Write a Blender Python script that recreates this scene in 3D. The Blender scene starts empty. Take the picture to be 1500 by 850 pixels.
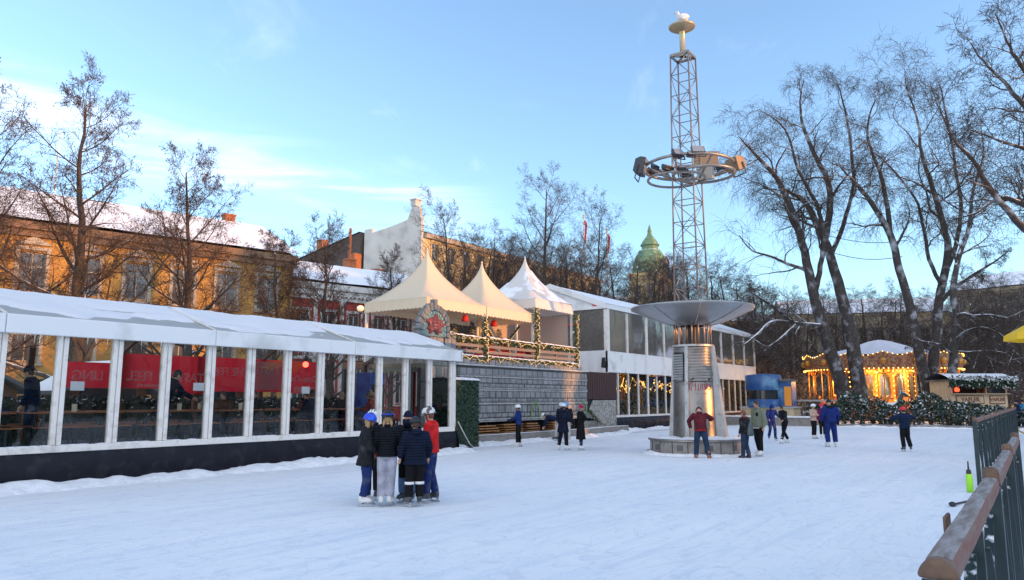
import bpy, math, random
from mathutils import Vector, Matrix, noise
R = math.radians
PI = math.pi
SC = bpy.context.scene
COL = SC.collection
# ------------------------------------------------------------------ camera
HC, TILT, YAW, FPX = 1.75, math.atan(160/1100), R(35.4), 1100.0
cd = bpy.data.cameras.new('camera'); cam = bpy.data.objects.new('camera', cd); COL.objects.link(cam)
cam.location = (0, 0, HC); cam.rotation_euler = (PI/2+TILT, 0, YAW-PI/2)
cd.sensor_width = 36; cd.lens = FPX/1500*36; cd.clip_start = .1; cd.clip_end = 5000
SC.camera = cam

def at(u, v, Y):
    """world point seen in the photograph at (u, v) when it stands Y metres ahead"""
    x = (u-750)/FPX; y = (425-v)/FPX
    f = math.cos(TILT)-y*math.sin(TILT); z = math.sin(TILT)+y*math.cos(TILT); s = Y/f
    return Vector((Y*math.cos(YAW)+x*s*math.sin(YAW), Y*math.sin(YAW)-x*s*math.cos(YAW), HC+z*s))

# ------------------------------------------------------------------ mesh helpers
class MB:
    def __init__(s): s.v = []; s.f = []; s.m = []; s.cur = 0
    def add(s, pts): i = len(s.v); s.v.extend([tuple(p) for p in pts]); return i
    def face(s, idx): s.f.append(tuple(idx)); s.m.append(s.cur)
    def poly(s, pts): i = s.add(pts); s.face(range(i, i+len(pts)))
    def box(s, x0, x1, y0, y1, z0, z1):
        i = s.add([(x0,y0,z0),(x1,y0,z0),(x1,y1,z0),(x0,y1,z0),(x0,y0,z1),(x1,y0,z1),(x1,y1,z1),(x0,y1,z1)])
        for q in ((3,2,1,0),(4,5,6,7),(0,1,5,4),(1,2,6,5),(2,3,7,6),(3,0,4,7)): s.face([i+k for k in q])
    def obox(s, c, size, rz=0, rx=0, ry=0):
        m = Matrix.Rotation(rz,3,'Z') @ Matrix.Rotation(rx,3,'X') @ Matrix.Rotation(ry,3,'Y'); hx,hy,hz = (k/2 for k in size); c = Vector(c)
        i = s.add([c+m@Vector(p) for p in ((-hx,-hy,-hz),(hx,-hy,-hz),(hx,hy,-hz),(-hx,hy,-hz),(-hx,-hy,hz),(hx,-hy,hz),(hx,hy,hz),(-hx,hy,hz))])
        for q in ((3,2,1,0),(4,5,6,7),(0,1,5,4),(1,2,6,5),(2,3,7,6),(3,0,4,7)): s.face([i+k for k in q])
    def bar(s, p, q, w, h=None, up=(0,0,1)):
        h = h or w; p, q = Vector(p), Vector(q); d = (q-p).normalized(); u = Vector(up)
        if abs(d.dot(u)) > .98: u = Vector((1,0,0))
        a = d.cross(u).normalized()*w/2; b = a.cross(d).normalized()*h/2
        i = s.add([p-a-b,p+a-b,p+a+b,p-a+b,q-a-b,q+a-b,q+a+b,q-a+b])
        for f in ((0,1,2,3),(7,6,5,4),(1,0,4,5),(2,1,5,6),(3,2,6,7),(0,3,7,4)): s.face([i+k for k in f])
    def rings(s, rs, closed=True, cap=True):
        n = len(rs[0]); base = [s.add(r) for r in rs]
        for a, b in zip(base, base[1:]):
            for k in range(n if closed else n-1):
                k2 = (k+1) % n; s.face((a+k, a+k2, b+k2, b+k))
        if cap and closed:
            s.face([base[0]+k for k in reversed(range(n))]); s.face([base[-1]+k for k in range(n)])
    def tube(s, pts, rad, n=6, cap=True):
        pts = [Vector(p) for p in pts]; rs = []
        if not hasattr(rad, '__len__'): rad = [rad]*len(pts)
        ref = None
        for i, p in enumerate(pts):
            d = (pts[min(i+1,len(pts)-1)]-pts[max(i-1,0)])
            if d.length < 1e-9: d = Vector((0,0,1))
            d.normalize()
            if ref is None: ref = Vector((1,0,0)) if abs(d.x) < .8 else Vector((0,1,0))
            a = (ref-d*ref.dot(d)).normalized(); b = d.cross(a); ref = a; r = rad[i]
            rs.append([p+a*(r*math.cos(2*PI*k/n))+b*(r*math.sin(2*PI*k/n)) for k in range(n)])
        s.rings(rs, True, cap)
    def lathe(s, prof, n=24, c=(0,0,0), cap=False):
        c = Vector(c)
        s.rings([[c+Vector((r*math.cos(2*PI*k/n), r*math.sin(2*PI*k/n), z)) for k in range(n)] for r, z in prof], True, cap)
    def ell(s, c, r, nu=12, nv=8, m=None, v0=0., v1=1.):
        c = Vector(c); rs = []
        for j in range(nv+1):
            t = PI*(v0+(v1-v0)*j/nv); rr = max(math.sin(t), 1e-3)
            ring = [Vector((r[0]*rr*math.cos(2*PI*k/nu), r[1]*rr*math.sin(2*PI*k/nu), -r[2]*math.cos(t))) for k in range(nu)]
            rs.append([c+(m@p if m else p) for p in ring])
        s.rings(rs, True, True)
    def torus(s, c, Rr, r, n=48, k=8, m=None, a0=0, a1=2*PI):
        c = Vector(c); full = abs(a1-a0-2*PI) < 1e-6; pts = []
        for i in range(n+1):
            a = a0+(a1-a0)*i/n; p = Vector((Rr*math.cos(a), Rr*math.sin(a), 0)); pts.append(c+(m@p if m else p))
        s.tube(pts, r, k, not full)
    def build(s, name, mats, parent=None, smooth=False, world=True):
        me = bpy.data.meshes.new(name); me.from_pydata(s.v, [], s.f); me.validate(clean_customdata=False)
        mats = mats if isinstance(mats, (list, tuple)) else [mats]
        for m in mats: me.materials.append(m)
        if len(mats) > 1 and len(me.polygons) == len(s.m): me.polygons.foreach_set('material_index', s.m)
        if smooth: me.polygons.foreach_set('use_smooth', [True]*len(me.polygons))
        me.update()
        return link(name, me, parent, world)
def link(name, data, parent=None, world=True):
    o = bpy.data.objects.new(name, data); COL.objects.link(o)
    if parent:
        o.parent = parent
        if world and parent.parent is None: o.location = -parent.location
    return o
def tag(o, label, cat, group=None, kind=None):
    if label: o['label'] = label
    if cat: o['category'] = cat
    if group: o['group'] = group
    if kind: o['kind'] = kind
    return o
def thing(name, label, cat, loc=(0,0,0), rz=0, group=None):
    o = bpy.data.objects.new(name, None); COL.objects.link(o); o.empty_display_size = .2
    o.location = loc; o.rotation_euler = (0,0,rz)
    return tag(o, label, cat, group)
def structure(o): o['kind'] = 'structure'; return o
def kids(o): return [c for c in o.children]
CH = {}
def copy_tree(o, parent=None):
    c = o.copy(); COL.objects.link(c)
    if parent: c.parent = parent
    for k in list(o.children): copy_tree(k, c)
    return c
def words(t):
    return t
def put(proto, first, loc, rz=None, label=None, scale=None):
    """use the prototype itself the first time, then copies of it and its parts"""
    o = proto if first else copy_tree(proto)
    o.location = loc
    if rz is not None: o.rotation_euler[2] = rz
    if label: o['label'] = label
    if scale: o.scale = scale if hasattr(scale, '__len__') else (scale,)*3
    return o
def bevel(o, w=.01, seg=2):
    b = o.modifiers.new('bevel', 'BEVEL'); b.width = w; b.segments = seg; b.limit_method = 'ANGLE'; return o
def text_mesh(s, size, depth=.004, bold=0., shear=0., mirror=False, align='CENTER'):
    cu = bpy.data.curves.new('txt', 'FONT'); cu.body = s; cu.size = size; cu.extrude = depth; cu.offset = bold; cu.shear = shear
    cu.align_x = align; cu.align_y = 'CENTER'; cu.resolution_u = 3
    o = bpy.data.objects.new('txt', cu); COL.objects.link(o)
    me = bpy.data.meshes.new_from_object(o.evaluated_get(bpy.context.evaluated_depsgraph_get()))
    bpy.data.objects.remove(o); bpy.data.curves.remove(cu)
    vs = [v.co.copy() for v in me.vertices]; fs = [tuple(p.vertices) for p in me.polygons]; bpy.data.meshes.remove(me)
    if mirror: vs = [Vector((-v.x, v.y, v.z)) for v in vs]; fs = [tuple(reversed(f)) for f in fs]
    return vs, fs
def add_text(mb, s, size, c, right, up, **k):
    vs, fs = text_mesh(s, size, **k); r, u, c = Vector(right).normalized(), Vector(up).normalized(), Vector(c); n = r.cross(u)
    i = mb.add([c+r*v.x+u*v.y+n*v.z for v in vs])
    for f in fs: mb.face([i+q for q in f])
def nz(x, y, z=0., sc=1.): return noise.noise(Vector((x*sc, y*sc, z*sc)))

# ------------------------------------------------------------------ materials
MATS = {}
def M(name, col, rough=.6, metal=0., col2=None, scale=3., detail=4., bump=0., bscale=30., snow=0., thr=.45, sscale=6., spec=.5, emit=None, estr=0., stretch=None, alpha=1., wave=None, sheen=0., coords='Object', mixlo=.35, mixhi=.65, dirt=None, dscale=2.):
    m = bpy.data.materials.new(name); m.use_nodes = True; nt = m.node_tree; N = nt.nodes; L = nt.links
    b = N['Principled BSDF']; b.inputs['Roughness'].default_value = rough; b.inputs['Metallic'].default_value = metal
    b.inputs['Specular IOR Level'].default_value = spec
    b.inputs['Base Color'].default_value = (*col, 1); tc = N.new('ShaderNodeTexCoord'); co = tc.outputs[coords]
    mp = N.new('ShaderNodeMapping'); L.new(co, mp.inputs[0]); co = mp.outputs[0]
    if stretch: mp.inputs['Scale'].default_value = stretch
    csock = None
    if col2:
        t = N.new('ShaderNodeTexNoise'); t.inputs['Scale'].default_value = scale; t.inputs['Detail'].default_value = detail; L.new(co, t.inputs[0])
        r = N.new('ShaderNodeValToRGB'); L.new(t.outputs[0], r.inputs[0]); r.color_ramp.elements[0].position = mixlo; r.color_ramp.elements[1].position = mixhi
        r.color_ramp.elements[0].color = (*col,1); r.color_ramp.elements[1].color = (*col2,1); csock = r.outputs[0]
    if dirt:
        t = N.new('ShaderNodeTexNoise'); t.inputs['Scale'].default_value = dscale; t.inputs['Detail'].default_value = 8; L.new(co, t.inputs[0])
        r = N.new('ShaderNodeMapRange'); r.inputs[1].default_value = .52; r.inputs[2].default_value = .75; L.new(t.outputs[0], r.inputs[0])
        mx = N.new('ShaderNodeMix'); mx.data_type = 'RGBA'; L.new(r.outputs[0], mx.inputs[0]); mx.inputs[7].default_value = (*dirt,1)
        if csock: L.new(csock, mx.inputs[6])
        else: mx.inputs[6].default_value = (*col,1)
        csock = mx.outputs[2]
    bsock = None
    if bump:
        t = N.new('ShaderNodeTexNoise'); t.inputs['Scale'].default_value = bscale; t.inputs['Detail'].default_value = 5; L.new(co, t.inputs[0]); bsock = t.outputs[0]
    if wave:   # (scale, strength, axis) - real ridges: quilting, corrugation, planks
        t = N.new('ShaderNodeTexWave'); t.bands_direction = wave[2]; t.inputs['Scale'].default_value = wave[0]; t.inputs['Distortion'].default_value = wave[3] if len(wave) > 3 else .6; t.inputs['Detail'].default_value = 1.5
        L.new(tc.outputs['Object'], t.inputs[0])
        if bsock:
            a = N.new('ShaderNodeMath'); a.operation = 'MULTIPLY_ADD'; L.new(t.outputs[1], a.inputs[0]); a.inputs[1].default_value = wave[1]; L.new(bsock, a.inputs[2]); bsock = a.outputs[0]
        else: bsock = t.outputs[1]; bump = wave[1]
    if bsock:
        bp = N.new('ShaderNodeBump'); bp.inputs['Strength'].default_value = min(bump,1.); bp.inputs['Distance'].default_value = .03*max(1.,bump); L.new(bsock, bp.inputs['Height']); L.new(bp.outputs[0], b.inputs['Normal'])
    if snow:
        g = N.new('ShaderNodeNewGeometry'); sp = N.new('ShaderNodeSeparateXYZ'); L.new(g.outputs['Normal'], sp.inputs[0])
        t = N.new('ShaderNodeTexNoise'); t.inputs['Scale'].default_value = sscale; t.inputs['Detail'].default_value = 4; L.new(tc.outputs['Object'], t.inputs[0])
        a = N.new('ShaderNodeMath'); a.operation = 'MULTIPLY_ADD'; L.new(t.outputs[0], a.inputs[0]); a.inputs[1].default_value = 1.2; a.inputs[2].default_value = -.6
        a2 = N.new('ShaderNodeMath'); a2.operation = 'ADD'; L.new(a.outputs[0], a2.inputs[0]); L.new(sp.outputs[2], a2.inputs[1])
        r = N.new('ShaderNodeMapRange'); r.inputs[1].default_value = thr; r.inputs[2].default_value = thr+.15; r.inputs[4].default_value = snow; L.new(a2.outputs[0], r.inputs[0])
        mx = N.new('ShaderNodeMix'); mx.data_type = 'RGBA'; L.new(r.outputs[0], mx.inputs[0]); mx.inputs[7].default_value = (.8,.82,.85,1)
        if csock: L.new(csock, mx.inputs[6])
        else: mx.inputs[6].default_value = (*col,1)
        csock = mx.outputs[2]
    if csock: L.new(csock, b.inputs['Base Color'])
    if emit: b.inputs['Emission Color'].default_value = (*emit,1); b.inputs['Emission Strength'].default_value = estr
    if sheen: b.inputs['Sheen Weight'].default_value = sheen
    MATS[name] = m; return m
def glass(name, tint, refl=.06, rough=.02, ior=1.5, haze=0., hazecol=(.5,.5,.5)):
    m = bpy.data.materials.new(name); m.use_nodes = True; nt = m.node_tree; N = nt.nodes; L = nt.links; N.clear()
    out = N.new('ShaderNodeOutputMaterial'); tr = N.new('ShaderNodeBsdfTransparent'); tr.inputs[0].default_value = (*tint,1)
    gl = N.new('ShaderNodeBsdfGlossy'); gl.inputs['Roughness'].default_value = rough; fr = N.new('ShaderNodeFresnel'); fr.inputs[0].default_value = ior
    t = N.new('ShaderNodeTexNoise'); t.inputs['Scale'].default_value = 1.3; tc = N.new('ShaderNodeTexCoord'); L.new(tc.outputs['Object'], t.inputs[0])
    bp = N.new('ShaderNodeBump'); bp.inputs['Strength'].default_value = .12; bp.inputs['Distance'].default_value = .05; L.new(t.outputs[0], bp.inputs['Height']); L.new(bp.outputs[0], gl.inputs['Normal'])
    a = N.new('ShaderNodeMath'); a.operation = 'ADD'; a.use_clamp = True; L.new(fr.outputs[0], a.inputs[0]); a.inputs[1].default_value = refl
    mx = N.new('ShaderNodeMixShader'); L.new(a.outputs[0], mx.inputs[0]); L.new(tr.outputs[0], mx.inputs[1]); L.new(gl.outputs[0], mx.inputs[2]); o = mx.outputs[0]
    if haze:
        d = N.new('ShaderNodeBsdfDiffuse'); d.inputs[0].default_value = (*hazecol,1); m2 = N.new('ShaderNodeMixShader'); m2.inputs[0].default_value = haze
        L.new(o, m2.inputs[1]); L.new(d.outputs[0], m2.inputs[2]); o = m2.outputs[0]
    L.new(o, out.inputs[0]); MATS[name] = m; return m
def brick(name, c1, c2, mortar, scale, bw=.5, rh=.25, msize=.02, bump=.6, rough=.8, dirt=None, rot=(R(90),0,0), off=.5):
    m = M(name, c1, rough); nt = m.node_tree; N = nt.nodes; L = nt.links; b = N['Principled BSDF']; tc = N.new('ShaderNodeTexCoord'); mp = N.new('ShaderNodeMapping')
    mp.inputs['Rotation'].default_value = rot; L.new(tc.outputs['Object'], mp.inputs[0])
    t = N.new('ShaderNodeTexBrick'); t.offset = off; t.inputs['Scale'].default_value = scale; t.inputs['Brick Width'].default_value = bw; t.inputs['Row Height'].default_value = rh; t.inputs['Mortar Size'].default_value = msize
    t.inputs['Color1'].default_value = (*c1,1); t.inputs['Color2'].default_value = (*c2,1); t.inputs['Mortar'].default_value = (*mortar,1); L.new(mp.outputs[0], t.inputs[0])
    n = N.new('ShaderNodeTexNoise'); n.inputs['Scale'].default_value = 2.5; n.inputs['Detail'].default_value = 8; L.new(tc.outputs['Object'], n.inputs[0])
    mx = N.new('ShaderNodeMix'); mx.data_type = 'RGBA'; mx.blend_type = 'MULTIPLY'; mx.inputs[0].default_value = .6; L.new(t.outputs[0], mx.inputs[6])
    cr = N.new('ShaderNodeValToRGB'); L.new(n.outputs[0], cr.inputs[0]); cr.color_ramp.elements[0].position = .3; cr.color_ramp.elements[1].position = .7; cr.color_ramp.elements[0].color = (.5,.5,.5,1); L.new(cr.outputs[0], mx.inputs[7]); L.new(mx.outputs[2], b.inputs['Base Color'])
    bp = N.new('ShaderNodeBump'); bp.inputs['Strength'].default_value = bump; bp.inputs['Distance'].default_value = .03; bp.invert = True; L.new(t.outputs['Fac'], bp.inputs['Height']); L.new(bp.outputs[0], b.inputs['Normal'])
    return m

def thin_cloth(name, col, tcol, frac=.5, rough=.6):
    m = M(name, col, rough); nt = m.node_tree; N = nt.nodes; L = nt.links; tr = N.new('ShaderNodeBsdfTranslucent'); tr.inputs[0].default_value = (*tcol,1)
    mx = N.new('ShaderNodeMixShader'); mx.inputs[0].default_value = frac; L.new(N['Principled BSDF'].outputs[0], mx.inputs[1]); L.new(tr.outputs[0], mx.inputs[2]); L.new(mx.outputs[0], N['Material Output'].inputs[0]); return m
WHITE = M('white_fabric', (.74,.74,.73), .55, dirt=(.5,.5,.47), dscale=1.2, bump=.15, bscale=2.5)
WHITEF = M('white_frame', (.74,.69,.63), .45, dirt=(.52,.46,.40), dscale=5)
SNOW = M('snow', (.82,.84,.87), .75, col2=(.74,.77,.82), scale=2., bump=.5, bscale=9, spec=.25)
SNOWY = M('rough_snow', (.84,.85,.87), .8, col2=(.68,.70,.74), scale=5., bump=1., bscale=18, spec=.2)
BARK = M('bark', (.045,.034,.028), .9, col2=(.085,.066,.052), scale=8, bump=.7, bscale=25, snow=.95, thr=.62, sscale=3.)
BARKR = M('bark_frosted', (.032,.026,.024), .9, col2=(.07,.056,.05), scale=7, bump=.8, bscale=18, snow=.95, thr=.5, sscale=2.2, dirt=(.42,.44,.48), dscale=1.5)
TWIG = M('twig', (.05,.036,.028), .9, snow=.8, thr=.75, sscale=9)
TWIGR = M('twig_brown', (.06,.038,.028), .9, snow=.7, thr=.85, sscale=9)
SEED = M('dry_seed_leaves', (.075,.042,.025), .9, col2=(.13,.07,.035), scale=20)
BLACKT = M('black_tarpaulin', (.009,.009,.014), .42, col2=(.014,.014,.02), scale=2, bump=.9, bscale=2.2, dirt=(.03,.03,.036), dscale=3.5, spec=.14)
METAL = M('dull_steel', (.30,.29,.28), .42, .85, col2=(.42,.40,.38), scale=4, bump=.05)
METALP = M('painted_steel', (.36,.36,.36), .45, .3, col2=(.46,.45,.44), scale=3, dirt=(.22,.2,.18), dscale=6)
DARKM = M('dark_metal', (.035,.035,.038), .5, .4)
GREENM = M('dark_green_paint', (.012,.028,.028), .45, .2, snow=.8, thr=.7, sscale=14)
WOODO = M('orange_wood', (.36,.13,.04), .5, col2=(.26,.09,.03), scale=6, stretch=(1,8,8))
WOODB = M('brown_wood', (.16,.07,.03), .6, col2=(.10,.045,.022), scale=6, stretch=(1,8,8))
# ------------------------------------------------------------------ world, sun
SUN_EL, SUN_AZ = R(7.0), R(-75)          # azimuth from +X
wd = bpy.data.worlds.new('World'); SC.world = wd; wd.use_nodes = True
nt = wd.node_tree; N = nt.nodes; L = nt.links; bg = N['Background']
sky = N.new('ShaderNodeTexSky'); sky.sky_type = 'NISHITA'; sky.sun_disc = False; sky.sun_elevation = SUN_EL; sky.sun_rotation = PI/2-SUN_AZ
sky.air_density = 1.0; sky.dust_density = 0.; sky.ozone_density = 3.5; sky.altitude = 50
tc = N.new('ShaderNodeTexCoord')
rot = N.new('ShaderNodeMapping'); rot.vector_type = 'POINT'; rot.inputs['Rotation'].default_value = (0,0,-YAW); L.new(tc.outputs['Generated'], rot.inputs[0])
sp = N.new('ShaderNodeSeparateXYZ'); L.new(rot.outputs[0], sp.inputs[0])
def math_(op, a, b=None, c=None, clamp=False):
    n = N.new('ShaderNodeMath'); n.operation = op; n.use_clamp = clamp
    for i, x in enumerate((a, b, c)):
        if x is None: continue
        if isinstance(x, (int, float)): n.inputs[i].default_value = x
        else: L.new(x, n.inputs[i])
    return n.outputs[0]
# high thin cirrus: streaks in a sheet far overhead, seen in perspective
den = math_('ADD', math_('MAXIMUM', sp.outputs[2], .0), .06)
cx = math_('DIVIDE', sp.outputs[0], den); cy = math_('DIVIDE', sp.outputs[1], den)
cb = N.new('ShaderNodeCombineXYZ'); L.new(cx, cb.inputs[0]); L.new(cy, cb.inputs[1])
def cloud(scale, loc, rz, stretch, lo, hi, det=6):
    mp = N.new('ShaderNodeMapping'); mp.inputs['Location'].default_value = loc; mp.inputs['Rotation'].default_value = (0,0,rz); mp.inputs['Scale'].default_value = stretch
    L.new(cb.outputs[0], mp.inputs[0]); t = N.new('ShaderNodeTexNoise'); t.inputs['Scale'].default_value = scale; t.inputs['Detail'].default_value = det; t.inputs['Roughness'].default_value = .62; t.inputs['Distortion'].default_value = .5
    L.new(mp.outputs[0], t.inputs[0]); r = N.new('ShaderNodeMapRange'); r.interpolation_type = 'SMOOTHSTEP'; r.inputs[1].default_value = lo; r.inputs[2].default_value = hi; L.new(t.outputs[0], r.inputs[0]); return r.outputs[0]
streak = cloud(1.1, (3.1,1.7,0), R(22), (.55,2.2,1), .42, .72)
cb2 = N.new('ShaderNodeCombineXYZ'); L.new(math_('ARCTAN2', sp.outputs[1], sp.outputs[0]), cb2.inputs[0]); L.new(sp.outputs[2], cb2.inputs[1])
mpw = N.new('ShaderNodeMapping'); mpw.inputs['Rotation'].default_value = (0,0,R(-8)); mpw.inputs['Scale'].default_value = (3.2,26,1); L.new(cb2.outputs[0], mpw.inputs[0])
tw_ = N.new('ShaderNodeTexNoise'); tw_.inputs['Scale'].default_value = 1.; tw_.inputs['Detail'].default_value = 6; tw_.inputs['Roughness'].default_value = .6; tw_.inputs['Distortion'].default_value = .8; L.new(mpw.outputs[0], tw_.inputs[0])
rw = N.new('ShaderNodeMapRange'); rw.interpolation_type = 'SMOOTHSTEP'; rw.inputs[1].default_value = .36; rw.inputs[2].default_value = .68; L.new(tw_.outputs[0], rw.inputs[0]); wisps = rw.outputs[0]
# the bank on the left of the view: a band in elevation that sinks towards the right
az = math_('ARCTAN2', sp.outputs[1], sp.outputs[0])          # + left
band_c = math_('MULTIPLY_ADD', az, .13, .235)
bd = math_('ABSOLUTE', math_('SUBTRACT', sp.outputs[2], band_c))
bm = N.new('ShaderNodeMapRange'); bm.interpolation_type = 'SMOOTHSTEP'; bm.inputs[1].default_value = .0; bm.inputs[2].default_value = .065; bm.inputs[3].default_value = 1; bm.inputs[4].default_value = 0; L.new(bd, bm.inputs[0])
br = N.new('ShaderNodeMapRange'); br.interpolation_type = 'SMOOTHSTEP'; br.inputs[1].default_value = -.02; br.inputs[2].default_value = .14; L.new(az, br.inputs[0])
bank = math_('MULTIPLY', math_('MULTIPLY', bm.outputs[0], br.outputs[0]), math_('MULTIPLY_ADD', wisps, .9, .10))
puff = math_('MULTIPLY', cloud(2.2, (7.3,2.2,0), R(20), (.7,1.6,1), .56, .8), .06)
south = N.new('ShaderNodeMapRange'); south.interpolation_type = 'SMOOTHSTEP'; south.inputs[1].default_value = .25; south.inputs[2].default_value = -.55; L.new(sp.outputs[0], south.inputs[0])   # unseen cloud sheet added behind the photographer to neutralise the blue skylight
sheet = math_('MULTIPLY', south.outputs[0], math_('MULTIPLY_ADD', streak, .22, .26))
cf0 = math_('ADD', math_('MULTIPLY', bank, .19), puff, None, True); cf = math_('MAXIMUM', cf0, sheet)
hs = N.new('ShaderNodeHueSaturation'); hs.inputs['Saturation'].default_value = .84; hs.inputs['Hue'].default_value = .498; L.new(sky.outputs[0], hs.inputs['Color'])
mx = N.new('ShaderNodeMix'); mx.data_type = 'RGBA'; L.new(cf, mx.inputs[0]); L.new(hs.outputs[0], mx.inputs[6]); mx.inputs[7].default_value = (6.6,6.1,5.9,1)
L.new(mx.outputs[2], bg.inputs[0]); bg.inputs[1].default_value = .13
sd = bpy.data.lights.new('sun', 'SUN'); so = bpy.data.objects.new('sun', sd); COL.objects.link(so)
sd.energy = 2.0; sd.angle = R(.55); sd.color = (.62,.255,.05)
S = Vector((math.cos(SUN_EL)*math.cos(SUN_AZ), math.cos(SUN_EL)*math.sin(SUN_AZ), math.sin(SUN_EL)))
so.rotation_euler = S.to_track_quat('Z','Y').to_euler(); so.location = S*200
SC.view_settings.view_transform = 'Standard'; SC.view_settings.look = 'None'; SC.view_settings.gamma = 1; SC.view_settings.use_curve_mapping = False
SC.view_settings.exposure = 2.1
SC.cycles.max_bounces = 7; SC.cycles.transparent_max_bounces = 16; SC.cycles.use_denoising = True; SC.cycles.sample_clamp_indirect = 4

# ------------------------------------------------------------------ ground and ice
GROUND = M('trampled_snow_ground', (.72,.74,.78), .85, col2=(.55,.56,.58), scale=.5, bump=.6, bscale=4, dirt=(.30,.28,.26), dscale=.35, spec=.2)
mb = MB(); mb.box(-600, 1400, -700, 1300, -.6, -.02)
structure(mb.build('ground', GROUND))
ICE = bpy.data.materials.new('ice'); ICE.use_nodes = True; nt = ICE.node_tree; N = nt.nodes; L = nt.links; b = N['Principled BSDF']
tc = N.new('ShaderNodeTexCoord')
def noi(scale, det=6, stretch=None, rz=0., dist=0., rough=.55):
    mp = N.new('ShaderNodeMapping'); L.new(tc.outputs['Object'], mp.inputs[0])
    if stretch: mp.inputs['Scale'].default_value = stretch
    mp.inputs['Rotation'].default_value = (0,0,rz)
    t = N.new('ShaderNodeTexNoise'); t.inputs['Scale'].default_value = scale; t.inputs['Detail'].default_value = det; t.inputs['Distortion'].default_value = dist; t.inputs['Roughness'].default_value = rough; L.new(mp.outputs[0], t.inputs[0]); return t.outputs[0]
big = noi(.22, 6, (1,1.6,1)); streaks = noi(1.5, 8, (.16,2.6,1), R(8), .6); fine = noi(5, 8, (.35,2,1), R(-16), 1.2, .7); foot = noi(3.2, 5, None, 0, .4); speck = noi(30, 4)
cr = N.new('ShaderNodeValToRGB'); L.new(big, cr.inputs[0]); e = cr.color_ramp.elements; e[0].position = .30; e[0].color = (.70,.76,.80,1); e[1].position = .70; e[1].color = (.82,.845,.86,1)
def mixc(fac, a, col, lo, hi, amt=1., blend='MIX'):
    r = N.new('ShaderNodeMapRange'); r.interpolation_type = 'SMOOTHSTEP'; r.inputs[1].default_value = lo; r.inputs[2].default_value = hi; r.inputs[4].default_value = amt; L.new(fac, r.inputs[0])
    m = N.new('ShaderNodeMix'); m.data_type = 'RGBA'; m.blend_type = blend; L.new(r.outputs[0], m.inputs[0]); L.new(a, m.inputs[6]); m.inputs[7].default_value = (*col,1); return m.outputs[2]
c = mixc(streaks, cr.outputs[0], (.58,.66,.75), .48, .72, .5)
c = mixc(fine, c, (.84,.86,.89), .54, .70, .75)
# skate cuts: thin curved scratches where a distorted noise crosses its mean
for sc_, rz_, st_ in ((.55, R(20), (.35,1.6,1)), (.8, R(-28), (.4,1.5,1)), (.5, R(70), (.5,1.4,1))):
    t = noi(sc_, 2, st_, rz_, 2.5); d = N.new('ShaderNodeMath'); d.operation = 'SUBTRACT'; L.new(t, d.inputs[0]); d.inputs[1].default_value = .5
    ab = N.new('ShaderNodeMath'); ab.operation = 'ABSOLUTE'; L.new(d.outputs[0], ab.inputs[0]); inv = N.new('ShaderNodeMath'); inv.operation = 'SUBTRACT'; inv.inputs[0].default_value = 1; L.new(ab.outputs[0], inv.inputs[1])
    c = mixc(inv.outputs[0], c, (.60,.66,.74), .990, .9985, .5)
c = mixc(foot, c, (.58,.61,.68), .56, .70, .5)
L.new(c, b.inputs['Base Color'])
rr = N.new('ShaderNodeMapRange'); L.new(fine, rr.inputs[0]); rr.inputs[1].default_value = .35; rr.inputs[2].default_value = .65; rr.inputs[3].default_value = .5; rr.inputs[4].default_value = .75; L.new(rr.outputs[0], b.inputs['Roughness']); b.inputs['Specular IOR Level'].default_value = .16
ad = N.new('ShaderNodeMath'); ad.operation = 'MULTIPLY_ADD'; L.new(fine, ad.inputs[0]); ad.inputs[1].default_value = .6; L.new(speck, ad.inputs[2])
ad2 = N.new('ShaderNodeMath'); ad2.operation = 'MULTIPLY_ADD'; L.new(foot, ad2.inputs[0]); ad2.inputs[1].default_value = 1.3; L.new(ad.outputs[0], ad2.inputs[2])
bp = N.new('ShaderNodeBump'); bp.inputs['Strength'].default_value = .5; bp.inputs['Distance'].default_value = .035; L.new(ad2.outputs[0], bp.inputs['Height']); L.new(bp.outputs[0], b.inputs['Normal'])
mb = MB(); mb.box(-45, 52.4, -.6, 17.7, -.2, 0)
structure(mb.build('ice_rink', ICE))

def bank(name, path, width, height, label, seed=0, step=.16, cols=9, taper=True):
    """a low ridge of scraped snow along a path (points on the ground)"""
    rn = random.Random(seed); pts = []
    for (a, b_) in zip(path, path[1:]):
        a, b_ = Vector((*a,0)), Vector((*b_,0)); n = max(1, int((b_-a).length/step))
        pts += [a.lerp(b_, i/n) for i in range(n)]
    pts.append(Vector((*path[-1],0))); mb = MB(); rows = []
    for i, p in enumerate(pts):
        d = (pts[min(i+1,len(pts)-1)]-pts[max(i-1,0)]).normalized(); nrm = Vector((-d.y,d.x,0)); row = []
        w = width*(1+.45*nz(p.x,p.y,seed,.7)+.25*nz(p.x,p.y,seed+5,3)); h = height*(1+.5*nz(p.x,p.y,seed+9,.6)+.5*nz(p.x,p.y,seed+3,2.5))
        for k in range(cols):
            t = k/(cols-1)*2-1; zz = h*max(0,1-abs(t)**1.6)*(1+.35*nz(p.x*3+t*2,p.y*3,seed+1,1.5))+.03*height*rn.random()
            row.append(p+nrm*(t*w/2)+Vector((rn.uniform(-.02,.02),rn.uniform(-.02,.02),zz-.015)))
        rows.append(row)
    mb.rings(rows, False, False)
    return tag(mb.build(name, SNOWY, None, True), label, 'snow bank', None, 'stuff')
bank('snow_bank', [(-40,16.25),(2,16.25),(8,16.2),(14,16.25),(20.2,16.3)], 1.0, .16, 'ridge of scraped snow along the foot of the long glazed marquee', 1)
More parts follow.
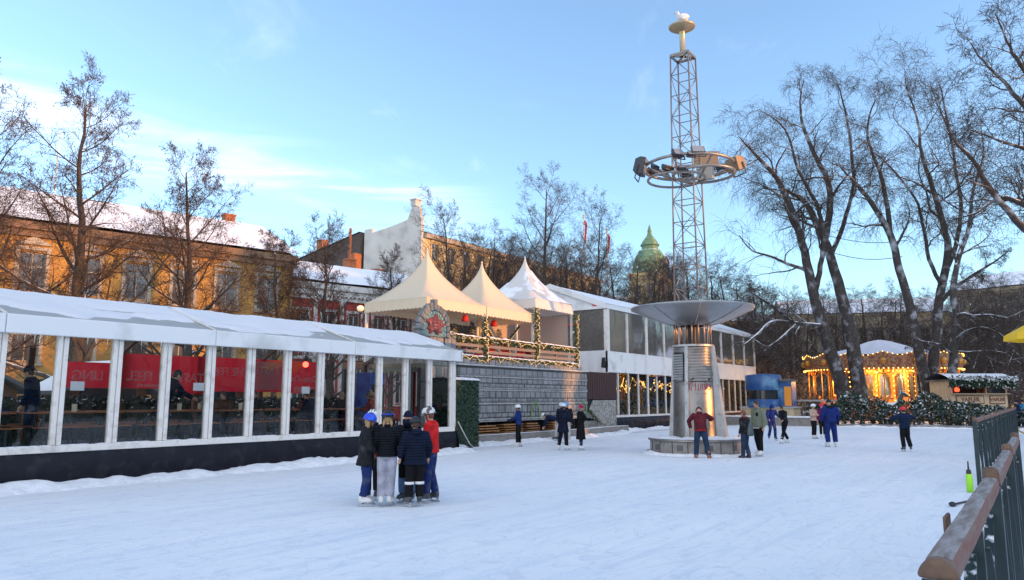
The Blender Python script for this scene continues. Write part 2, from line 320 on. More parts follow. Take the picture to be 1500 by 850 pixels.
bank('snow_bank', [(20.3,16.6),(21.5,17.6),(24,17.75),(28,17.75),(34,17.9),(36.5,18.6),(38,19.3),(44,19.4),(52,19.4)], .8, .14, 'ridge of scraped snow along the concrete kerb below the stone wall', 2)
bank('snow_bank', [(52.2,15.5),(52.0,12),(52.3,8),(52.6,4),(52.8,1)], .5, .10, 'thin ridge of snow along the garden kerb at the far end', 3)

# ------------------------------------------------------------------ unseen street behind the photographer, its blocks and alleys shaped to shade the rink
SHADE_WALL = M('shaded_plaster', (.34,.29,.22), .85, col2=(.28,.24,.19), scale=.6)
DARKGL = M('dark_window_glass', (.02,.024,.03), .12, spec=.8)
ROOFS = M('snowy_slate', (.10,.10,.11), .8, snow=.95, thr=.15, sscale=1.)
def backblock(name, label, x0, x1, y0, y1, h, nw, rows):
    t = thing(name, label, 'building', ((x0+x1)/2,(y0+y1)/2,0)); mb = MB(); mb.box(x0,x1,y0,y1,-.3,h); mb.build('wall', SHADE_WALL, t)
    mb = MB(); yc = (y0+y1)/2; mb.rings([[(x0-.3,y0-.3,h+.02),(x0-.3,yc,h+1.2),(x0-.3,y1+.3,h+.02)],[(x1+.3,y0-.3,h+.02),(x1+.3,yc,h+1.2),(x1+.3,y1+.3,h+.02)]]); mb.build('roof', ROOFS, t)
    w = (x1-x0)/nw; fh = (h-1)/rows; proto = None
    for r in range(rows):
        for k in range(nw):
            if proto is None:
                mb = MB(); mb.box(-.7,.7,-.02,.06,0,1.9); proto = mb.build('window', DARKGL, t, False, False); o = proto
            else: o = proto.copy(); COL.objects.link(o)
            o.location = Vector((x0+w*(k+.5), y1, 1.2+fh*r))-t.location
backblock('street_building', 'unseen long low ochre street building behind the photographer, sized to shade the rink', -90, 37.5, -54, -44, 12.2, 30, 3)
backblock('street_building', 'unseen narrow ochre house behind the photographer between two sunbeam alleys', 40.85, 47.2, -54, -44, 10.9, 2, 3)
backblock('street_building', 'unseen narrow ochre house behind the photographer beside the tall shading block', 50.65, 56, -54, -44, 10.9, 2, 3)  # gaps between these houses are placed to throw sunbeams on wall and column
backblock('street_building', 'unseen low house added in the left alley to cut the sunbeam', 37.52, 40.83, -62, -55, 9.0, 1, 3)  # low houses added in both alleys to keep the sunbeams off the ice
backblock('street_building', 'unseen low house added in the right alley to cut the sunbeam', 47.22, 50.63, -62, -55, 8.4, 1, 2)
backblock('street_building', 'unseen tall ochre corner block behind the photographer, sized to shade the two-storey tent', 56.5, 96, -54, -44, 23, 9, 6)
backblock('street_building', 'unseen five-storey ochre block behind the photographer, farthest down the street, sized for its shade', 96.5, 220, -54, -44, 19, 24, 5)

# ------------------------------------------------------------------ the long low marquee
MX = [7.28+1.135*i for i in range(-4, 12)]; X0, X1 = MX[0]-.15, MX[-1]+.15; YF, YB, ZF, ZT, ZE, ZR = 16.6, 20.8, .70, 3.03, 3.38, 4.12; YR = (YF+YB)/2
PANE = glass('marquee_glass', (.93,.95,.94), .03, .03)
PANEB = glass('rear_glass', (.95,.96,.95), .01, .04, 1.15)
FLOORM = M('deck_boards', (.06,.055,.05), .6, col2=(.10,.09,.08), scale=2)
ROOFF = thin_cloth('marquee_roof_fabric', (.52,.54,.52), (.75,.74,.70), .35, .5)
ROOFSNOW = thin_cloth('thin_roof_snow', (.83,.84,.86), (.9,.92,.95), .18, .75)
mq = thing('marquee', 'long low white glazed marquee with a snowy roof beside the rink', 'tent', (13,18.7,0))
mb = MB(); xs = [X0-.25]+[MX[i] for i in range(3,16,4)]+[X1+.22]; xs = [X0-.25, MX[3], MX[7], MX[11], X1+.22]
yy = [YF-.17, YR, YB+.17]; zz = [ZE, ZR, ZE]
NX = 60; rows = []
for i in range(NX+1):
    x = xs[0]+(xs[-1]-xs[0])*i/NX; bay = min(abs(x-q) for q in xs); row = []
    for k in range(13):
        t = k/12; y = yy[0]+(yy[2]-yy[0])*t; z = ZE+(ZR-ZE)*(1-abs(2*t-1)); sag = -.05*min(1,bay/1.6)*math.sin(PI*min(1,abs(2*t-1)))
        row.append((x, y, z+sag))
    rows.append(row)
mb.rings(rows, False, False)
for xe in (xs[0], xs[-1]): mb.poly([(xe,yy[0],ZE),(xe,yy[2],ZE),(xe,YR,ZR)])
mb.build('roof', ROOFF, mq)
# snow lying on the roof: a layer with an uneven lower edge
mb = MB(); rows = {}; NX2, NK = 170, 22
def snowz(x, t):
    bay = min(abs(x-q) for q in xs); y = yy[0]+(yy[2]-yy[0])*t
    return ZE+(ZR-ZE)*(1-abs(2*t-1))-.05*min(1,bay/1.6)*math.sin(PI*min(1,abs(2*t-1)))
gid = {}
for i in range(NX2+1):
    x = xs[0]+.05+(xs[-1]-xs[0]-.1)*i/NX2
    for k in range(NK+1):
        t = .02+.60*k/NK; y = yy[0]+(yy[2]-yy[0])*t; edge = .14+.15*nz(x,0,4,.55)+.09*nz(x,3,1,2.)
        th = .05+.03*nz(x,y,2,1.1)+.014*nz(x,y,5,5); 
        fall = min(1, max(0,(t-edge)/.04)); patch = nz(x*.5,y*2.2,7,1.0)
        if .12 < t < .34 and patch > .24: fall *= max(0, 1-(patch-.24)/.07)
        bay = min(abs(x-q) for q in xs[1:-1]); fall *= min(1,max(0,(bay-.035)/.03)) if t < .5 else 1
        gid[i,k] = mb.add([(x, y, snowz(x,t)+(th*fall if fall > 0 else -.02)+.004)])
        rows[i,k] = fall
for i in range(NX2):
    for k in range(NK):
        if max(rows[i,k],rows[i+1,k],rows[i,k+1],rows[i+1,k+1]) > 0: mb.face((gid[i,k],gid[i+1,k],gid[i+1,k+1],gid[i,k+1]))
mb.build('roof_snow', ROOFSNOW, mq, True)
for a, b_ in zip(xs, xs[1:]):
    mb = MB(); mb.box(a+.006, b_-.006, YF-.20, YF-.13, ZT+.0, ZE+.03); bevel(mb.build('fascia', WHITE, mq), .02)
mb = MB(); mb.box(X1+.17,X1+.24,YF-.20,YB+.2,ZT,ZE+.03); mb.build('fascia', WHITE, mq)
for x in xs[1:-1]:
    mb = MB(); mb.bar((x,YF-.15,ZE+.035),(x,YR,ZR+.035),.05,.03); mb.bar((x,YR,ZR+.035),(x,YB+.15,ZE+.035),.05,.03); mb.build('roof_seam', WHITEF, mq)
for i, x in enumerate(MX):
    mb = MB()
    for s in (-1, 1): mb.box(x+s*.058-.048, x+s*.058+.048, YF-.08, YF+.05, ZF+.12, ZT+.02)
    mb.box(x-.012, x+.012, YF-.05, YF+.03, ZF+.12, ZT)
    bevel(mb.build('post', WHITEF, mq), .012)
mb = MB(); mb.box(X0,X1,YF-.09,YF+.05,ZF-.02,ZF+.118); bevel(mb.build('sill', WHITEF, mq), .015)
mb = MB(); 
for i in range(len(MX)-1):
    for k in range(5):
        if nz(i,k,3,2.3) > -.25: mb.ell((MX[i]+.15+k*.2, YF-.03, ZF+.122), (.14,.05,.012+.02*abs(nz(i,k,8,3))), 8, 4)
mb.build('sill_snow', SNOW, mq, True)
for a, b_ in zip(MX, MX[1:]):
    mb = MB(); mb.poly([(a+.11,YF-.01,ZF+.11),(b_-.11,YF-.01,ZF+.11),(b_-.11,YF-.01,ZT+.01),(a+.11,YF-.01,ZT+.01)]); mb.build('window', PANE, mq)
# black skirt: bulging tarpaulin with a torn hole at the left
mb = MB(); rows = []
for i in range(111):
    x = X0-.02+(X1-X0+.04)*i/110; row = []
    for k in range(9):
        t = k/8; z = (ZF-.02)*(1-t)-.01; y = YF-.07-.05*math.sin(t*PI)-.06*t+.035*nz(x,t*1.2,2,1.3)*t
        row.append((x,y,z))
    rows.append(row)
mb.rings(rows, False, False); mb.build('skirt', BLACKT, mq, True)
mb = MB(); mb.box(X0,X1,YF+.02,YB,.42,ZF); mb.build('floor', FLOORM, mq)
mb = MB()                                                     # end wall (right) frame
for y in (YF+.0, YR, YB): mb.box(X1-.06,X1+.06,y-.05,y+.05,ZF+.12,ZT)
mb.box(X1-.05,X1+.05,YF,YB,ZF-.02,ZF+.115); mb.box(X1-.05,X1+.05,YF,YB,ZT+.002,ZT+.1); mb.build('end_frame', WHITEF, mq)
for a, b_ in ((YF,YR),(YR,YB)):
    mb = MB(); mb.poly([(X1,a+.06,ZF+.11),(X1,b_-.06,ZF+.11),(X1,b_-.06,ZT),(X1,a+.06,ZT)]); mb.build('window', PANEB, mq)
mb = MB(); mb.poly([(X1+.1,YF-.1,ZF-.02),(X1+.1,YB,ZF-.02),(X1+.18,YB,0),(X1+.2,YF-.15,0)]); mb.build('skirt', BLACKT, mq)
mb = MB()
for i, x in enumerate(MX):
    if i % 2 == 1: mb.box(x-.07,x+.07,YB-.06,YB+.06,ZF,ZT)
    if i % 4 == 3:
        mb.bar((x,YF,ZT-.02),(x,YR,ZR-.12),.09,.12); mb.bar((x,YR,ZR-.12),(x,YB,ZT-.02),.09,.12)
mb.build('rear_frame', WOODB, mq)
for i in range(1, len(MX)-2, 2):
    mb = MB(); mb.poly([(MX[i],YB,ZF),(MX[i+2],YB,ZF),(MX[i+2],YB,ZT),(MX[i],YB,ZT)]); mb.build('window', PANEB, mq)
mb = MB(); mb.poly([(X0,YF,ZF),(X0,YB,ZF),(X0,YB,ZT),(X0,YF,ZT)]); mb.build('end_wall', PANEB, mq)
mb = MB(); rn = random.Random(5)
for i in range(150):
    x = rn.uniform(12.5, X1) if i % 3 else rn.uniform(6, X1); l = rn.uniform(.04,.20)
    mb.tube([(x,YF-.19,ZT+.01),(x+rn.uniform(-.01,.01),YF-.19,ZT-l)],[.010,.002],4)
tag(mb.build('icicles', glass('icicle_ice', (.85,.9,.95), .25, .1), mq), None, None, None, 'stuff')

# furniture inside
LEGG = M('green_table_leg', (.03,.055,.045), .5, .3)
def trestle(name, label, w, d, h, cat, grp):
    t = thing(name, label, cat, (0,0,0), 0, grp); mb = MB(); mb.box(-w/2,w/2,-d/2,d/2,h-.028,h); bevel(mb.build('top' if cat == 'table' else 'seat', WOODO, t), .008)
    for s in (-1,1):
        mb = MB(); x = s*(w/2-.3)
        for q in (-1,1): mb.bar((x,q*(d/2-.05),h-.03),(x,q*(d/2-.05),0),.035)
        mb.bar((x,-d/2+.05,.02),(x,d/2-.05,h-.08),.02); mb.bar((x,-d/2+.05,h-.08),(x,d/2-.05,.02),.02); mb.bar((x,0,h*.55),(x-s*.35,0,h-.04),.02); mb.build('leg', LEGG, t)
    return t
tb = trestle('beer_table', 'x', 2.0, .52, .77, 'table', 'beer tables inside the glazed marquee'); bn = trestle('beer_bench', 'x', 2.0, .25, .47, 'bench', 'benches at the beer tables')
first = True; fb = True; CAND = M('candle_wax', (.70,.62,.45), .5); TX = [5.9, 8.15, 10.4, 12.65, 14.9, 17.1]
nth = ['leftmost', 'second', 'third', 'fourth', 'fifth', 'sixth']
for r, (y, rn_) in enumerate(((17.75,'front'),(19.65,'rear'))):
    for i, x in enumerate(TX):
        put(tb, first, (x,y,ZF+.002), 0, f'orange-topped trestle table in the {rn_} row of the glazed marquee, {nth[i]} from the left end'); first = False
        for s, sn in ((-1,'rink side'),(1,'street side')):
            put(bn, fb, (x,y+s*.52,ZF+.002), 0, f'narrow orange bench on the {sn} of the {nth[i]} table, {rn_} row in the marquee'); fb = False
        if r == 0 or i % 2:
            mb = MB(); mb.lathe([(.001,.0),(.05,.0),(.055,.16),(.05,.17),(.001,.165)],10,(x+.25*(i%3-1),y,ZF+.775)); tag(mb.build('candle', CAND), f'pale candle on the {nth[i]} table from the left, {rn_} row in the marquee', 'candle', 'candles on the marquee tables')
PAPER = M('white_paper', (.75,.75,.76), .6)
for x, z, l in ((7.65,1.93,'under the arm of a seated guest'),(10.42,1.95,'near the figure in the navy coat'),(13.62,1.9,'below the reversed script banner')):
    mb = MB(); mb.box(x-.14,x+.14,YF+.0,YF+.006,z,z+.19); tag(mb.build('paper_notice', PAPER), f'white paper notice taped inside the marquee glass {l}', 'notice')
# red translucent banners on the rear glass, seen from behind (their lettering reads reversed)
BRED = M('red_banner', (.75,.035,.035), .5, emit=(.9,.03,.04), estr=.0); BRED.node_tree.nodes['Principled BSDF'].inputs['Transmission Weight'].default_value = .0
BPINK = M('pale_pink_banner', (.80,.50,.52), .5); BWHITE = M('banner_white', (.82,.80,.80), .5)
def banner(x0, x1, z0, z1, label, texts, pale=None):
    t = thing('banner', label, 'banner', ((x0+x1)/2,YB-.12,z0), 0, 'red drinks banners along the rear of the marquee')
    mb = MB(); rows = [[(x0+(x1-x0)*i/16, YB-.12+.012*math.sin(i*1.7), z) for z in (z0,z1)] for i in range(17)]; mb.rings(rows, False, False); mb.build('cloth', BRED, t, True)
    if pale: mb = MB(); mb.box(pale[0],pale[1],YB-.15,YB-.142,pale[2],pale[3]); mb.build('pale_panel', BPINK, t)
    for s, x, z, size, sh in texts:
        mb = MB(); add_text(mb, s, size, (x,YB-.165,z), (1,0,0), (0,0,1), mirror=True, bold=.006, shear=sh); mb.build('lettering', BWHITE, t)
BWHITE = thin_cloth('banner_letters', (.85,.8,.8), (1,.95,.95), .8)
BRED = thin_cloth('red_banner_cloth', (.88,.02,.035), (1,.04,.06), .85); BPINK = thin_cloth('pale_pink_panel', (.80,.42,.46), (.95,.5,.55), .5)
banner(9.0, 10.44, 2.05, 2.72, 'red banner with reversed white lettering ending in LING, leftmost in the marquee', [('LING', 9.75, 2.36, .36, 0)])
banner(10.5, 11.92, 2.05, 3.0, 'red banner with reversed white letters FEEL behind the third pane of the marquee', [('FEEL', 11.15, 2.38, .38, 0), ('served ice cold', 11.4, 2.14, .10, 0)])
banner(12.02, 13.25, 1.9, 3.0, 'red banner with reversed white letters TASTE beside the standing figure', [('TASTE', 12.6, 2.36, .36, 0)])
banner(13.3, 16.02, 1.98, 3.02, 'wide red banner with a pale panel and reversed words TASTE THE FEELING', [('TASTE', 15.35, 2.66, .34, 0), ('THE FEE', 14.05, 2.58, .34, 0)], (14.75,15.9,2.05,2.95))
banner(16.17, 17.5, 1.95, 3.02, 'red banner with reversed flowing white script, rightmost in the marquee', [('Coca-Cola', 16.82, 2.42, .30, .35)])
mb = MB(); mb.box(16.45,17.3,YB-.15,YB-.14,1.98,2.16); mb.build('lettering', BWHITE, bpy.data.objects['banner.004'])
# small fixtures seen through the panes
RED = M('red_paint', (.60,.02,.02), .4); GLOWR = M('heater_glow', (.6,.03,.02), .5, emit=(1,.05,.03), estr=2.2)
def extinguisher(name, label, loc):
    t = thing(name, label, 'extinguisher', loc); x,y,z = loc; mb = MB(); mb.lathe([(.001,z),(.085,z),(.09,z+.03),(.09,z+.42),(.06,z+.50),(.03,z+.52),(.001,z+.52)],14,(x,y,0)); mb.build('cylinder', RED, t, True)
    mb = MB(); mb.box(x-.03,x+.03,y-.03,y+.03,z+.52,z+.56); mb.bar((x-.12,y,z+.60),(x+.05,y,z+.56),.025); mb.tube([(x+.05,y,z+.54),(x+.12,y-.02,z+.45),(x+.10,y-.03,z+.2)],.012,6); mb.build('valve', DARKM, t)
extinguisher('fire_extinguisher', 'red fire extinguisher standing inside the right end of the marquee', (19.2,17.0,ZF+.003))
t = thing('heat_lamp', 'small round red heat lamp glowing under the marquee roof', 'lamp', (14.4,17.6,2.75)); mb = MB(); mb.ell((14.4,17.6,2.75),(.085,.085,.085),12,8); mb.build('bulb', GLOWR, t, True); mb = MB(); mb.lathe([(.02,3.05),(.03,2.9),(.09,2.83)],10,(14.4,17.6,0)); mb.build('lamp_shade', DARKM, t)
BLUEP = M('blue_print', (.02,.07,.45), .35, col2=(.05,.2,.7), scale=2.)
YEL = M('yellow_print', (.75,.5,.05), .5)
t = thing('drinks_fridge', 'tall blue drinks fridge inside the right end of the marquee', 'fridge', (18.35,19.0,ZF)); mb = MB(); mb.box(18.0,18.7,18.65,19.35,ZF+.002,2.65); bevel(mb.build('cabinet', BLUEP, t), .03)
mb = MB(); mb.box(18.05,18.65,18.62,18.64,ZF+.25,2.25); mb.build('door', DARKGL, t); mb = MB(); mb.bar((18.1,18.6,1.2),(18.1,18.6,1.9),.025); mb.build('handle', METAL, t); mb = MB(); mb.box(18.1,18.45,18.61,18.617,1.6,1.75); mb.build('sticker', YEL, t)

# ------------------------------------------------------------------ the stone-clad terrace
STONE = bpy.data.materials.new('stone_panels')
STONE = brick('stone_panels', (.22,.225,.225), (.31,.31,.305), (.07,.07,.07), 1., .42, .60, .022, .9, .75)
BAND = brick('stone_course', (.46,.44,.42), (.36,.35,.34), (.08,.08,.08), 1., .30, .09, .012, .8, .75)
CAPM = M('concrete_cap', (.36,.36,.35), .8, col2=(.28,.28,.27), scale=3, snow=.9, thr=.25, sscale=4, bump=.2)
KERBM = M('concrete_kerb', (.26,.24,.22), .85, col2=(.19,.175,.16), scale=3, bump=.4, bscale=12, snow=.95, thr=.55, sscale=2.)
TY, TXA, TXB, TZ0, TZ1, DZ = 18.6, 22.6, 32.55, .85, 3.06, 3.22
tr = thing('stone_terrace', 'raised terrace faced with grey carved stone panels beside the rink', 'terrace', ((TXA+TXB)/2,TY+2,0))
z = TZ0; mb = MB(); mb2 = MB(); k = 0
for hh, kind in ((.15,1),(.52,0),(.13,1),(.44,0),(.13,1),(.40,0),(.12,1),(.30,0)):
    (mb2 if kind else mb).box(TXA, TXB, TY-(.03 if kind else 0), TY+.25, z, z+hh-.004); z += hh
# carved relief: blocks standing a little proud of the panels
rn = random.Random(12); z = TZ0+.15
for (za, zb) in ((TZ0+.17,TZ0+.65),(TZ0+.82,TZ0+1.22),(TZ0+1.39,TZ0+1.75)):
    x = TXA+.05
    while x < TXB-.5:
        w = rn.uniform(.18,.5)
        if rn.random() < .8:
            sp = rn.choice((0,0,1))
            if sp: zm = za+(zb-za)*rn.uniform(.35,.65); mb.box(x+.012,x+w-.012,TY-rn.uniform(.012,.035),TY+.02,za+.012,zm-.01); mb.box(x+.012,x+w-.012,TY-rn.uniform(.012,.035),TY+.02,zm+.01,zb-.012)
            else: mb.box(x+.012,x+w-.012,TY-rn.uniform(.012,.04),TY+.02,za+.012,zb-.012)
        x += w
bevel(mb.build('wall_panel', STONE, tr), .012, 1); mb2.build('stone_band', BAND, tr)
mb = MB(); mb.box(TXA-.05,TXB+.05,TY-.07,TY+.30,TZ1,TZ1+.06); bevel(mb.build('coping', CAPM, tr), .015)
mb = MB(); mb.box(TXA,TXB,TY+.31,TY+.35,TZ1+.06,DZ+.15); mb.build('upper_panel', STONE, tr)
mb = MB(); mb.box(21.0,TXB,TY+.36,23.4,DZ-.25,DZ); mb.build('deck', WOODB, tr)
mb = MB(); mb.box(20.9,22.55,TY+.10,TY+.42,.0,4.28); rn = random.Random(3)
for r in range(8):
    x = 20.92
    while x < 22.4:
        w = min(rn.uniform(.25,.5),22.55-x); mb.box(x+.012,x+w-.012,TY+.10-rn.uniform(.01,.04),TY+.12,.1+r*.5,.1+r*.5+.48); x += w
bevel(mb.build('stair_wall', STONE, tr), .012, 1)
mb = MB(); mb.rings([[(20.85,TY+.05,4.29),(20.85,TY+.47,4.29)],[(21.9,TY+.05,4.34),(21.9,TY+.47,4.34)],[(22.6,TY+.05,4.0),(22.6,TY+.47,4.0)]],False,False); mb.box(20.85,22.0,TY+.05,TY+.47,4.285,4.36); mb.build('coping', CAPM, tr)
mb = MB(); 
for x in (20.95,22.7,25,27.5,30,32.4):
    for y in (TY+.5,23.2): mb.box(x-.07,x+.07,y-.07,y+.07,0,DZ-.26)
mb.build('deck_frame', DARKM, tr)
# green painted arches low on the wall
ARCH = M('green_arch_paint', (.16,.26,.10), .7)
for x in (23.0, 27.9, 32.1):
    mb = MB(); pts = [(x+.33*math.cos(a), z_) for a, z_ in ()] 
    for i in range(12):
        a0, a1 = PI*i/12, PI*(i+1)/12
        mb.poly([(x+.36*math.cos(a0),TY-.052,1.15+.5*math.sin(a0)),(x+.27*math.cos(a0),TY-.052,1.15+.41*math.sin(a0)),(x+.27*math.cos(a1),TY-.052,1.15+.41*math.sin(a1)),(x+.36*math.cos(a1),TY-.052,1.15+.5*math.sin(a1))])
    mb.box(x-.36,x-.27,TY-.055,TY-.045,.86,1.15); mb.box(x+.27,x+.36,TY-.055,TY-.045,.86,1.15); mb.build('painted_arch', ARCH, tr)
# kerb in front
kb = thing('concrete_kerb', 'low concrete kerb with snow along the foot of the stone terrace', 'kerb', (28,18,0)); mb = MB()
mb.box(21.3,33.0,17.95,18.25,-.1,.38); bevel(mb.build('kerb_wall', KERBM, kb), .02)
mb = MB(); mb.box(33.01,37.0,18.6,18.95,-.1,.36); bevel(mb.build('kerb_wall', KERBM, kb), .02)
# stacked planks in the gap under the terrace
rn = random.Random(8); PLK = M('raw_plank', (.42,.20,.07), .7, col2=(.28,.12,.04), scale=5)
for i, (xa, xb, zz_) in enumerate(((22.7,25.2,.40),(25.5,27.0,.42),(27.2,28.2,.42),(29.2,30.4,.42))):
    t = thing('plank_stack', ['wide stack of raw orange planks under the terrace beside the ivy box','short stack of planks under the terrace behind the blue-jacketed skater','small stack of planks under the terrace behind the bending skater','last small stack of planks under the terrace, behind the long-coated skaters'][i], 'planks', ((xa+xb)/2,18.7,0), 0, 'plank stacks under the terrace')
    for r in range(4):
        mb = MB(); mb.obox(((xa+xb)/2+rn.uniform(-.1,.1),18.75+rn.uniform(-.05,.05),zz_-.02+r*.1),((xb-xa)*rn.uniform(.85,1),.45,.045),rn.uniform(-.03,.03)); mb.build('plank', PLK, t)
DUSTY = M('dark_backing', (.025,.025,.028), .9)
mb = MB(); mb.box(TXA,37,19.35,19.4,0,DZ-.27); tag(mb.build('backing_wall', DUSTY), 'dark boarding closing the space under the stone terrace', 'boarding')

# garlands: short evergreen sprays with fairy lights, snow on top
FIR = M('fir_green', (.035,.06,.025), .8, col2=(.09,.11,.04), scale=15, snow=.9, thr=.72, sscale=7)
FIRS = M('snowy_fir', (.025,.055,.025), .8, col2=(.06,.09,.03), scale=15, snow=.95, thr=.30, sscale=5)
FAIRY = M('fairy_light', (.9,.6,.3), .5, emit=(1,.55,.18), estr=.5)
def garland(name, label, pts, r, n, seed, mat=FIRS, grp=None, lights=30, drop=.5, snow=None):
    rn = random.Random(seed); pts = [Vector(p) for p in pts]; t = thing(name, label, 'garland', pts[0], 0, grp); mb = MB(); lb = MB()
    lens = [(b_-a).length for a, b_ in zip(pts, pts[1:])]; tot = sum(lens)
    def pos(s):
        for a, b_, l in zip(pts, pts[1:], lens):
            if s <= l: return a.lerp(b_, s/l), (b_-a).normalized()
            s -= l
        return pts[-1], (pts[-1]-pts[-2]).normalized()
    for i in range(n):
        p, d = pos(rn.random()*tot); u = Vector((rn.gauss(0,1),rn.gauss(0,1),rn.gauss(0,1)-drop*.3)); u -= d*u.dot(d)*.6; u.normalize(); q = p+u*r*rn.uniform(.45,1.1)
        w = Vector((rn.gauss(0,1),rn.gauss(0,1),rn.gauss(0,1))).cross(u).normalized()*r*rn.uniform(.10,.22); p0 = p+u*r*.1
        mb.poly([p0-w*.6, q-w, q+u*r*.15, q+w, p0+w*.6])
    mb.tube(pts, r*.45, 7)
    mb.build('sprays', mat, t)
    wire = []
    for i in range(lights//2):
        p, d = pos((i+rn.random())/(lights//2)*tot); u = Vector((rn.gauss(0,1),-abs(rn.gauss(0,1))-.4,rn.gauss(0,1))); u -= d*u.dot(d); u.normalize(); lb.ell(p+u*r*.98,(.014,)*3,4,3); wire.append(p+u*r*.97)
    if lights: lb.tube(wire,.004,3,False)
    if lights: lb.build('light_string', FAIRY, t)
    if snow:
        sb = MB(); rs = []
        m_ = max(8, int(tot/.07))
        for i in range(m_+1):
            p, d = pos(tot*i/m_); nn = Vector((d.y,-d.x,0)).normalized(); th = r*(.35+.3*nz(p.x,p.y,seed,3.)); ring = []
            for k in range(7):
                a = PI*k/6; ring.append(p+nn*(r*(.85+.2*nz(p.x*4,k,seed,1.))*math.cos(a))+Vector((0,0,r*.55+max(.0,th)*math.sin(a)+rn.uniform(-.01,.01))))
            rs.append(ring)
        sb.rings(rs, False, False); sb.build('snow', SNOWY, t, True)
    return t
RY = 18.98; RX = (22.55, 24.7, 28.6, 32.2); gg = 'snowy evergreen garlands along the terrace railing'
nm = [('left','from the stair wall to the first post'),('middle','between the two sunlit posts'),('right','in the shade under the white pagoda')]
for i in range(3):
    a, b_ = RX[i], RX[i+1]
    pa = [(a-(1.1 if i == 0 else 0),RY,4.30+(.12 if i==0 else 0)),(a+.3,RY,4.18),(b_,RY,4.14)]
    garland('evergreen_garland', f'upper snowy railing garland, {nm[i][1]}', pa, .17, 620, 20+i, FIR, gg, 34, snow=True)
    garland('evergreen_garland', f'lower snowy railing garland, {nm[i][1]}', [(a+.05,RY,3.42),(b_,RY,3.38)], .15, 480, 30+i, FIR, gg, 26, snow=True)
rl = thing('terrace_railing', 'weathered two-board railing along the edge of the stone terrace', 'railing', (27,RY,DZ))
PLG = M('weathered_board', (.22,.19,.17), .75, col2=(.15,.13,.115), scale=5, stretch=(1,10,10))
for zb in (3.62, 3.86):
    mb = MB(); mb.box(RX[0],RX[3],RY-.02,RY+.02,zb,zb+.12); mb.build('rail_board', PLG, rl)
for x in RX[0:1]+(26.6,30.4)+RX[3:]:
    mb = MB(); mb.box(x-.05,x+.05,RY+.022,RY+.12,DZ,4.1); mb.build('post', PLG, rl)
# red cushions behind the boards
CUSH = M('red_cushion', (.70,.04,.02), .7)
for i, (x, w, l) in enumerate(((25.6,.9,'left of the pair'),(26.95,.7,'middle, beside the post'),(28.0,.5,'right of the three'))):
    t = thing('bench_seat', f'bright red seat back behind the terrace railing, {l}', 'seat', (x,19.5,DZ), 0, 'red seats on the terrace'); mb = MB(); mb.box(x-w/2,x+w/2,19.4,19.48,DZ+.30,DZ+.88); bevel(mb.build('backrest', CUSH, t), .03)
    mb = MB(); mb.box(x-w/2,x+w/2,19.48,19.95,DZ+.36,DZ+.45); bevel(mb.build('seat', CUSH, t), .03); mb = MB()
    for sx in (-1,1): mb.box(x+sx*(w/2-.05)-.025,x+sx*(w/2-.05)+.025,19.6,19.65,DZ,DZ+.36)
    mb.build('leg', DARKM, t)

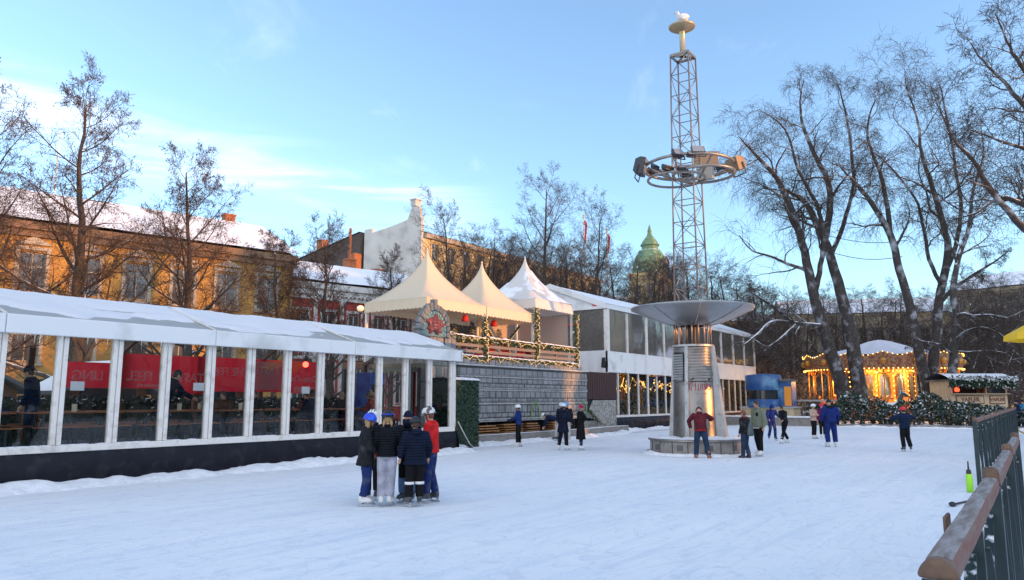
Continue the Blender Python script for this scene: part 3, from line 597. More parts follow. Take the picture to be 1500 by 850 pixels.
# ------------------------------------------------------------------ pagoda tents
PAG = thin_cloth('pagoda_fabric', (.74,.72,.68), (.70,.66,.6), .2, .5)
PAG_SUN = thin_cloth('sunlit_pagoda_fabric', (.78,.66,.48), (.76,.60,.40), .22, .5)  # same white cloth, with the warm sunlight put into its colour
PAGI = PAG
BAUB = M('red_bauble', (.3,.015,.02), .25)
def pagoda(name, label, x0, x1, y0, y1, zb, zv, zp, snow_amt, seed, PAG=PAG):
    t = thing(name, label, 'tent', ((x0+x1)/2,(y0+y1)/2,DZ)); cx_, cy_ = (x0+x1)/2, (y0+y1)/2; K = 14; rs = []; sn = MB()
    def ring(t_, off=0.):
        f = (1-t_)**1.6*.985+.015*(1-t_)+.012; hx, hy = (x1-x0)/2*f, (y1-y0)/2*f; z = zv+(zp-zv)*(t_**1.12)+off; pts = []
        for s in range(4):
            for k in range(6):
                q = k/6*2-1; c_ = [(q*hx,-hy),(hx,q*hy),(-q*hx,hy),(-hx,-q*hy)][s]; pull = 1-.05*(1-q*q)*math.sin(PI*min(1,t_*1.2)); pts.append((cx_+c_[0]*pull, cy_+c_[1]*pull, z))
        return pts
    mb = MB(); mb.rings([ring(i/K) for i in range(K+1)], True, False); mb.ell((cx_,cy_,zp+.02),(.05,.05,.06),8,6); mb.build('roof', PAG, t, True)
    # valance with a scalloped hem
    for (pa, pb) in (((x0,y0),(x1,y0)),((x1,y0),(x1,y1)),((x1,y1),(x0,y1)),((x0,y1),(x0,y0))):
        vb = MB(); top = []; bot = []; n = 64
        for i in range(n+1):
            u = i/n; x = pa[0]+(pb[0]-pa[0])*u; y = pa[1]+(pb[1]-pa[1])*u; nxx, nyy = (pb[1]-pa[1]), -(pb[0]-pa[0]); l = math.hypot(nxx,nyy)
            w = .012*math.sin(u*40); top.append((x+nxx/l*.01,y+nyy/l*.01,zv+.02)); bot.append((x+nxx/l*(.02+w),y+nyy/l*(.02+w),zb+.05*abs(math.sin(u*PI*16))))
        vb.rings([bot, top], False, False); vb.build('valance', PAG, t, True)
    for (x, y) in ((x0+.06,y0+.06),(x1-.06,y0+.06),(x1-.06,y1-.06),(x0+.06,y1-.06)):
        pb_ = MB(); pb_.box(x-.045,x+.045,y-.045,y+.045,DZ,zv); pb_.build('leg', WHITEF, t)
    mb = MB(); mb.box(x0+.1,x1-.1,y0+.05,y0+.11,zv-.12,zv-.06); mb.box(x0+.1,x1-.1,y1-.11,y1-.05,zv-.12,zv-.06); mb.box(x0+.05,x0+.11,y0+.1,y1-.1,zv-.12,zv-.06); mb.box(x1-.11,x1-.05,y0+.1,y1-.1,zv-.12,zv-.06); mb.build('eaves_frame', WHITEF, t)
    if snow_amt:
        rows = []; sb = MB(); ids = {}; fl = {}; KK = 26; rr_ = None
        for i in range(KK+1):
            t_ = .02+.75*i/KK; rg = ring(t_, .0)
            n4 = len(rg)
            for k in range(n4):
                p = Vector(rg[k]); a = nz(p.x,p.y,seed+p.z*.3,1.3)+.45*nz(p.x,p.y,seed+9,4.); f = 1 if a > .55-snow_amt else 0; c_ = Vector((cx_,cy_,p.z)); out = (p-c_).normalized()
                ids[i,k] = sb.add([p+out*(.025 if f else -.02)+Vector((0,0,.03 if f else -.02))]); fl[i,k] = f
        for i in range(KK):
            for k in range(n4):
                k2 = (k+1)%n4
                if fl[i,k]+fl[i+1,k]+fl[i,k2]+fl[i+1,k2] >= 1: sb.face((ids[i,k],ids[i,k2],ids[i+1,k2],ids[i+1,k]))
        if sb.f: sb.build('roof_snow', SNOW, t, True)
    return t
pagoda('pagoda_tent', 'left pagoda tent with the sunlit yellow side, behind the dragon arch', 21.30, 25.04, 19.15, 22.5, 5.20, 5.62, 7.95, 0, 1, PAG_SUN)
pagoda('pagoda_tent', 'middle pagoda tent with a sunlit pointed roof, narrower in view than its neighbour', 25.10, 28.72, 19.15, 22.5, 5.20, 5.62, 7.95, 0, 2, PAG_SUN)
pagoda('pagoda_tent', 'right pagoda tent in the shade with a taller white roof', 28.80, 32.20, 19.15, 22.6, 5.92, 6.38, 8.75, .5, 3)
LINING = thin_cloth('tent_lining', (.62,.5,.42), (.5,.35,.28), .3)
mb = MB(); mb.rings([[(32.1,y,z_) for z_ in (DZ,5.9)] for y in [19.4+.25*i+0 for i in range(13)]],False,False); mb.rings([[(x,22.45,z_) for z_ in (DZ,5.9)] for x in [28.9+.3*i for i in range(11)]],False,False)
tag(mb.build('tent_lining', LINING), 'pale cloth side lining inside the white pagoda tent', 'lining')
pg = 'garland-wrapped posts at the terrace edge'
for i, (x, zt, l) in enumerate(((21.55,5.15,'at the corner beside the dragon arch'),(24.75,5.15,'sunlit, under the left pagoda valance'),(28.62,5.9,'where the shaded pagoda meets the sunlit one'),(32.2,5.9,'against the clear side of the two-storey tent'))):
    zb0 = 4.30 if i == 0 else DZ
    garland('evergreen_garland', f'evergreen garland wound round a tent leg {l}', [(x,RY-.02,zb0),(x+.01,RY-.02,(zb0+zt)/2),(x,RY-.02,zt)], .15, 560, 50+i, FIR, pg, 70)
garland('evergreen_garland', 'thin garland hung in a slant inside the shaded pagoda, left strand', [(28.9,22.2,5.4),(29.8,22.3,4.7),(30.5,22.35,4.35)], .09, 200, 61, FIR, 'garlands inside the pagoda', 10)
garland('evergreen_garland', 'thin garland hung in a slant inside the shaded pagoda, right strand', [(31.9,22.2,5.5),(31.2,22.3,4.8),(30.6,22.35,4.4)], .09, 200, 62, FIR, 'garlands inside the pagoda', 10)
# small decorated firs on the deck
def xmas_tree(label, x, y, h, seed):
    rn = random.Random(seed); t = thing('christmas_tree', label, 'tree', (x,y,DZ), 0, 'small Christmas trees on the terrace'); mb = MB()
    for i in range(420):
        u = rn.random()**.7; a = rn.random()*2*PI; r = (1-u)*h*.30*rn.uniform(.4,1); z = DZ+.12+u*h*.95; d = Vector((math.cos(a),math.sin(a),-.35)); w = Vector((-math.sin(a),math.cos(a),0))*.05; p = Vector((x,y,z)); q = p+d*(r+.08); mb.poly([p-w*.3,q-w,q+d*.05,q+w,p+w*.3])
    mb.build('crown', FIR, t); mb = MB(); mb.tube([(x,y,DZ),(x,y,DZ+h)],[.04,.01],6); mb.build('trunk', BARK, t); mb = MB()
    for i in range(14):
        u = rn.random()*.8; a = rn.random()*2*PI; r = (1-u)*h*.28; mb.ell((x+r*math.cos(a),y+r*math.sin(a),DZ+.15+u*h*.9),(.05,.05,.05),8,6)
    mb.build('baubles', BAUB, t, True)
for i, (x, h, l) in enumerate(((25.9,1.9,'with red baubles under the middle of the sunlit tents'),(27.2,2.1,'beside the sunlit post at the right'),(29.3,1.9,'at the left inside the shaded pagoda'),(24.0,1.7,'under the left pagoda'))):
    xmas_tree('small decorated fir '+l, x, 21.6, h, 70+i)
mb = MB(); mb.ell((30.6,20.6,DZ+.80),(.45,.3,.14),14,8); t = tag(mb.build('red_basket', BAUB, None, True), 'round red basket on a stand inside the shaded pagoda', 'basket'); mb = MB(); mb.lathe([(.25,DZ),(.03,DZ+.05),(.03,DZ+.7)],10,(30.6,20.6,0)); mb.build('stand', DARKM, t)
# hanging heaters under the valance
for i, (x, y) in enumerate(((24.2,19.6),(26.6,19.9))):
    t = thing('patio_heater', ['red patio heater hung under the left sunlit pagoda','red patio heater hung under the middle pagoda'][i], 'heater', (x,y,4.8)); mb = MB(); mb.lathe([(.02,5.25),(.1,5.2),(.16,5.0),(.14,4.95),(.001,4.95)],12,(x,y,0)); mb.build('hood', RED, t); mb = MB(); mb.tube([(x,y,5.25),(x,y,5.6)],.012,5); mb.build('stem', DARKM, t)

# ------------------------------------------------------------------ the arched emblem on the corner
AX, AY, AZ, AR, AH = 21.15, 18.62, 4.25, .88, 0
ARSTONE = M('arch_stone', (.19,.205,.21), .8, col2=(.12,.135,.14), scale=6, bump=.6, bscale=12); TEALB = M('teal_backing', (.10,.20,.22), .7, col2=(.16,.27,.29), scale=3); DRAG = M('maroon_relief', (.20,.045,.05), .7, col2=(.13,.03,.035), scale=5); DRAG2 = M('pink_grey_relief', (.27,.11,.11), .7)
ar = thing('stone_arch', 'arched stone emblem with a maroon dragon-like beast on a pale blue field', 'arch', (AX,AY,4.1))
def aell(r, a, y, k=1.18): return (AX+r*math.cos(a), y, AZ+.0+r*k*math.sin(a))
mb = MB(); rn = random.Random(4); nv = 15; a_lo, a_hi = R(-12), R(192)
for i in range(nv):
    a0 = a_lo+(a_hi-a_lo)*i/nv+.012; a1 = a_lo+(a_hi-a_lo)*(i+1)/nv-.012; ro = AR+rn.uniform(.0,.05)+(.14 if i == nv//2 else 0); ri = AR-.2; yo = AY-rn.uniform(.06,.10)
    f = [aell(ri,a0,yo),aell(ro,a0,yo),aell(ro,(a0+a1)/2,yo),aell(ro,a1,yo),aell(ri,a1,yo)]; g = [(p[0],AY+.12,p[2]) for p in f]; mb.rings([f,g])
bevel(mb.build('voussoirs', ARSTONE, ar), .015, 1)
mb = MB(); pts = [aell(AR-.19,a_lo+(a_hi-a_lo)*i/30,AY-.02) for i in range(31)]; mb.rings([pts,[(p[0],AY+.1,p[2]) for p in pts]]); mb.build('field', TEALB, ar)
mb = MB(); 
for i in range(16):
    a = a_lo+(a_hi-a_lo)*(i+.5)/16; c_ = aell(AR-.27,a,AY-.035); mb.ell(c_,(.075,.03,.07),7,5)
mb.build('pebble_rim', M('teal_pebble', (.17,.30,.31), .7), ar, True)
mb = MB(); out = []
for i in range(40):
    a = 2*PI*i/40; spike = .40+.07*math.sin(a*5+.6)+.06*math.sin(a*9+1.3)+.03*math.sin(a*14); out.append((AX+.02+1.15*spike*math.cos(a), AY-.06, AZ+.26+.82*spike*math.sin(a)))
mb.rings([[(AX+(p[0]-AX)*.8,AY-.10,AZ+.26+(p[2]-AZ-.26)*.8) for p in out], out, [(p[0],AY-.0,p[2]) for p in out]]); mb.build('beast_relief', DRAG, ar)
mb = MB()
for (x, z_, rx, rz_) in ((-.13,.36,.07,.03),(.15,.37,.07,.03),(.0,.24,.15,.05),(-.02,.13,.19,.035),(-.30,.30,.05,.10),(.32,.31,.05,.10),(-.2,.06,.10,.04),(.22,.05,.10,.04)): mb.ell((AX+x,AY-.10,AZ+z_),(rx,.035,rz_),10,6)
mb.build('beast_face', DRAG2, ar, True)

# ------------------------------------------------------------------ ivy-clad box at the end of the marquee
IVY = M('ivy_leaf', (.012,.035,.018), .6, col2=(.03,.065,.03), scale=9)
iv = thing('ivy_box', 'tall ivy-covered box with snow on top at the end of the marquee', 'hedge', (21.4,17.5,0)); mb = MB(); x0,x1,y0,y1,zt = 20.75,22.25,17.35,18.35,2.42; mb.box(x0,x1,y0,y1,0,zt-.02); rn = random.Random(2)
for i in range(5200):
    s = rn.choice('fflrt'); a, b_ = rn.random(), rn.random()
    if s == 'f': p = Vector((x0+(x1-x0)*a,y0,zt*b_)); n = Vector((0,-1,0))
    elif s == 'l': p = Vector((x0,y0+(y1-y0)*a,zt*b_)); n = Vector((-1,0,0))
    elif s == 'r': p = Vector((x1,y0+(y1-y0)*a,zt*b_)); n = Vector((1,0,0))
    else: p = Vector((x0+(x1-x0)*a,y0+(y1-y0)*b_,zt)); n = Vector((0,0,1))
    n = (n+Vector((rn.gauss(0,.5),rn.gauss(0,.5),rn.gauss(0,.5)))).normalized(); u = n.cross(Vector((rn.gauss(0,1),rn.gauss(0,1),rn.gauss(0,1)))).normalized(); w = n.cross(u); p += n*rn.uniform(0,.06); s_ = rn.uniform(.03,.055); mb.poly([p-u*s_,p-w*s_*.7,p+u*s_*1.2,p+w*s_*.7])
mb.build('foliage', IVY, iv)
mb = MB(); rs = []
for i in range(19):
    x = x0-.06+(x1-x0+.12)*i/18; rs.append([(x, y0-.07+(y1-y0+.14)*k/10, zt+.02+(.10+.05*nz(x,k,3,2.))*math.sin(PI*k/10)**.4) for k in range(11)])
mb.rings(rs,False,False); mb.build('snow_cap', SNOWY, iv, True)
# loose cable and rock at the marquee corner
mb = MB(); mb.tube([(20.1,16.55,.9),(20.15,16.45,.5),(20.3,16.3,.18),(20.6,16.3,.12),(20.5,16.6,.1),(20.9,16.9,.08)],.02,6); tag(mb.build('power_cable', DARKM, None, True), 'loose black cable hanging from the corner of the marquee', 'cable')
mb = MB(); mb.tube([(20.05,16.5,1.0),(20.25,16.4,.6),(20.5,16.35,.25),(20.8,16.4,.1)],.018,6); tag(mb.build('power_cable', M('pale_cable',(.5,.5,.48),.5), None, True), 'loose pale cable hanging beside the black one at the marquee corner', 'cable')

# ------------------------------------------------------------------ two-storey tent
AXX, AYY, AW, AL = 37.2, 20.0, 7.2, 26.0; Z_F, Z_M0, Z_M1, Z_E, Z_R = .76, 3.24, 4.42, 6.95, 8.35
UP = glass('clear_plastic_film', (.46,.45,.42), .05, .12, 1.5, .12, (.35,.33,.30)); LOW = glass('lower_glass', (.78,.82,.8), .05, .03); FILMG = glass('gable_film', (.50,.46,.42), .04, .2, 1.5, .22, (.42,.38,.34))
tw = thing('two_storey_tent', 'white two-storey glazed tent behind the stone terrace', 'tent', (AXX+AL/2,AYY+AW/2,0))
yr = AYY+AW/2; x1_ = AXX+AL; NX = 20; rows = []
for i in range(NX+1):
    x = AXX-.15+(AL+.3)*i/NX; rows.append([(x, AYY-.12+(AW+.24)*k/12, Z_E+.1+(Z_R-Z_E)*(1-abs(2*k/12-1))-.06*math.sin(PI*i*10/NX)**2*math.sin(PI*abs(2*k/12-1))) for k in range(13)])
mb = MB(); mb.rings(rows,False,False); mb.build('roof', WHITE, tw, True)
mb = MB(); rows = [[(x, AYY-.06+(AW*.62)*k/12, Z_E+.125+(Z_R-Z_E)*(1-abs(2*(.06+(AW*.62)*k/12)/(AW+.24)-1))+.02*nz(x,k,2,1.)) for k in range(13)] for x in [AXX-.13+(AL+.26)*i/60 for i in range(61)]]; mb.rings(rows,False,False); mb.build('roof_snow', SNOW, tw, True)
mb = MB(); rk = [(AYY-.12,Z_E+.12),(yr,Z_R+.13),(AYY+AW+.12,Z_E+.12)]
for (ya,za),(yb_,zb_) in zip(rk,rk[1:]): mb.rings([[(AXX-.165,ya,za-.3),(AXX-.165,yb_,zb_-.3)],[(AXX-.165,ya,za+.03),(AXX-.165,yb_,zb_+.03)]],False,False)
mb.build('rake_fascia', WHITE, tw)
for xe in (AXX-.05, x1_+.05):
    mb = MB(); mb.poly([(xe,AYY,Z_E),(xe,AYY+AW,Z_E),(xe,yr,Z_R+.02)]); mb.build('gable', WHITE, tw)
mb = MB(); mb.box(AXX-.12,x1_+.12,AYY-.14,AYY-.09,Z_E-.16,Z_E+.11); mb.build('fascia', WHITE, tw)
mb = MB(); mb.box(AXX-.14,AXX-.09,AYY-.1,AYY+AW,Z_E-.16,Z_E+.05); mb.build('fascia', WHITE, tw)
for i in range(11):
    x = AXX+2.6*i; wd_ = .16 if i % 2 == 0 else .07; mb = MB()
    if i: mb.box(x-wd_/2,x+wd_/2,AYY-.07,AYY+.05,Z_M1+.003,Z_E-.17)
    else: mb.box(x-.05,x+.28,AYY-.1,AYY+.1,Z_M1+.003,Z_E-.17)
    mb.build('upper_post', WHITEF, tw)
for i in range(21):
    x = AXX+1.3*i; mb = MB(); w_ = .14 if i == 0 or i % 4 == 0 else .08
    mb.box(x-w_/2+(.0 if i else .05),x+w_/2+(0 if i else .05),AYY-.06,AYY+.05,Z_F+.1,Z_M0-.003); mb.build('lower_post', WHITEF, tw)
rows = []; mb = MB()
for i in range(131):
    x = AXX+AL*i/130; fold = .05*nz(x,0,1,2.2)*(1 if i % 20 > 8 else .3); rows.append([(x,AYY-.085+fold*math.sin(PI*k/6)+.02*math.sin(x*7+k*.8)*(k<4),Z_M0+(Z_M1-Z_M0)*k/6) for k in range(7)])
mb.rings(rows,False,False); mb.build('middle_band', WHITE, tw, True)
for i in range(10):
    a = AXX+2.6*i; mb = MB(); rows = [[(a+(.28 if i == 0 else .06)+(2.5-(.22 if i==0 else 0))*k/8, AYY-.005+.03*nz(a+k,zz_,1,.9), Z_M1+.02+(Z_E-.17-Z_M1-.02)*zz_/4) for zz_ in range(5)] for k in range(9)]; mb.rings(rows,False,False); mb.build('upper_window', UP, tw, True)
for i in range(20):
    a = AXX+1.3*i; mb = MB(); mb.poly([(a+.06,AYY,Z_F+.1),(a+1.25,AYY,Z_F+.1),(a+1.25,AYY,Z_M0),(a+.06,AYY,Z_M0)]); mb.build('lower_window', LOW, tw)
mb = MB(); mb.box(AXX,x1_,AYY-.08,AYY+.05,Z_F-.02,Z_F+.097); mb.build('sill', WHITEF, tw)
mb = MB(); mb.box(AXX+.05,x1_-.05,AYY+.06,AYY+AW,Z_M0+.3,Z_M0+.6); mb.build('upper_floor', FLOORM, tw); mb = MB(); mb.box(AXX+.05,x1_-.05,AYY+.06,AYY+AW,.4,Z_F); mb.build('lower_floor', FLOORM, tw)
mb = MB(); rows = []
for i in range(90):
    x = AXX+.1+(AL-.1)*i/89; rows.append([(x,AYY-.10-.12*math.sin(PI*k/6)*(1+.8*nz(x,k*.3,2,1.5))-.05*k/6,(Z_F-.02)*(1-k/6)) for k in range(7)])
mb.rings(rows,False,False); mb.build('skirt', BLACKT, tw, True)
# gable end towards the terrace
rows = [[(AXX-.04+.06*nz(y,zz_,5,1.8), y, Z_M1+(Z_E-.17-Z_M1)*zz_/5) for zz_ in range(6)] for y in [AYY+.12+(AW-.2)*k/24 for k in range(25)]]; mb = MB(); mb.rings(rows,False,False); mb.build('gable_window', FILMG, tw, True)
rows = [[(AXX-.07+.05*math.sin(y*9)*(1-zz_/5), y, Z_M0-.05+(Z_M1-Z_M0+.08)*zz_/5) for zz_ in range(6)] for y in [AYY+.0+(AW)*k/70 for k in range(71)]]; mb = MB(); mb.rings(rows,False,False); mb.build('gable_band', WHITE, tw, True)
mb = MB(); mb.box(AXX-.05,AXX+.15,AYY-.08,AYY+.12,.0,Z_M0-.06); mb.build('corner_post', METALP, tw)
mb = MB(); mb.box(AXX+.0,x1_,AYY+AW,AYY+AW+.06,Z_F,Z_E); mb.build('rear_wall', M('rear_cloth', (.42,.38,.33), .8), tw)
mb = MB(); mb.poly([(x1_,AYY,Z_F),(x1_,AYY+AW,Z_F),(x1_,AYY+AW,Z_E),(x1_,AYY,Z_E)]); mb.build('end_wall', WHITE, tw)
REDN = M('red_lettering', (.6,.03,.05), .5)
mb = MB(); mb.box(AXX-.145,AXX-.141,AYY+.45,AYY+.75,Z_E+.0,Z_E+.22); mb.build('red_badge', REDN, tw)
mb = MB(); mb.rings([[(AXX-.14,AYY+1.6+.03*i,5.95+.05*math.sin(i*1.1)),(AXX-.14,AYY+1.6+.03*i,6.05+.05*math.sin(i*1.1+.6))] for i in range(40)],False,False); mb.build('red_script', REDN, tw)
mb = MB(); mb.box(AXX-.12,AXX-.115,AYY+1.9,AYY+2.2,5.45,5.62); mb.build('paper', PAPER, tw)
mb = MB(); mb.rings([[(AXX-.11,AYY-.05,3.45),(AXX-.11,AYY+.28,3.5)],[(AXX-.11,AYY+.02,4.05),(AXX-.11,AYY+.22,4.05)]],False,False); mb.build('dark_tag', DARKM, tw)
# in the lower hall: Christmas trees, warm strings of lamps
WARM = M('warm_bulb', (1,.6,.2), .5, emit=(1,.5,.12), estr=1.7)
for i in range(9):
    x = 44+2.1*i; t = thing('string_lights', f'warm bulb string in the lower hall of the two-storey tent, {["first","second","third","fourth","fifth","sixth","seventh","eighth","ninth"][i]} from its corner', 'lights', (x,22,2.6), 0, 'string lights in the lower hall'); mb = MB(); rn = random.Random(i)
    w_ = [(x+rn.uniform(-.6,.6),21.8+1.6*k/15,2.65+rn.gauss(0,.25)) for k in range(15)]
    for q in w_: mb.ell(q,(.024,.024,.024),5,4)
    mb.tube(w_,.005,3,False); mb.build('bulbs', WARM, t)
for i in range(7):
    x = 38.3+1.5*i; rn = random.Random(90+i); h = rn.uniform(1.3,2.1); t = thing('christmas_tree', f'dark fir behind the lower panes of the two-storey tent, {["first","second","third","fourth","fifth","sixth","seventh"][i]} from its corner', 'tree', (x,21.2,Z_F), 0, 'firs in the lower hall'); mb = MB()
    for k in range(260):
        u = rn.random()**.7; a = rn.random()*2*PI; r = (1-u)*h*.32*rn.uniform(.4,1); d = Vector((math.cos(a),math.sin(a),-.3)); w = Vector((-math.sin(a),math.cos(a),0))*.06; p = Vector((x,21.2,Z_F+.1+u*h)); q = p+d*(r+.1); mb.poly([p-w*.3,q-w,q+w,p+w*.3])
    mb.build('crown', FIR, t); mb = MB(); mb.tube([(x,21.2,Z_F),(x,21.2,Z_F+h)],[.04,.01],5); mb.build('trunk', BARK, t)

# entrance between the terrace and the two-storey tent
en = thing('entrance_screen', 'red-brown slatted screen over a mottled grey board beside the two-storey tent', 'screen', (35,19.3,0)); mb = MB()
for i in range(22): mb.box(32.75+.19*i,32.75+.19*i+.15,19.25,19.30,1.75,3.15)
mb.build('slats', M('redbrown_slat', (.06,.028,.024), .8), en); mb = MB(); mb.poly([(33.2,19.28,.3),(36.9,19.28,.3),(36.9,19.28,1.7),(34.3,19.28,1.7)]); mb.build('board', M('mottled_board', (.40,.38,.34), .8, col2=(.16,.15,.13), scale=9), en)
garland('evergreen_garland', 'dark garland hanging in a slant in front of the mottled board by the two-storey tent', [(32.8,19.1,1.9),(33.6,19.1,1.2),(34.8,19.1,.5)], .12, 260, 66, FIR, None, 0)
# market stalls and a clipped hedge behind the marquee
CHAL = M('chalet_boards', (.14,.06,.025), .7, col2=(.09,.04,.018), scale=4, stretch=(1,1,8))
for i, (x, w, l) in enumerate(((4.2,3.0,'leftmost behind the marquee'),(8.4,3.0,'second from the left behind the marquee'),(12.6,2.6,'behind the red banners'),(16.4,2.6,'behind the right half of the marquee'))):
    t = thing('market_stall', 'brown wooden market stall with a snowy gable roof, '+l, 'stall', (x,24.6,0), 0, 'wooden stalls behind the marquee'); mb = MB(); y0, y1 = 25.2, 27.1
    mb.box(x-w/2,x+w/2,y0,y1,0,2.05); mb.rings([[(x-w/2,y0-.002,2.052),(x+w/2,y0-.002,2.052),(x,y0-.002,2.8)],[(x-w/2,y1,2.052),(x+w/2,y1,2.052),(x,y1,2.8)]]); mb.build('wall', CHAL, t)
    mb = MB()
    for s_ in (-1,1): mb.rings([[(x+s_*(w/2+.35),y0-.35,1.9),(x,y0-.35,2.92),(x,y0-.35,3.02),(x+s_*(w/2+.35),y0-.35,2.02)],[(x+s_*(w/2+.35),y1+.3,1.9),(x,y1+.3,2.92),(x,y1+.3,3.02),(x+s_*(w/2+.35),y1+.3,2.02)]])
    mb.build('roof', ROOFS, t); mb = MB(); mb.box(x-w*.35,x+w*.35,y0-.03,y0-.005,1.15,2.1); mb.build('hatch', DARKGL, t); mb = MB(); mb.box(x-w*.4,x+w*.4,y0-.35,y0-.01,1.02,1.08); mb.build('counter', CHAL, t)
hg = thing('clipped_hedge', 'dark clipped hedge dusted with snow behind the marquee', 'hedge', (10,22.4,0)); mb = MB(); rn = random.Random(44); mb.box(-2,21,22.1,22.6,0,1.65)
for i in range(9000):
    x = rn.uniform(-2,21); top_ = rn.random() < .45; p = Vector((x, rn.uniform(22.0,22.7) if top_ else 22.08, 1.68 if top_ else rn.uniform(.2,1.7)))+Vector((0,rn.uniform(-.07,.05),rn.uniform(-.05,.10))); d = Vector((rn.gauss(0,.6),-.6,rn.gauss(.3,.5))).normalized(); s_ = d.cross(Vector((rn.gauss(0,1),rn.gauss(0,1),rn.gauss(0,1)))).normalized()*.03; mb.poly([p-s_,p+d*.07-s_*1.3,p+d*.12,p+d*.07+s_*1.3,p+s_])
mb.build('foliage', M('hedge_leaf', (.02,.035,.022), .7, col2=(.05,.06,.04), scale=6, snow=.9, thr=.75, sscale=5), hg)
# ------------------------------------------------------------------ the light tower on its round bench
TX_, TY_ = 23.93, 9.60
lt = thing('light_tower', 'steel light tower with a dish canopy, lattice mast and a ring of floodlights', 'light tower', (TX_,TY_,0))
toc = math.atan2(-TY_, -TX_)                     # direction from the tower to where people stand
def pol(r, a, z): return Vector((TX_+r*math.cos(a), TY_+r*math.sin(a), z))
STEELB = M('brushed_cladding', (.34,.31,.29), .36, .85, col2=(.27,.25,.23), scale=2.5, dirt=(.19,.165,.145), dscale=3.5, bump=.04, bscale=60)
CONCB = M('bench_cladding', (.34,.31,.28), .5, .35, col2=(.27,.24,.215), scale=4, dirt=(.17,.14,.12), dscale=6)
mb = MB(); mb.lathe([(1.47,-.05),(1.47,.42)],64,(TX_,TY_,0)); mb.build('bench_drum', CONCB, lt, True)
mb = MB(); mb.lathe([(.6,.50),(1.53,.50),(1.55,.485),(1.55,.44),(1.53,.425),(1.46,.425)],64,(TX_,TY_,0)); bevel(mb.build('bench_rim', STEELB, lt, False), .006)
mb = MB(); 
for i in range(9):
    a = toc-2*PI*i/18-.35+PI*.5; mb.tube([pol(1.475,a,.0),pol(1.475,a,.42)],.012,4)
mb.build('bench_seam', DARKM, lt)
for i in range(10):
    a = toc+PI/5*i+.28; mb = MB(); mb.obox(pol(1.47,a,.24),(.03,.19,.17),a); mb.build('bench_vent', M('vent_grey',(.13,.125,.12),.6,.3) if 'vent_grey' not in MATS else MATS['vent_grey'], lt)
mb = MB(); rs = []
for i in range(97):
    a = 2*PI*i/96; rs.append([pol(.6+.92*k/8-.03*(k==8)*random.Random(i).random(),a,.505+max(0,(.05+.05*nz(math.cos(a)*2,math.sin(a)*2+k*.25,3,1.7)))*(1-(k/8)**6)) for k in range(9)])
mb.rings(rs,False,False); mb.build('bench_snow', SNOWY, lt, True)
# column: tapered clad body with corrugated upper part, fins, louvre, graffiti
CR0, CR1 = .74, .62
def cr(z): return CR0+(CR1-CR0)*(z-.5)/(3.45-.5)
mb = MB(); mb.lathe([(cr(z),z) for z in (.5,1.0,1.62)],48,(TX_,TY_,0)); mb.lathe([(cr(1.625)+.004,1.625),(cr(2.3)+.004,2.3)],48,(TX_,TY_,0)); mb.build('column_cladding', STEELB, lt, True)
mb = MB(); prof = []
n = 12
for i in range(n):
    z0 = 2.31+i*(1.14/n); dz = 1.14/n; prof += [(cr(z0)-.012,z0),(cr(z0)+.02,z0+dz*.3),(cr(z0)+.02,z0+dz*.7),(cr(z0)-.012,z0+dz*.98)]
mb.lathe(prof,48,(TX_,TY_,0)); mb.build('corrugated_cladding', STEELB, lt, True)
for k in range(4):
    a = toc+(R(-19),R(112),R(-100),R(180))[k]; mb = MB(); d = Vector((math.cos(a),math.sin(a),0)); 
    for (za,zb) in ((.5,3.50),): mb.rings([[pol(cr(za)-.05,a,za)+Vector((-d.y,d.x,0))*s for s in (-.06,.06)]+[pol(cr(za)+.13,a,za)+Vector((-d.y,d.x,0))*s for s in (.06,-.06)],[pol(cr(zb)-.05,a,zb)+Vector((-d.y,d.x,0))*s for s in (-.05,.05)]+[pol(cr(zb)+.05,a,zb)+Vector((-d.y,d.x,0))*s for s in (.05,-.05)]])
    mb.build('fin', METALP, lt)
# the broad flat wing on the right of the column
a = toc+R(72); d = Vector((math.cos(a),math.sin(a),0)); t_ = Vector((-d.y,d.x,0))
mb = MB(); mb.rings([[pol(.55,a,.5)+t_*-.14,pol(1.04,a,.5)+t_*-.14,pol(1.04,a,.5)+t_*.14,pol(.55,a,.5)+t_*.14],[pol(.5,a,3.5)+t_*-.1,pol(.70,a,3.5)+t_*-.1,pol(.70,a,3.5)+t_*.1,pol(.5,a,3.5)+t_*.1]]); mb.build('fin', METALP, lt)
a = toc+R(-46); mb = MB(); d = Vector((math.cos(a),math.sin(a),0)); t_ = Vector((-d.y,d.x,0))
for i in range(10):
    z = 2.42+i*.085; mb.obox(pol(cr(z)+.03,a,z),(.05,.42,.05),a,0,R(35))
mb.build('louvre', METALP, lt); mb = MB(); mb.obox(pol(cr(2.8)+.004,a,2.8),(.03,.44,.92),a); mb.build('louvre_backing', DARKM, lt)
GRAF = M('red_spray_paint', (.35,.03,.05), .6); BLK = M('black_spray_paint', (.02,.02,.02), .6)
mb = MB(); bb_ = MB(); a0 = toc+R(14)
def gr(s, z): aa = a0+s/.69; return pol(cr(z)+.012,aa,z)
word = [[(-.02,.02),(.0,.26),(.06,.12),(.12,.26),(.14,.02)],[(.20,.02),(.19,.2),(.27,.22),(.28,.04),(.2,.02)],[(.34,.22),(.34,.03),(.42,.03),(.42,.22)],[(.48,.03),(.48,.23)],[(.48,.12),(.56,.22)],[(.49,.13),(.57,.02)],[(.66,.2),(.6,.16),(.66,.1),(.61,.03)],[(-.10,.12),(-.03,.27)],[(-.1,.12),(-.02,-.02)]]
for st in word: mb.tube([gr(p[0]-.25+.03*math.sin(i),2.02+p[1]*1.05) for i, p in enumerate(st)],.011,4)
mb.tube([gr(-.1,1.93),(gr(.2,1.935)),gr(.33,1.93)],.005,4); mb.build('graffiti', GRAF, lt)
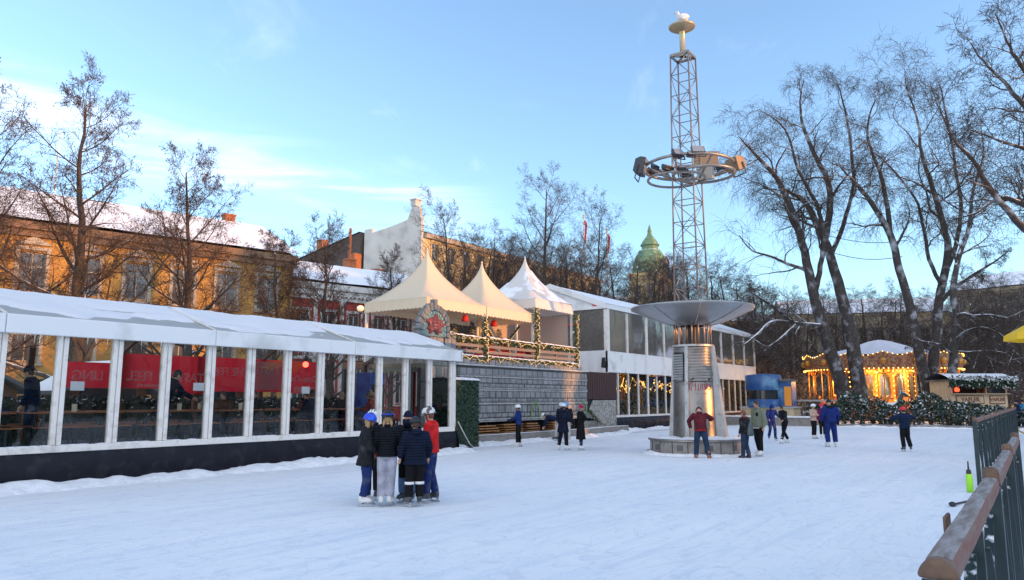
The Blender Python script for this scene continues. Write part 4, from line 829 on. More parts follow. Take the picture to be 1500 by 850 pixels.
for s, z in ((-.22,2.40),(.36,2.38)): bb_.tube([gr(s-.05,z-.03),gr(s+.05,z+.03)],.028,5)
bb_.build('graffiti', BLK, lt)
LAMPW = M('wall_lamp_glow', (1,.7,.4), .4, emit=(1,.55,.25), estr=1.2)
a = toc+R(38); mb = MB(); mb.ell(pol(cr(1.3)+.02,a,1.32),(.03,.03,.03),10,6); mb.build('wall_lamp', LAMPW, lt, True)
# rods between the column and the canopy
COPPER = M('copper_rod', (.40,.27,.20), .35, .8)
mb = MB(); mb.lathe([(.66,3.46),(.68,3.46),(.68,3.53),(.60,3.53)],40,(TX_,TY_,0)); mb.build('rod_collar', METALP, lt)
for i in range(18):
    a = 2*PI*i/18; mb = MB(); mb.tube([pol(.60,a,3.5),pol(.60,a,4.48)],.024,6); mb.build('rod', COPPER, lt, True)
mb = MB(); mb.lathe([(.15,3.5),(.15,4.5)],20,(TX_,TY_,0)); mb.build('core', DARKM, lt, True)
DISHM = M('dish_metal', (.37,.365,.36), .33, .7, col2=(.31,.305,.30), scale=1.5, dirt=(.3,.28,.26), dscale=2.5)
ZD = 4.17
prof = [(.45,ZD),(.80,ZD+.07),(1.2,ZD+.20),(1.6,ZD+.37),(1.95,ZD+.53),(2.02,ZD+.56),(2.03,ZD+.62),(1.97,ZD+.60),(1.5,ZD+.45),(.5,ZD+.40)]
mb = MB(); mb.lathe(prof,72,(TX_,TY_,0)); mb.build('canopy', DISHM, lt, True)
for i in range(8):
    a = toc+R(8)+2*PI*i/8; mb = MB(); mb.tube([pol(r+.0,a,z-.012) for r, z in prof[:6]],.016,5); mb.build('canopy_rib', METALP, lt, True)
mb = MB(); rs = []
for i in range(121):
    a = 2*PI*i/120; rs.append([pol(.2+1.80*k/10,a,ZD+.46+.02+.13*(k/10)+max(0,.045+.05*nz(math.cos(a)*9,math.sin(a)*9,k*.2,1.))*(1-(k/10)**9)) for k in range(11)])
mb.rings(rs,False,False); mb.build('canopy_snow', SNOWY, lt, True)
# lattice mast
MAST = M('mast_steel', (.19,.175,.16), .45, .5, col2=(.25,.23,.21), scale=5); NS = 12; ZA, ZB = 4.68, 13.72
ma = YAW+R(31)+R(23)
def mc(k, z):
    w = .43+(.335-.43)*(z-ZA)/(ZB-ZA); a = ma+PI/2*k+PI/4; return Vector((TX_+w*1.41*.98*math.cos(a), TY_+w*1.41*.98*math.sin(a), z))
for k in range(4):
    mb = MB(); mb.tube([mc(k,ZA),mc(k,ZB)],.028,6); mb.build('mast_leg', MAST, lt, True)
mb = MB()
for i in range(NS):
    z0, z1 = ZA+(ZB-ZA)*i/NS, ZA+(ZB-ZA)*(i+1)/NS
    for k in range(4):
        mb.tube([mc(k,z1),mc((k+1)%4,z1)],.016,4); mb.tube([mc(k,z0),mc((k+1)%4,z1)] if (i+k)%2 else [mc((k+1)%4,z0),mc(k,z1)],.014,4)
mb.build('lattice_bracing', MAST, lt, True)
mb = MB()
for k in range(4): mb.bar(mc(k,ZB),mc((k+1)%4,ZB),.05,.09); 
mb.bar(mc(0,ZB),mc(2,ZB),.06,.06); mb.bar(mc(1,ZB),mc(3,ZB),.06,.06); mb.build('mast_head', MAST, lt)
GOLD = M('weathered_brass', (.42,.33,.2), .4, .6)
mb = MB(); mb.lathe([(.13,ZB),(.13,ZB+.1),(.1,ZB+.12),(.1,ZB+.92),(.13,ZB+.96)],18,(TX_,TY_,0)); mb.build('head_tube', GOLD, lt, True)
mb = MB(); mb.lathe([(.1,ZB+.93),(.27,ZB+.98),(.45,ZB+1.08),(.48,ZB+1.13),(.45,ZB+1.14),(.2,ZB+1.06)],32,(TX_,TY_,0)); mb.build('head_dish', GOLD, lt, True)
# the crown of three linked hoops
RINGM = M('hoop_steel', (.33,.30,.27), .4, .6, col2=(.24,.21,.18), scale=4)
ZC = 9.66; rt = Vector((math.sin(YAW),-math.cos(YAW),0)); fw = Vector((math.cos(YAW),math.sin(YAW),0))
def hp(x, y, z): return Vector((TX_,TY_,0))+rt*x+fw*y+Vector((0,0,z))
tiltm = (Matrix.Rotation(R(6),3,fw))
def hoop(cx_, cy_, z, r, rr, a0=0, a1=2*PI, name='hoop'):
    mb = MB(); c = hp(cx_,cy_,z); mb.torus((c.x,c.y,c.z), r, rr, 72, 8, None, a0, a1); return mb.build(name, RINGM, lt, True)
hoop(.06,0,ZC+.02,1.52,.055); hoop(.10,.55,ZC+.0,.80,.045); hoop(.42,-.62,ZC-.42,1.0,.05)
hoop(-.45,-.35,ZC-.52,.95,.045)
for (p, q, r) in ((( -1.35,0,ZC),(-.45,0,ZC-.42),.05),((.45,.3,ZC-.45),(.75,1.2,ZC),.055),((1.45,.2,ZC),(.6,-.1,ZC-.4),.05),((-.5,-.9,ZC-.5),(-.7,-1.3,ZC),.04),((.3,-.5,ZC-.5),(.5,-1.4,ZC),.04)):
    mb = MB(); mb.tube([hp(*p),hp(*q)],r,6); mb.build('hoop_strut', RINGM, lt, True)
BOXG = M('control_box', (.40,.36,.30), .6)
mb = MB(); c = hp(.62,-.1,ZC-.25); mb.obox(c,(.55,.22,.42),ma); mb.build('control_box', BOXG, lt)
FLH = M('floodlight_housing', (.05,.05,.055), .45, .4, snow=.9, thr=.75, sscale=8); FLG = M('floodlight_glass', (.22,.24,.27), .25, .1); FBR = M('brown_housing', (.26,.17,.10), .55, .2, snow=.95, thr=.7, sscale=5)
def flood(x, y, z, w, h, d, yaw, pitch, big=False):
    w, h, d = w*1.05, h*1.05, d*1.0
    c = hp(x,y,z); m = Matrix.Rotation(yaw,3,'Z') @ Matrix.Rotation(pitch,3,'X'); mb = MB()
    def q(px,py,pz): return c+m@Vector((px,py,pz))
    mb.rings([[q(-w/2,-d/2,-h/2),q(w/2,-d/2,-h/2),q(w/2,-d/2,h/2),q(-w/2,-d/2,h/2)],[q(-w/2,0,-h/2),q(w/2,0,-h/2),q(w/2,0,h/2),q(-w/2,0,h/2)],[q(-w*.36,d/2,-h*.36),q(w*.36,d/2,-h*.36),q(w*.36,d/2,h*.36),q(-w*.36,d/2,h*.36)]])
    o = bevel(mb.build('floodlight', FBR if big else FLH, lt), .015)
    mb = MB(); i = .88; mb.poly([q(-w/2*i,-d/2-.004,-h/2*i),q(w/2*i,-d/2-.004,-h/2*i),q(w/2*i,-d/2-.004,h/2*i),q(-w/2*i,-d/2-.004,h/2*i)]); mb.build('lens', FLG if not big else FBR, o)
    mb = MB(); mb.bar(q(-w/2-.03,0,0),q(-w/2-.03,.02,-h*.8),.03); mb.bar(q(w/2+.03,0,0),q(w/2+.03,.02,-h*.8),.03); mb.bar(q(-w/2-.03,.02,-h*.8),q(w/2+.03,.02,-h*.8),.03); mb.build('bracket', DARKM, o)
yw = YAW-PI/2
for (x, y, z, w, h, d, ya, pi_) in ((-1.15,1.0,ZC+.16,.42,.22,.2,.4,-.9),(-.60,1.35,ZC+.24,.42,.22,.2,.3,-.9),(.30,1.48,ZC+.22,.40,.22,.18,-.1,-.5),(-.62,-1.35,ZC+.05,.36,.28,.2,.35,-.6),(.02,-1.45,ZC+.12,.42,.26,.2,.05,-.45),(-.90,-1.1,ZC-.36,.40,.2,.2,.6,-1.1),(-.45,-1.25,ZC-.42,.26,.16,.15,.1,-.9),(1.50,.75,ZC+.30,.34,.2,.16,-.9,-.8),(-.95,.85,ZC+.22,.22,.16,.15,.3,-.6),(-.22,-1.50,ZC-.02,.22,.15,.15,.2,-.6),(-1.42,.55,ZC+.14,.26,.16,.14,.7,-.8),(.75,-1.32,ZC-.38,.24,.16,.14,-.3,-.8),(-1.25,-.75,ZC-.20,.28,.18,.15,.8,-.9),(.15,.95,ZC+.10,.22,.15,.13,0,-.6)):
    flood(x,y,z,w,h,d,yw+ya,pi_)
flood(-1.66,-.3,ZC-.05,.50,.56,.36,yw+1.2,.25); flood(.95,1.10,ZC+.62,.80,.50,.44,yw-.1,-.12,True); flood(1.62,-.35,ZC+.02,.55,.46,.42,yw-1.2,.3,True)
# a gull on the dish
GULL = M('gull_feathers', (.78,.76,.74), .7, col2=(.55,.55,.57), scale=6); BEAK = M('gull_beak', (.6,.38,.06), .5)
zb = ZB+1.13; c0 = Vector((TX_,TY_,zb)); gl = thing('gull', 'pale gull perched on the dish at the top of the light tower', 'bird', c0)
m_ = Matrix.Rotation(YAW+PI*.5,3,'Z'); mb = MB()
path = [(x_*.95,z_*1.75) for x_, z_ in [(-.20,.17),(-.12,.17),(0,.17),(.09,.20),(.13,.26),(.16,.30),(.20,.295),(.235,.285)]]; rad = [.018,.075,.13,.10,.065,.072,.05,.012]
mb.tube([c0+m_@Vector((x,0,z)) for x, z in path],rad,10); b_ = mb.build('body', GULL, gl, True)
for s in (-1,1):
    mb = MB(); mb.ell(c0+m_@Vector((-.06,s*.10,.34)),(.20,.035,.12),10,6,m_); mb.build('wing', GULL, gl, True)
    mb = MB(); mb.tube([c0+m_@Vector((.0,s*.05,.22)),c0+m_@Vector((.01,s*.03,0))],.009,5); mb.tube([c0+m_@Vector((.0,s*.03,.006)),c0+m_@Vector((.05,s*.035,.004))],.01,4); mb.build('leg', BEAK, gl)
mb = MB(); mb.tube([c0+m_@Vector((.20,0,.51)),c0+m_@Vector((.28,0,.485))],[.02,.006],6); mb.build('beak', BEAK, gl)

bank('snow_bank', [(TX_+1.62*math.cos(a*PI/12),TY_+1.62*math.sin(a*PI/12)) for a in range(25)], .26, .10, 'crumbled snow round the foot of the light tower bench', 7, .08, 7)

# ------------------------------------------------------------------ timber-topped rink fence on the right
RAILW = M('worn_rail', (.17,.125,.10), .55, col2=(.30,.275,.265), scale=4, stretch=(1.2,9,9), dirt=(.14,.10,.08), dscale=7, bump=.25, bscale=30, mixlo=.40, mixhi=.6)
RAILS = M('rail_side', (.19,.06,.035), .6, col2=(.20,.125,.095), scale=5, stretch=(1,6,6), bump=.2, bscale=25); CAPW = M('post_cap_wood', (.17,.095,.055), .65, col2=(.10,.055,.035), scale=14, bump=.3, bscale=30)
FP = M('fence_paint', (.010,.022,.026), .42, .1, col2=(.016,.034,.036), scale=6, snow=.85, thr=.78, sscale=20)
def fence(name, label, P, z, spans_bars, extra=.0):
    t = thing(name, label, 'fence', (P[0][0],P[0][1],0)); n = len(P)
    for i in range(n-1):
        a, b_ = Vector((*P[i],0)), Vector((*P[i+1],0)); d = (b_-a).normalized(); nr = Vector((-d.y,d.x,0)); Ls = (b_-a).length
        off = extra if i == 0 else 0
        mb = MB(); prof = [(-.030,z-.075),(.030,z-.075),(.036,z-.055),(.036,z-.022),(.029,z-.006),(.012,z),(-.012,z),(-.029,z-.006),(-.036,z-.022),(-.036,z-.055)]
        ns = max(2,int(Ls/.25)); rs = []
        for k in range(ns+1):
            c = a+d*(.0 if i == 0 else .06)+d*((Ls-.055-(.0 if i == 0 else .06))*k/ns); rs.append([c+nr*x*(1+.02*nz(k,x*9,i,1.1))+Vector((0,0,zz_+.003*nz(k,i,2,.7))) for x, zz_ in prof])
        mb.rings(rs); k_ = len(prof)
        o = mb.build('rail', [RAILW, RAILS], t); 
        for p_ in o.data.polygons:
            c_ = p_.center-a; 
            if abs(p_.normal.dot(nr)) > .75: p_.material_index = 1
        mb = MB(); mb.bar(a+d*.05+Vector((0,0,.16)),b_-d*.05+Vector((0,0,.16)),.035,.035); mb.build('bottom_bar', FP, t)
        m_ = spans_bars
        for k in range(1, m_):
            c = a.lerp(b_, k/m_); mb = MB(); mb.bar(c+Vector((0,0,.02)),c+Vector((0,0,z-.10)),.045,.045); mb.build('upright', FP, t)
        for k in range(m_):
            c, e = a.lerp(b_,(k+.06)/m_), a.lerp(b_,(k+.94)/m_); mb = MB(); 
            mb.bar(c+nr*.02+Vector((0,0,.18)),e+nr*.02+Vector((0,0,z-.18)),.012,.04,nr); mb.bar(e-nr*.02+Vector((0,0,.18)),c-nr*.02+Vector((0,0,z-.18)),.012,.04,nr); mb.build('cross_brace', FP, t)
    for i in range(n):
        p = Vector((*P[i],0)); a = P[max(i-1,0)]; b_ = P[min(i+1,n-1)]; d = Vector((b_[0]-a[0],b_[1]-a[1],0)).normalized(); nr = Vector((-d.y,d.x,0)); q = p
        mb = MB(); mb.box(q.x-.04,q.x+.04,q.y-.04,q.y+.04,-.05,z-.05); bevel(mb.build('post', FP, t), .006)
        if i == 0 and extra: continue
        mb = MB(); mb.lathe([(.036,z-.05),(.038,z-.03),(.038,z+.022),(.033,z+.038),(.022,z+.046),(.001,z+.048)],16,(q.x,q.y,0)); c_ = mb.build('post_cap', CAPW, t, True)
        mb = MB(); mb.lathe([(.042,z-.06),(.042,z-.032),(.038,z-.03)],16,(q.x,q.y,0)); mb.build('collar', DARKM, c_)
    return t
ZRL = 1.36
nf = fence('rink_fence', 'near stretch of dark green rink fence with a worn timber handrail', [(2.22,.262),(4.62,.285),(7.1,.315),(9.6,.345)], ZRL, 2, .1)
# rounded end grain of the handrail
mb = MB(); pts = []; 
for i in range(15):
    a = PI*i/14; pts.append((2.205,.262+.045*math.cos(a),ZRL-.045+.048*math.sin(a)))
pts2 = [(p[0]-.05,p[1],p[2]) for p in pts]; mb.rings([pts,pts2]); bevel(mb.build('rail_end', CAPW, nf, False), .015, 3)
mb = MB(); mb.box(3.35,3.48,.36,.375,ZRL-.20,ZRL-.05); bevel(mb.build('side_plate', CAPW, nf), .012, 3)
P_far = [(17.9+2.45*i, 1.30+.01*i) for i in range(11)]
fence('rink_fence', 'far stretch of rink fence with a bent timber handrail, beyond the gap', P_far, ZRL, 2, 0)
NEON = M('neon_green', (.33,.72,.03), .45)
t = thing('marker_bottle', 'neon green marker with a black stick standing beside the rink fence', 'marker', (17.0,1.40,0)); mb = MB(); mb.lathe([(.001,.01),(.06,.01),(.058,.26),(.05,.33),(.04,.345),(.001,.345)],14,(17.0,1.40,0)); mb.build('body', NEON, t, True)
mb = MB(); mb.lathe([(.045,.345),(.042,.41),(.018,.43),(.011,.58),(.001,.58)],10,(17.0,1.40,0)); mb.build('stick', DARKM, t, True)
mb = MB(); mb.tube([(14.7,1.45,.03),(15.0,1.40,.02),(15.3,1.28,.03),(15.7,1.3,.02),(15.9,1.15,.02)],.018,5); mb.ell((14.6,1.47,.04),(.09,.06,.04),8,6); tag(mb.build('dropped_cord', DARKM, None, True), 'dark cord and plug lying on the ice by the neon marker', 'cord')
ORG = M('orange_strap', (.55,.28,.06), .6)
mb = MB(); mb.tube([at(1483,594,38),at(1486,606,38),at(1488,624,38)],.05,6); mb.tube([at(1488,624,38),at(1494,632,37),at(1502,636,36)],.04,6); tag(mb.build('orange_strap', ORG, None, True), 'orange strap hanging from the far end of the rink fence', 'strap')

# ------------------------------------------------------------------ garden edge at the far end
gk = thing('garden_kerb', 'dark kerb round the snowy garden at the far end of the rink', 'kerb', (52.5,7,0)); mb = MB(); pts = [(52.9,.5),(52.6,4.2),(52.3,8),(52.2,12.6)]
for a, b_ in zip(pts, pts[1:]): mb.bar((*a,.06),(*b_,.06),.18,.22)
mb.build('kerb_stone', KERBM, gk)
mb = MB(); rs = [[(x, y, .10+.08*nz(x,y,1,.6)+.05*nz(x,y,2,2)) for x in [52.7+.5*i for i in range(22)]] for y in [-1+.5*j for j in range(32)]]; mb.rings(rs,False,False); structure(mb.build('garden_snow', SNOWY, None, True))
gf = thing('garden_fence', 'low dark metal garden fence with crossed bars before the snowy bushes', 'fence', (53.0,7,0)); ys = [.8+1.55*i for i in range(9)]
for i, y in enumerate(ys):
    x = 53.15-.06*(y-1) if y < 8 else 52.75; mb = MB(); mb.box(x-.035,x+.035,y-.035,y+.035,0,1.08); mb.build('post', FP, gf)
    if i < len(ys)-1:
        y2 = ys[i+1]; x2 = 53.15-.06*(y2-1) if y2 < 8 else 52.75; mb = MB(); mb.bar((x,y,1.03),(x2,y2,1.03),.05,.04); mb.bar((x,y,.15),(x2,y2,.15),.04,.03); mb.build('rail', FP, gf)
        mb = MB(); ym = (y+y2)/2; xm = (x+x2)/2; mb.bar((x,y,.17),(x2,y2,.98),.03); mb.bar((x,y,.98),(x2,y2,.17),.03); mb.build('cross_brace', FP, gf)
LEAF = M('rhododendron_leaf', (.018,.04,.024), .55, col2=(.04,.075,.04), scale=3, snow=.9, thr=.86, sscale=1.6)
def bush(label, x, y, rx, ry, h, seed, n=1500):
    rn = random.Random(seed); t = thing('rhododendron_bush', label, 'bush', (x,y,0), 0, 'snow-dusted bushes behind the garden fence'); mb = MB(); sb = MB()
    for i in range(n):
        a = rn.random()*2*PI; v = rn.random()**.55; w = (1-(v*2-1)**4)**.5 if v < 1 else 0; rr = rn.uniform(.72,1.05)*(.92+.25*nz(math.cos(a)*2,math.sin(a)*2,seed+v*3,1.3)); prof = math.sin(PI*min(1,.12+v*.80))**.6 if v < .95 else .35
        p = Vector((x+rx*prof*rr*math.cos(a), y+ry*prof*rr*math.sin(a), .05+h*v*(.9+.2*nz(a*2,seed,1,1.)))); out = Vector((math.cos(a),math.sin(a),rn.uniform(-.3,.9))).normalized()
        d = (out+Vector((rn.gauss(0,.4),rn.gauss(0,.4),rn.gauss(0,.4)))).normalized(); s = d.cross(Vector((rn.gauss(0,1),rn.gauss(0,1),rn.gauss(0,1)))).normalized(); l = rn.uniform(.13,.24); q = p+d*l
        (sb if v > .35 and rn.random() < .13+.2*max(0,v-.75) else mb).poly([p, p+d*l*.5+s*l*.28, q, p+d*l*.5-s*l*.28])
    mb.build('foliage', LEAF, t); sb.build('snow_tufts', SNOWY, t)['kind'] = 'stuff'; mb = MB(); rn2 = random.Random(seed)
    for i in range(7):
        a = 2*PI*i/7; mb.tube([(x,y,0),(x+rx*.3*math.cos(a),y+ry*.3*math.sin(a),h*.4),(x+rx*.7*math.cos(a),y+ry*.7*math.sin(a),h*.8)],[.05,.03,.01],5)
    mb.build('stems', BARK, t)
where = ['rightmost, by the waffle stall','in front of the dark right-hand trunk','below the forked tree','right of the red-helmeted skater','behind the red-helmeted skater beside the deer figure','left of the deer figure','in front of the lit carousel, centre','right of the blue-suited skater','behind the blue-suited skater','below the leaning snowy trunk','leftmost, near the park railing']
for i in range(11):
    y = 1.9+1.12*i; bush(f'snow-dusted evergreen bush, {where[i]}', 54.6+.5*math.sin(i*2.1), y, 1.0+.2*math.sin(i), .95, (1.75+.45*math.sin(i*1.7+1)) if i > 2 else 1.15+.2*i, 200+i)
# deer-shaped topiary figure
DEER = M('deer_figure', (.03,.065,.06), .7, col2=(.06,.10,.09), scale=5, snow=.95, thr=.45, sscale=3)
dp = at(1310,612,50.3); dp.z = 0; de = thing('deer_figure', 'dark green deer figure with snow on its back among the bushes', 'statue', dp); m_ = Matrix.Rotation(YAW-PI/2-.3,3,'Z')
def dq(x,y,z): return dp+m_@Vector((x,y,z))
mb = MB(); mb.tube([dq(-.75,0,1.35),dq(-.6,0,1.32),dq(-.3,0,1.28),dq(0,0,1.28),dq(.22,0,1.36),dq(.38,0,1.62),dq(.50,0,1.92),dq(.56,0,2.10),dq(.66,0,2.12),dq(.85,0,2.0),dq(.98,0,1.93)],[.05,.22,.26,.25,.24,.17,.12,.13,.13,.09,.05],12); mb.build('body', DEER, de, True)
for (x,s) in ((-.55,-1),(-.55,1),(.12,-1),(.12,1)):
    mb = MB(); mb.tube([dq(x,s*.13,1.25),dq(x+(.06 if x > 0 else -.10),s*.13,.75),dq(x,s*.13,.35),dq(x+.02,s*.13,0)],[.13,.07,.05,.05],7); mb.build('leg', DEER, de, True)
for s in (-1,1):
    mb = MB(); mb.tube([dq(.56,s*.08,2.18),dq(.50,s*.20,2.32)],[.05,.015],6); mb.build('ear', DEER, de, True)

# ------------------------------------------------------------------ carousel
CX, CY = 68.0, 11.2; RC = 5.7
ca = thing('carousel', 'golden lit carousel with a white peaked canopy and painted rounding boards', 'carousel', (CX,CY,0))
CREAM = M('carousel_gilt', (.62,.36,.08), .35, .3, col2=(.50,.22,.05), scale=3); MAROON = M('carousel_boards', (.22,.075,.05), .5, col2=(.34,.22,.12), scale=6, mixlo=.45, mixhi=.55); CANV = M('carousel_canvas', (.72,.68,.70), .6); BULB = M('carousel_bulb', (1,.6,.15), .4, emit=(1,.50,.09), estr=1.05); MIR = M('carousel_mirror', (.5,.55,.6), .1, .9)
PANEL = M('painted_panel', (.30,.10,.04), .5, col2=(.55,.35,.12), scale=4)
def cp(r, a, z): return Vector((CX+r*math.cos(a), CY+r*math.sin(a), z))
mb = MB(); mb.lathe([(RC+.15,0),(RC+.15,.45),(.5,.45)],40,(CX,CY,0)); mb.build('platform', WOODB, ca)
mb = MB(); rs = []
for j, (r, z) in enumerate(((RC+.1,5.15),(RC*.8,5.35),(RC*.45,5.85),(RC*.15,6.45),(.1,6.6))): rs.append([cp(r*(1-.03*(k%2)),2*PI*k/24,z-.05*(k%2)) for k in range(24)])
mb.rings(rs,True,False); mb.build('canopy', CANV, ca)
NB = 16
for k in range(NB):
    a0, a1 = 2*PI*k/NB, 2*PI*(k+1)/NB; mb = MB(); am = (a0+a1)/2
    mb.poly([cp(RC+.12,a0,4.15),cp(RC+.12,a1,4.15),cp(RC+.18,a1,5.0),cp(RC+.24,am,5.35),cp(RC+.18,a0,5.0)]); mb.poly([cp(RC+.14,a0,4.0),cp(RC+.14,a1,4.0),cp(RC+.14,a1,4.2),cp(RC+.14,a0,4.2)]); o = mb.build('rounding_board', MAROON, ca)
    mb = MB()
    for i in range(7):
        t = (i+.5)/7; aa = a0+(a1-a0)*t; mb.ell(cp(RC+.2,aa,4.06),(.05,.05,.05),5,4); mb.ell(cp(RC+.24,aa,5.02+.3*(1-abs(2*t-1))),(.04,.04,.04),5,4)
    mb.build('bulb_row', BULB, o)
    mb = MB(); mb.ell(cp(RC+.19,am,4.65),(.25,.25,.25),10,6); mb.build('medallion', CREAM, o, True)
mb = MB(); mb.lathe([(RC+.1,4.14),(1.6,4.3)],40,(CX,CY,0)); mb.build('ceiling', CREAM, ca)
for k in range(NB):
    a = 2*PI*(k+.5)/NB; mb = MB(); mb.tube([cp(RC-.15,a,.45),cp(RC-.15,a,4.15)],.07,8); mb.build('pole', CREAM, ca, True)
    mb = MB(); mb.tube([cp(RC-.15,a-.13,4.1),cp(RC-.15,a-.07,3.75),cp(RC-.15,a,3.65),cp(RC-.15,a+.07,3.75),cp(RC-.15,a+.13,4.1)],.05,5); mb.build('arch_trim', CREAM, ca, True)
NP = 12
for k in range(NP):
    a0, a1 = 2*PI*k/NP, 2*PI*(k+1)/NP; am = (a0+a1)/2; mb = MB(); mb.poly([cp(2.3,a0,.45),cp(2.3,a1,.45),cp(2.3,a1,4.2),cp(2.3,a0,4.2)]); o = mb.build('core_panel', PANEL if k % 2 else CREAM, ca)
    mb = MB(); mb.poly([cp(2.34,a0+.12,1.9),cp(2.34,a1-.12,1.9),cp(2.34,a1-.12,3.5),cp(2.34,am,3.8),cp(2.34,a0+.12,3.5)]); mb.build('mirror', MIR, o)
    mb = MB(); 
    for i in range(9): mb.ell(cp(2.42,a0,.9+i*.38),(.05,.05,.05),5,4)
    for i in range(4): mb.ell(cp(2.42,a0+(a1-a0)*i/4,4.0),(.05,.05,.05),5,4)
    mb.build('bulb_row', BULB, o)
HORSE = M('horse_paint', (.62,.42,.22), .35, col2=(.50,.18,.08), scale=1.5); SADD = M('saddle_paint', (.5,.05,.03), .4)
for k in range(14):
    a = 2*PI*k/14+.1; r = RC-.9 if k % 2 else RC-2.0; z = 1.25+.35*math.sin(k*2.2); c = cp(r,a,z); tq = Vector((-math.sin(a),math.cos(a),0)); up = Vector((0,0,1)); rr_ = Vector((math.cos(a),math.sin(a),0))
    q = lambda x, y, zz_: c+tq*x+rr_*y+up*zz_
    mb = MB(); mb.tube([q(-.62,0,-.05),q(-.5,0,.05),q(0,0,0),q(.38,0,.05),q(.55,0,.3),q(.68,0,.55),q(.78,0,.58),q(.98,0,.40)],[.05,.22,.21,.22,.15,.12,.12,.06],10)
    for (x, s, kx) in ((-.45,-.12,-.35),(-.45,.12,-.2),(.35,-.12,.3),(.35,.12,.15)): mb.tube([q(x,s,-.05),q(x+kx*.4,s,-.4),q(x+kx*.2-.08,s,-.75)],[.1,.06,.045],6)
    mb.tube([q(-.6,0,.02),q(-.8,0,-.1),q(-.85,0,-.45)],[.06,.06,.02],6); h = mb.build('horse', HORSE, ca, True)
    mb = MB(); mb.ell(q(-.02,0,.17),(.24,.24,.09),10,6); mb.build('saddle', SADD, h, True)
    mb = MB(); mb.tube([q(.05,0,.1),Vector((q(.05,0,0).x,q(.05,0,0).y,4.2))],.035,6); mb.tube([Vector((q(.05,0,0).x,q(.05,0,0).y,.45)),q(.05,0,-.1)],.035,6); mb.build('brass_pole', CREAM, h)
for i, (a, r) in enumerate(((PI,3.9),(PI+1.1,3.9),(PI-1.1,3.9))):
    ld = bpy.data.lights.new('carousel_lamp','POINT'); ld.energy = 150; ld.color = (1,.50,.13); ld.shadow_soft_size = .06; lo = bpy.data.objects.new('carousel_lamp', ld); COL.objects.link(lo); lo.location = cp(r,a,3.5)

# ------------------------------------------------------------------ waffle stall, blue kiosk, parasol
KC = M('stall_cream', (.55,.44,.28), .6, col2=(.45,.35,.22), scale=3); KD = M('stall_brown', (.20,.075,.04), .6); KDARK = M('stall_inside', (.03,.03,.035), .8)
wa, wb = Vector((57.4,5.35,0)), Vector((59.75,2.35,0)); wd_ = (wb-wa); WL = wd_.length; ws = thing('waffle_stall', 'cream waffle stall under a snowy evergreen roof edge', 'stall', wa, math.atan2(wd_.y,wd_.x))
# local: x along the counter, y towards the back (away), z up
mb = MB(); mb.box(0,WL,0,.08,.35,2.08); mb.box(0,WL,2.2,2.28,.35,3.0); mb.box(0,.08,.08,2.2,.35,3.0); mb.box(WL-.08,WL,.08,2.2,.35,3.0); mb.build('body', KC, ws, False, False)
mb = MB(); mb.box(-.05,WL+.05,-.25,.1,2.082,2.13); mb.build('counter', KC, ws, False, False)
for x in (0.0,2.35,WL-.1):
    mb = MB(); mb.box(x,x+.1,-.02,.1,2.132,3.0); mb.build('post', KC, ws, False, False)
mb = MB(); mb.box(.1,2.35,.9,.95,2.1,2.95); mb.build('inside', KDARK, ws, False, False)
mb = MB(); mb.box(2.5,WL-.12,-.01,.0,2.15,2.8); mb.build('display_glass', glass('stall_glass',(.6,.65,.7),.12,.05), ws, False, False)
mb = MB(); mb.box(2.5,WL-.12,-.03,.02,2.8,2.85); mb.build('display_frame', METAL, ws, False, False)
mb = MB(); mb.box(2.7,WL-.3,.2,.5,2.14,2.5); mb.build('griddle', METAL, ws, False, False)
for (x0_, x1_b, zc, size) in ((.35,2.15,1.72,.30),(2.62,WL-.25,1.72,.24)):
    mb = MB(); mb.box(x0_-.06,x1_b+.06,-.03,-.005,zc-.28,zc+.28); mb.box(x0_,x1_b,-.035,-.006,zc-.22,zc+.22); o = mb.build('sign_board', KD, ws, False, False); mb = MB(); mb.box(x0_+.01,x1_b-.01,-.045,-.036,zc-.21,zc+.21); mb.build('sign_face', KC, o, False, False)
    mb = MB(); add_text(mb, 'VAFLER', size*1.25, ((x0_+x1_b)/2,-.05,zc), (1,0,0), (0,0,1), bold=.018); mb.build('lettering', KD, o, False, False)
mb = MB(); rs = [[(x,-.5+.25*i,3.05+.42*math.sin(PI*min(1,i/12))) for i in range(13)] for x in (-.3,WL+.3)]; mb.rings(rs,False,False); mb.box(-.25,WL+.25,-.4,2.5,2.98,3.05); mb.build('roof', ROOFS, ws, False, False)
mb = MB(); sb = MB(); rn = random.Random(6)
for i in range(1500):
    x = rn.uniform(-.35,WL+.35); z = rn.uniform(2.55,3.25); p = Vector((x,-.52+rn.uniform(-.12,.12),z)); d = Vector((rn.gauss(0,.5),-.5,rn.gauss(-.4,.5))).normalized(); s = d.cross(Vector((rn.gauss(0,1),rn.gauss(0,1),rn.gauss(0,1)))).normalized()*.05; (sb if z > 3.0 and rn.random() < .6 or rn.random() < .12 else mb).poly([p-s*.5,p+d*.1-s,p+d*.2,p+d*.1+s,p+s*.5])
mb.box(-.35,WL+.35,-.5,-.4,2.6,3.05); mb.build('evergreen_fringe', IVY, ws, False, False); sb.build('fringe_snow', SNOWY, ws, False, False)
REDL = M('red_lantern', (.7,.04,.02), .4, emit=(1,.06,.02), estr=.9)
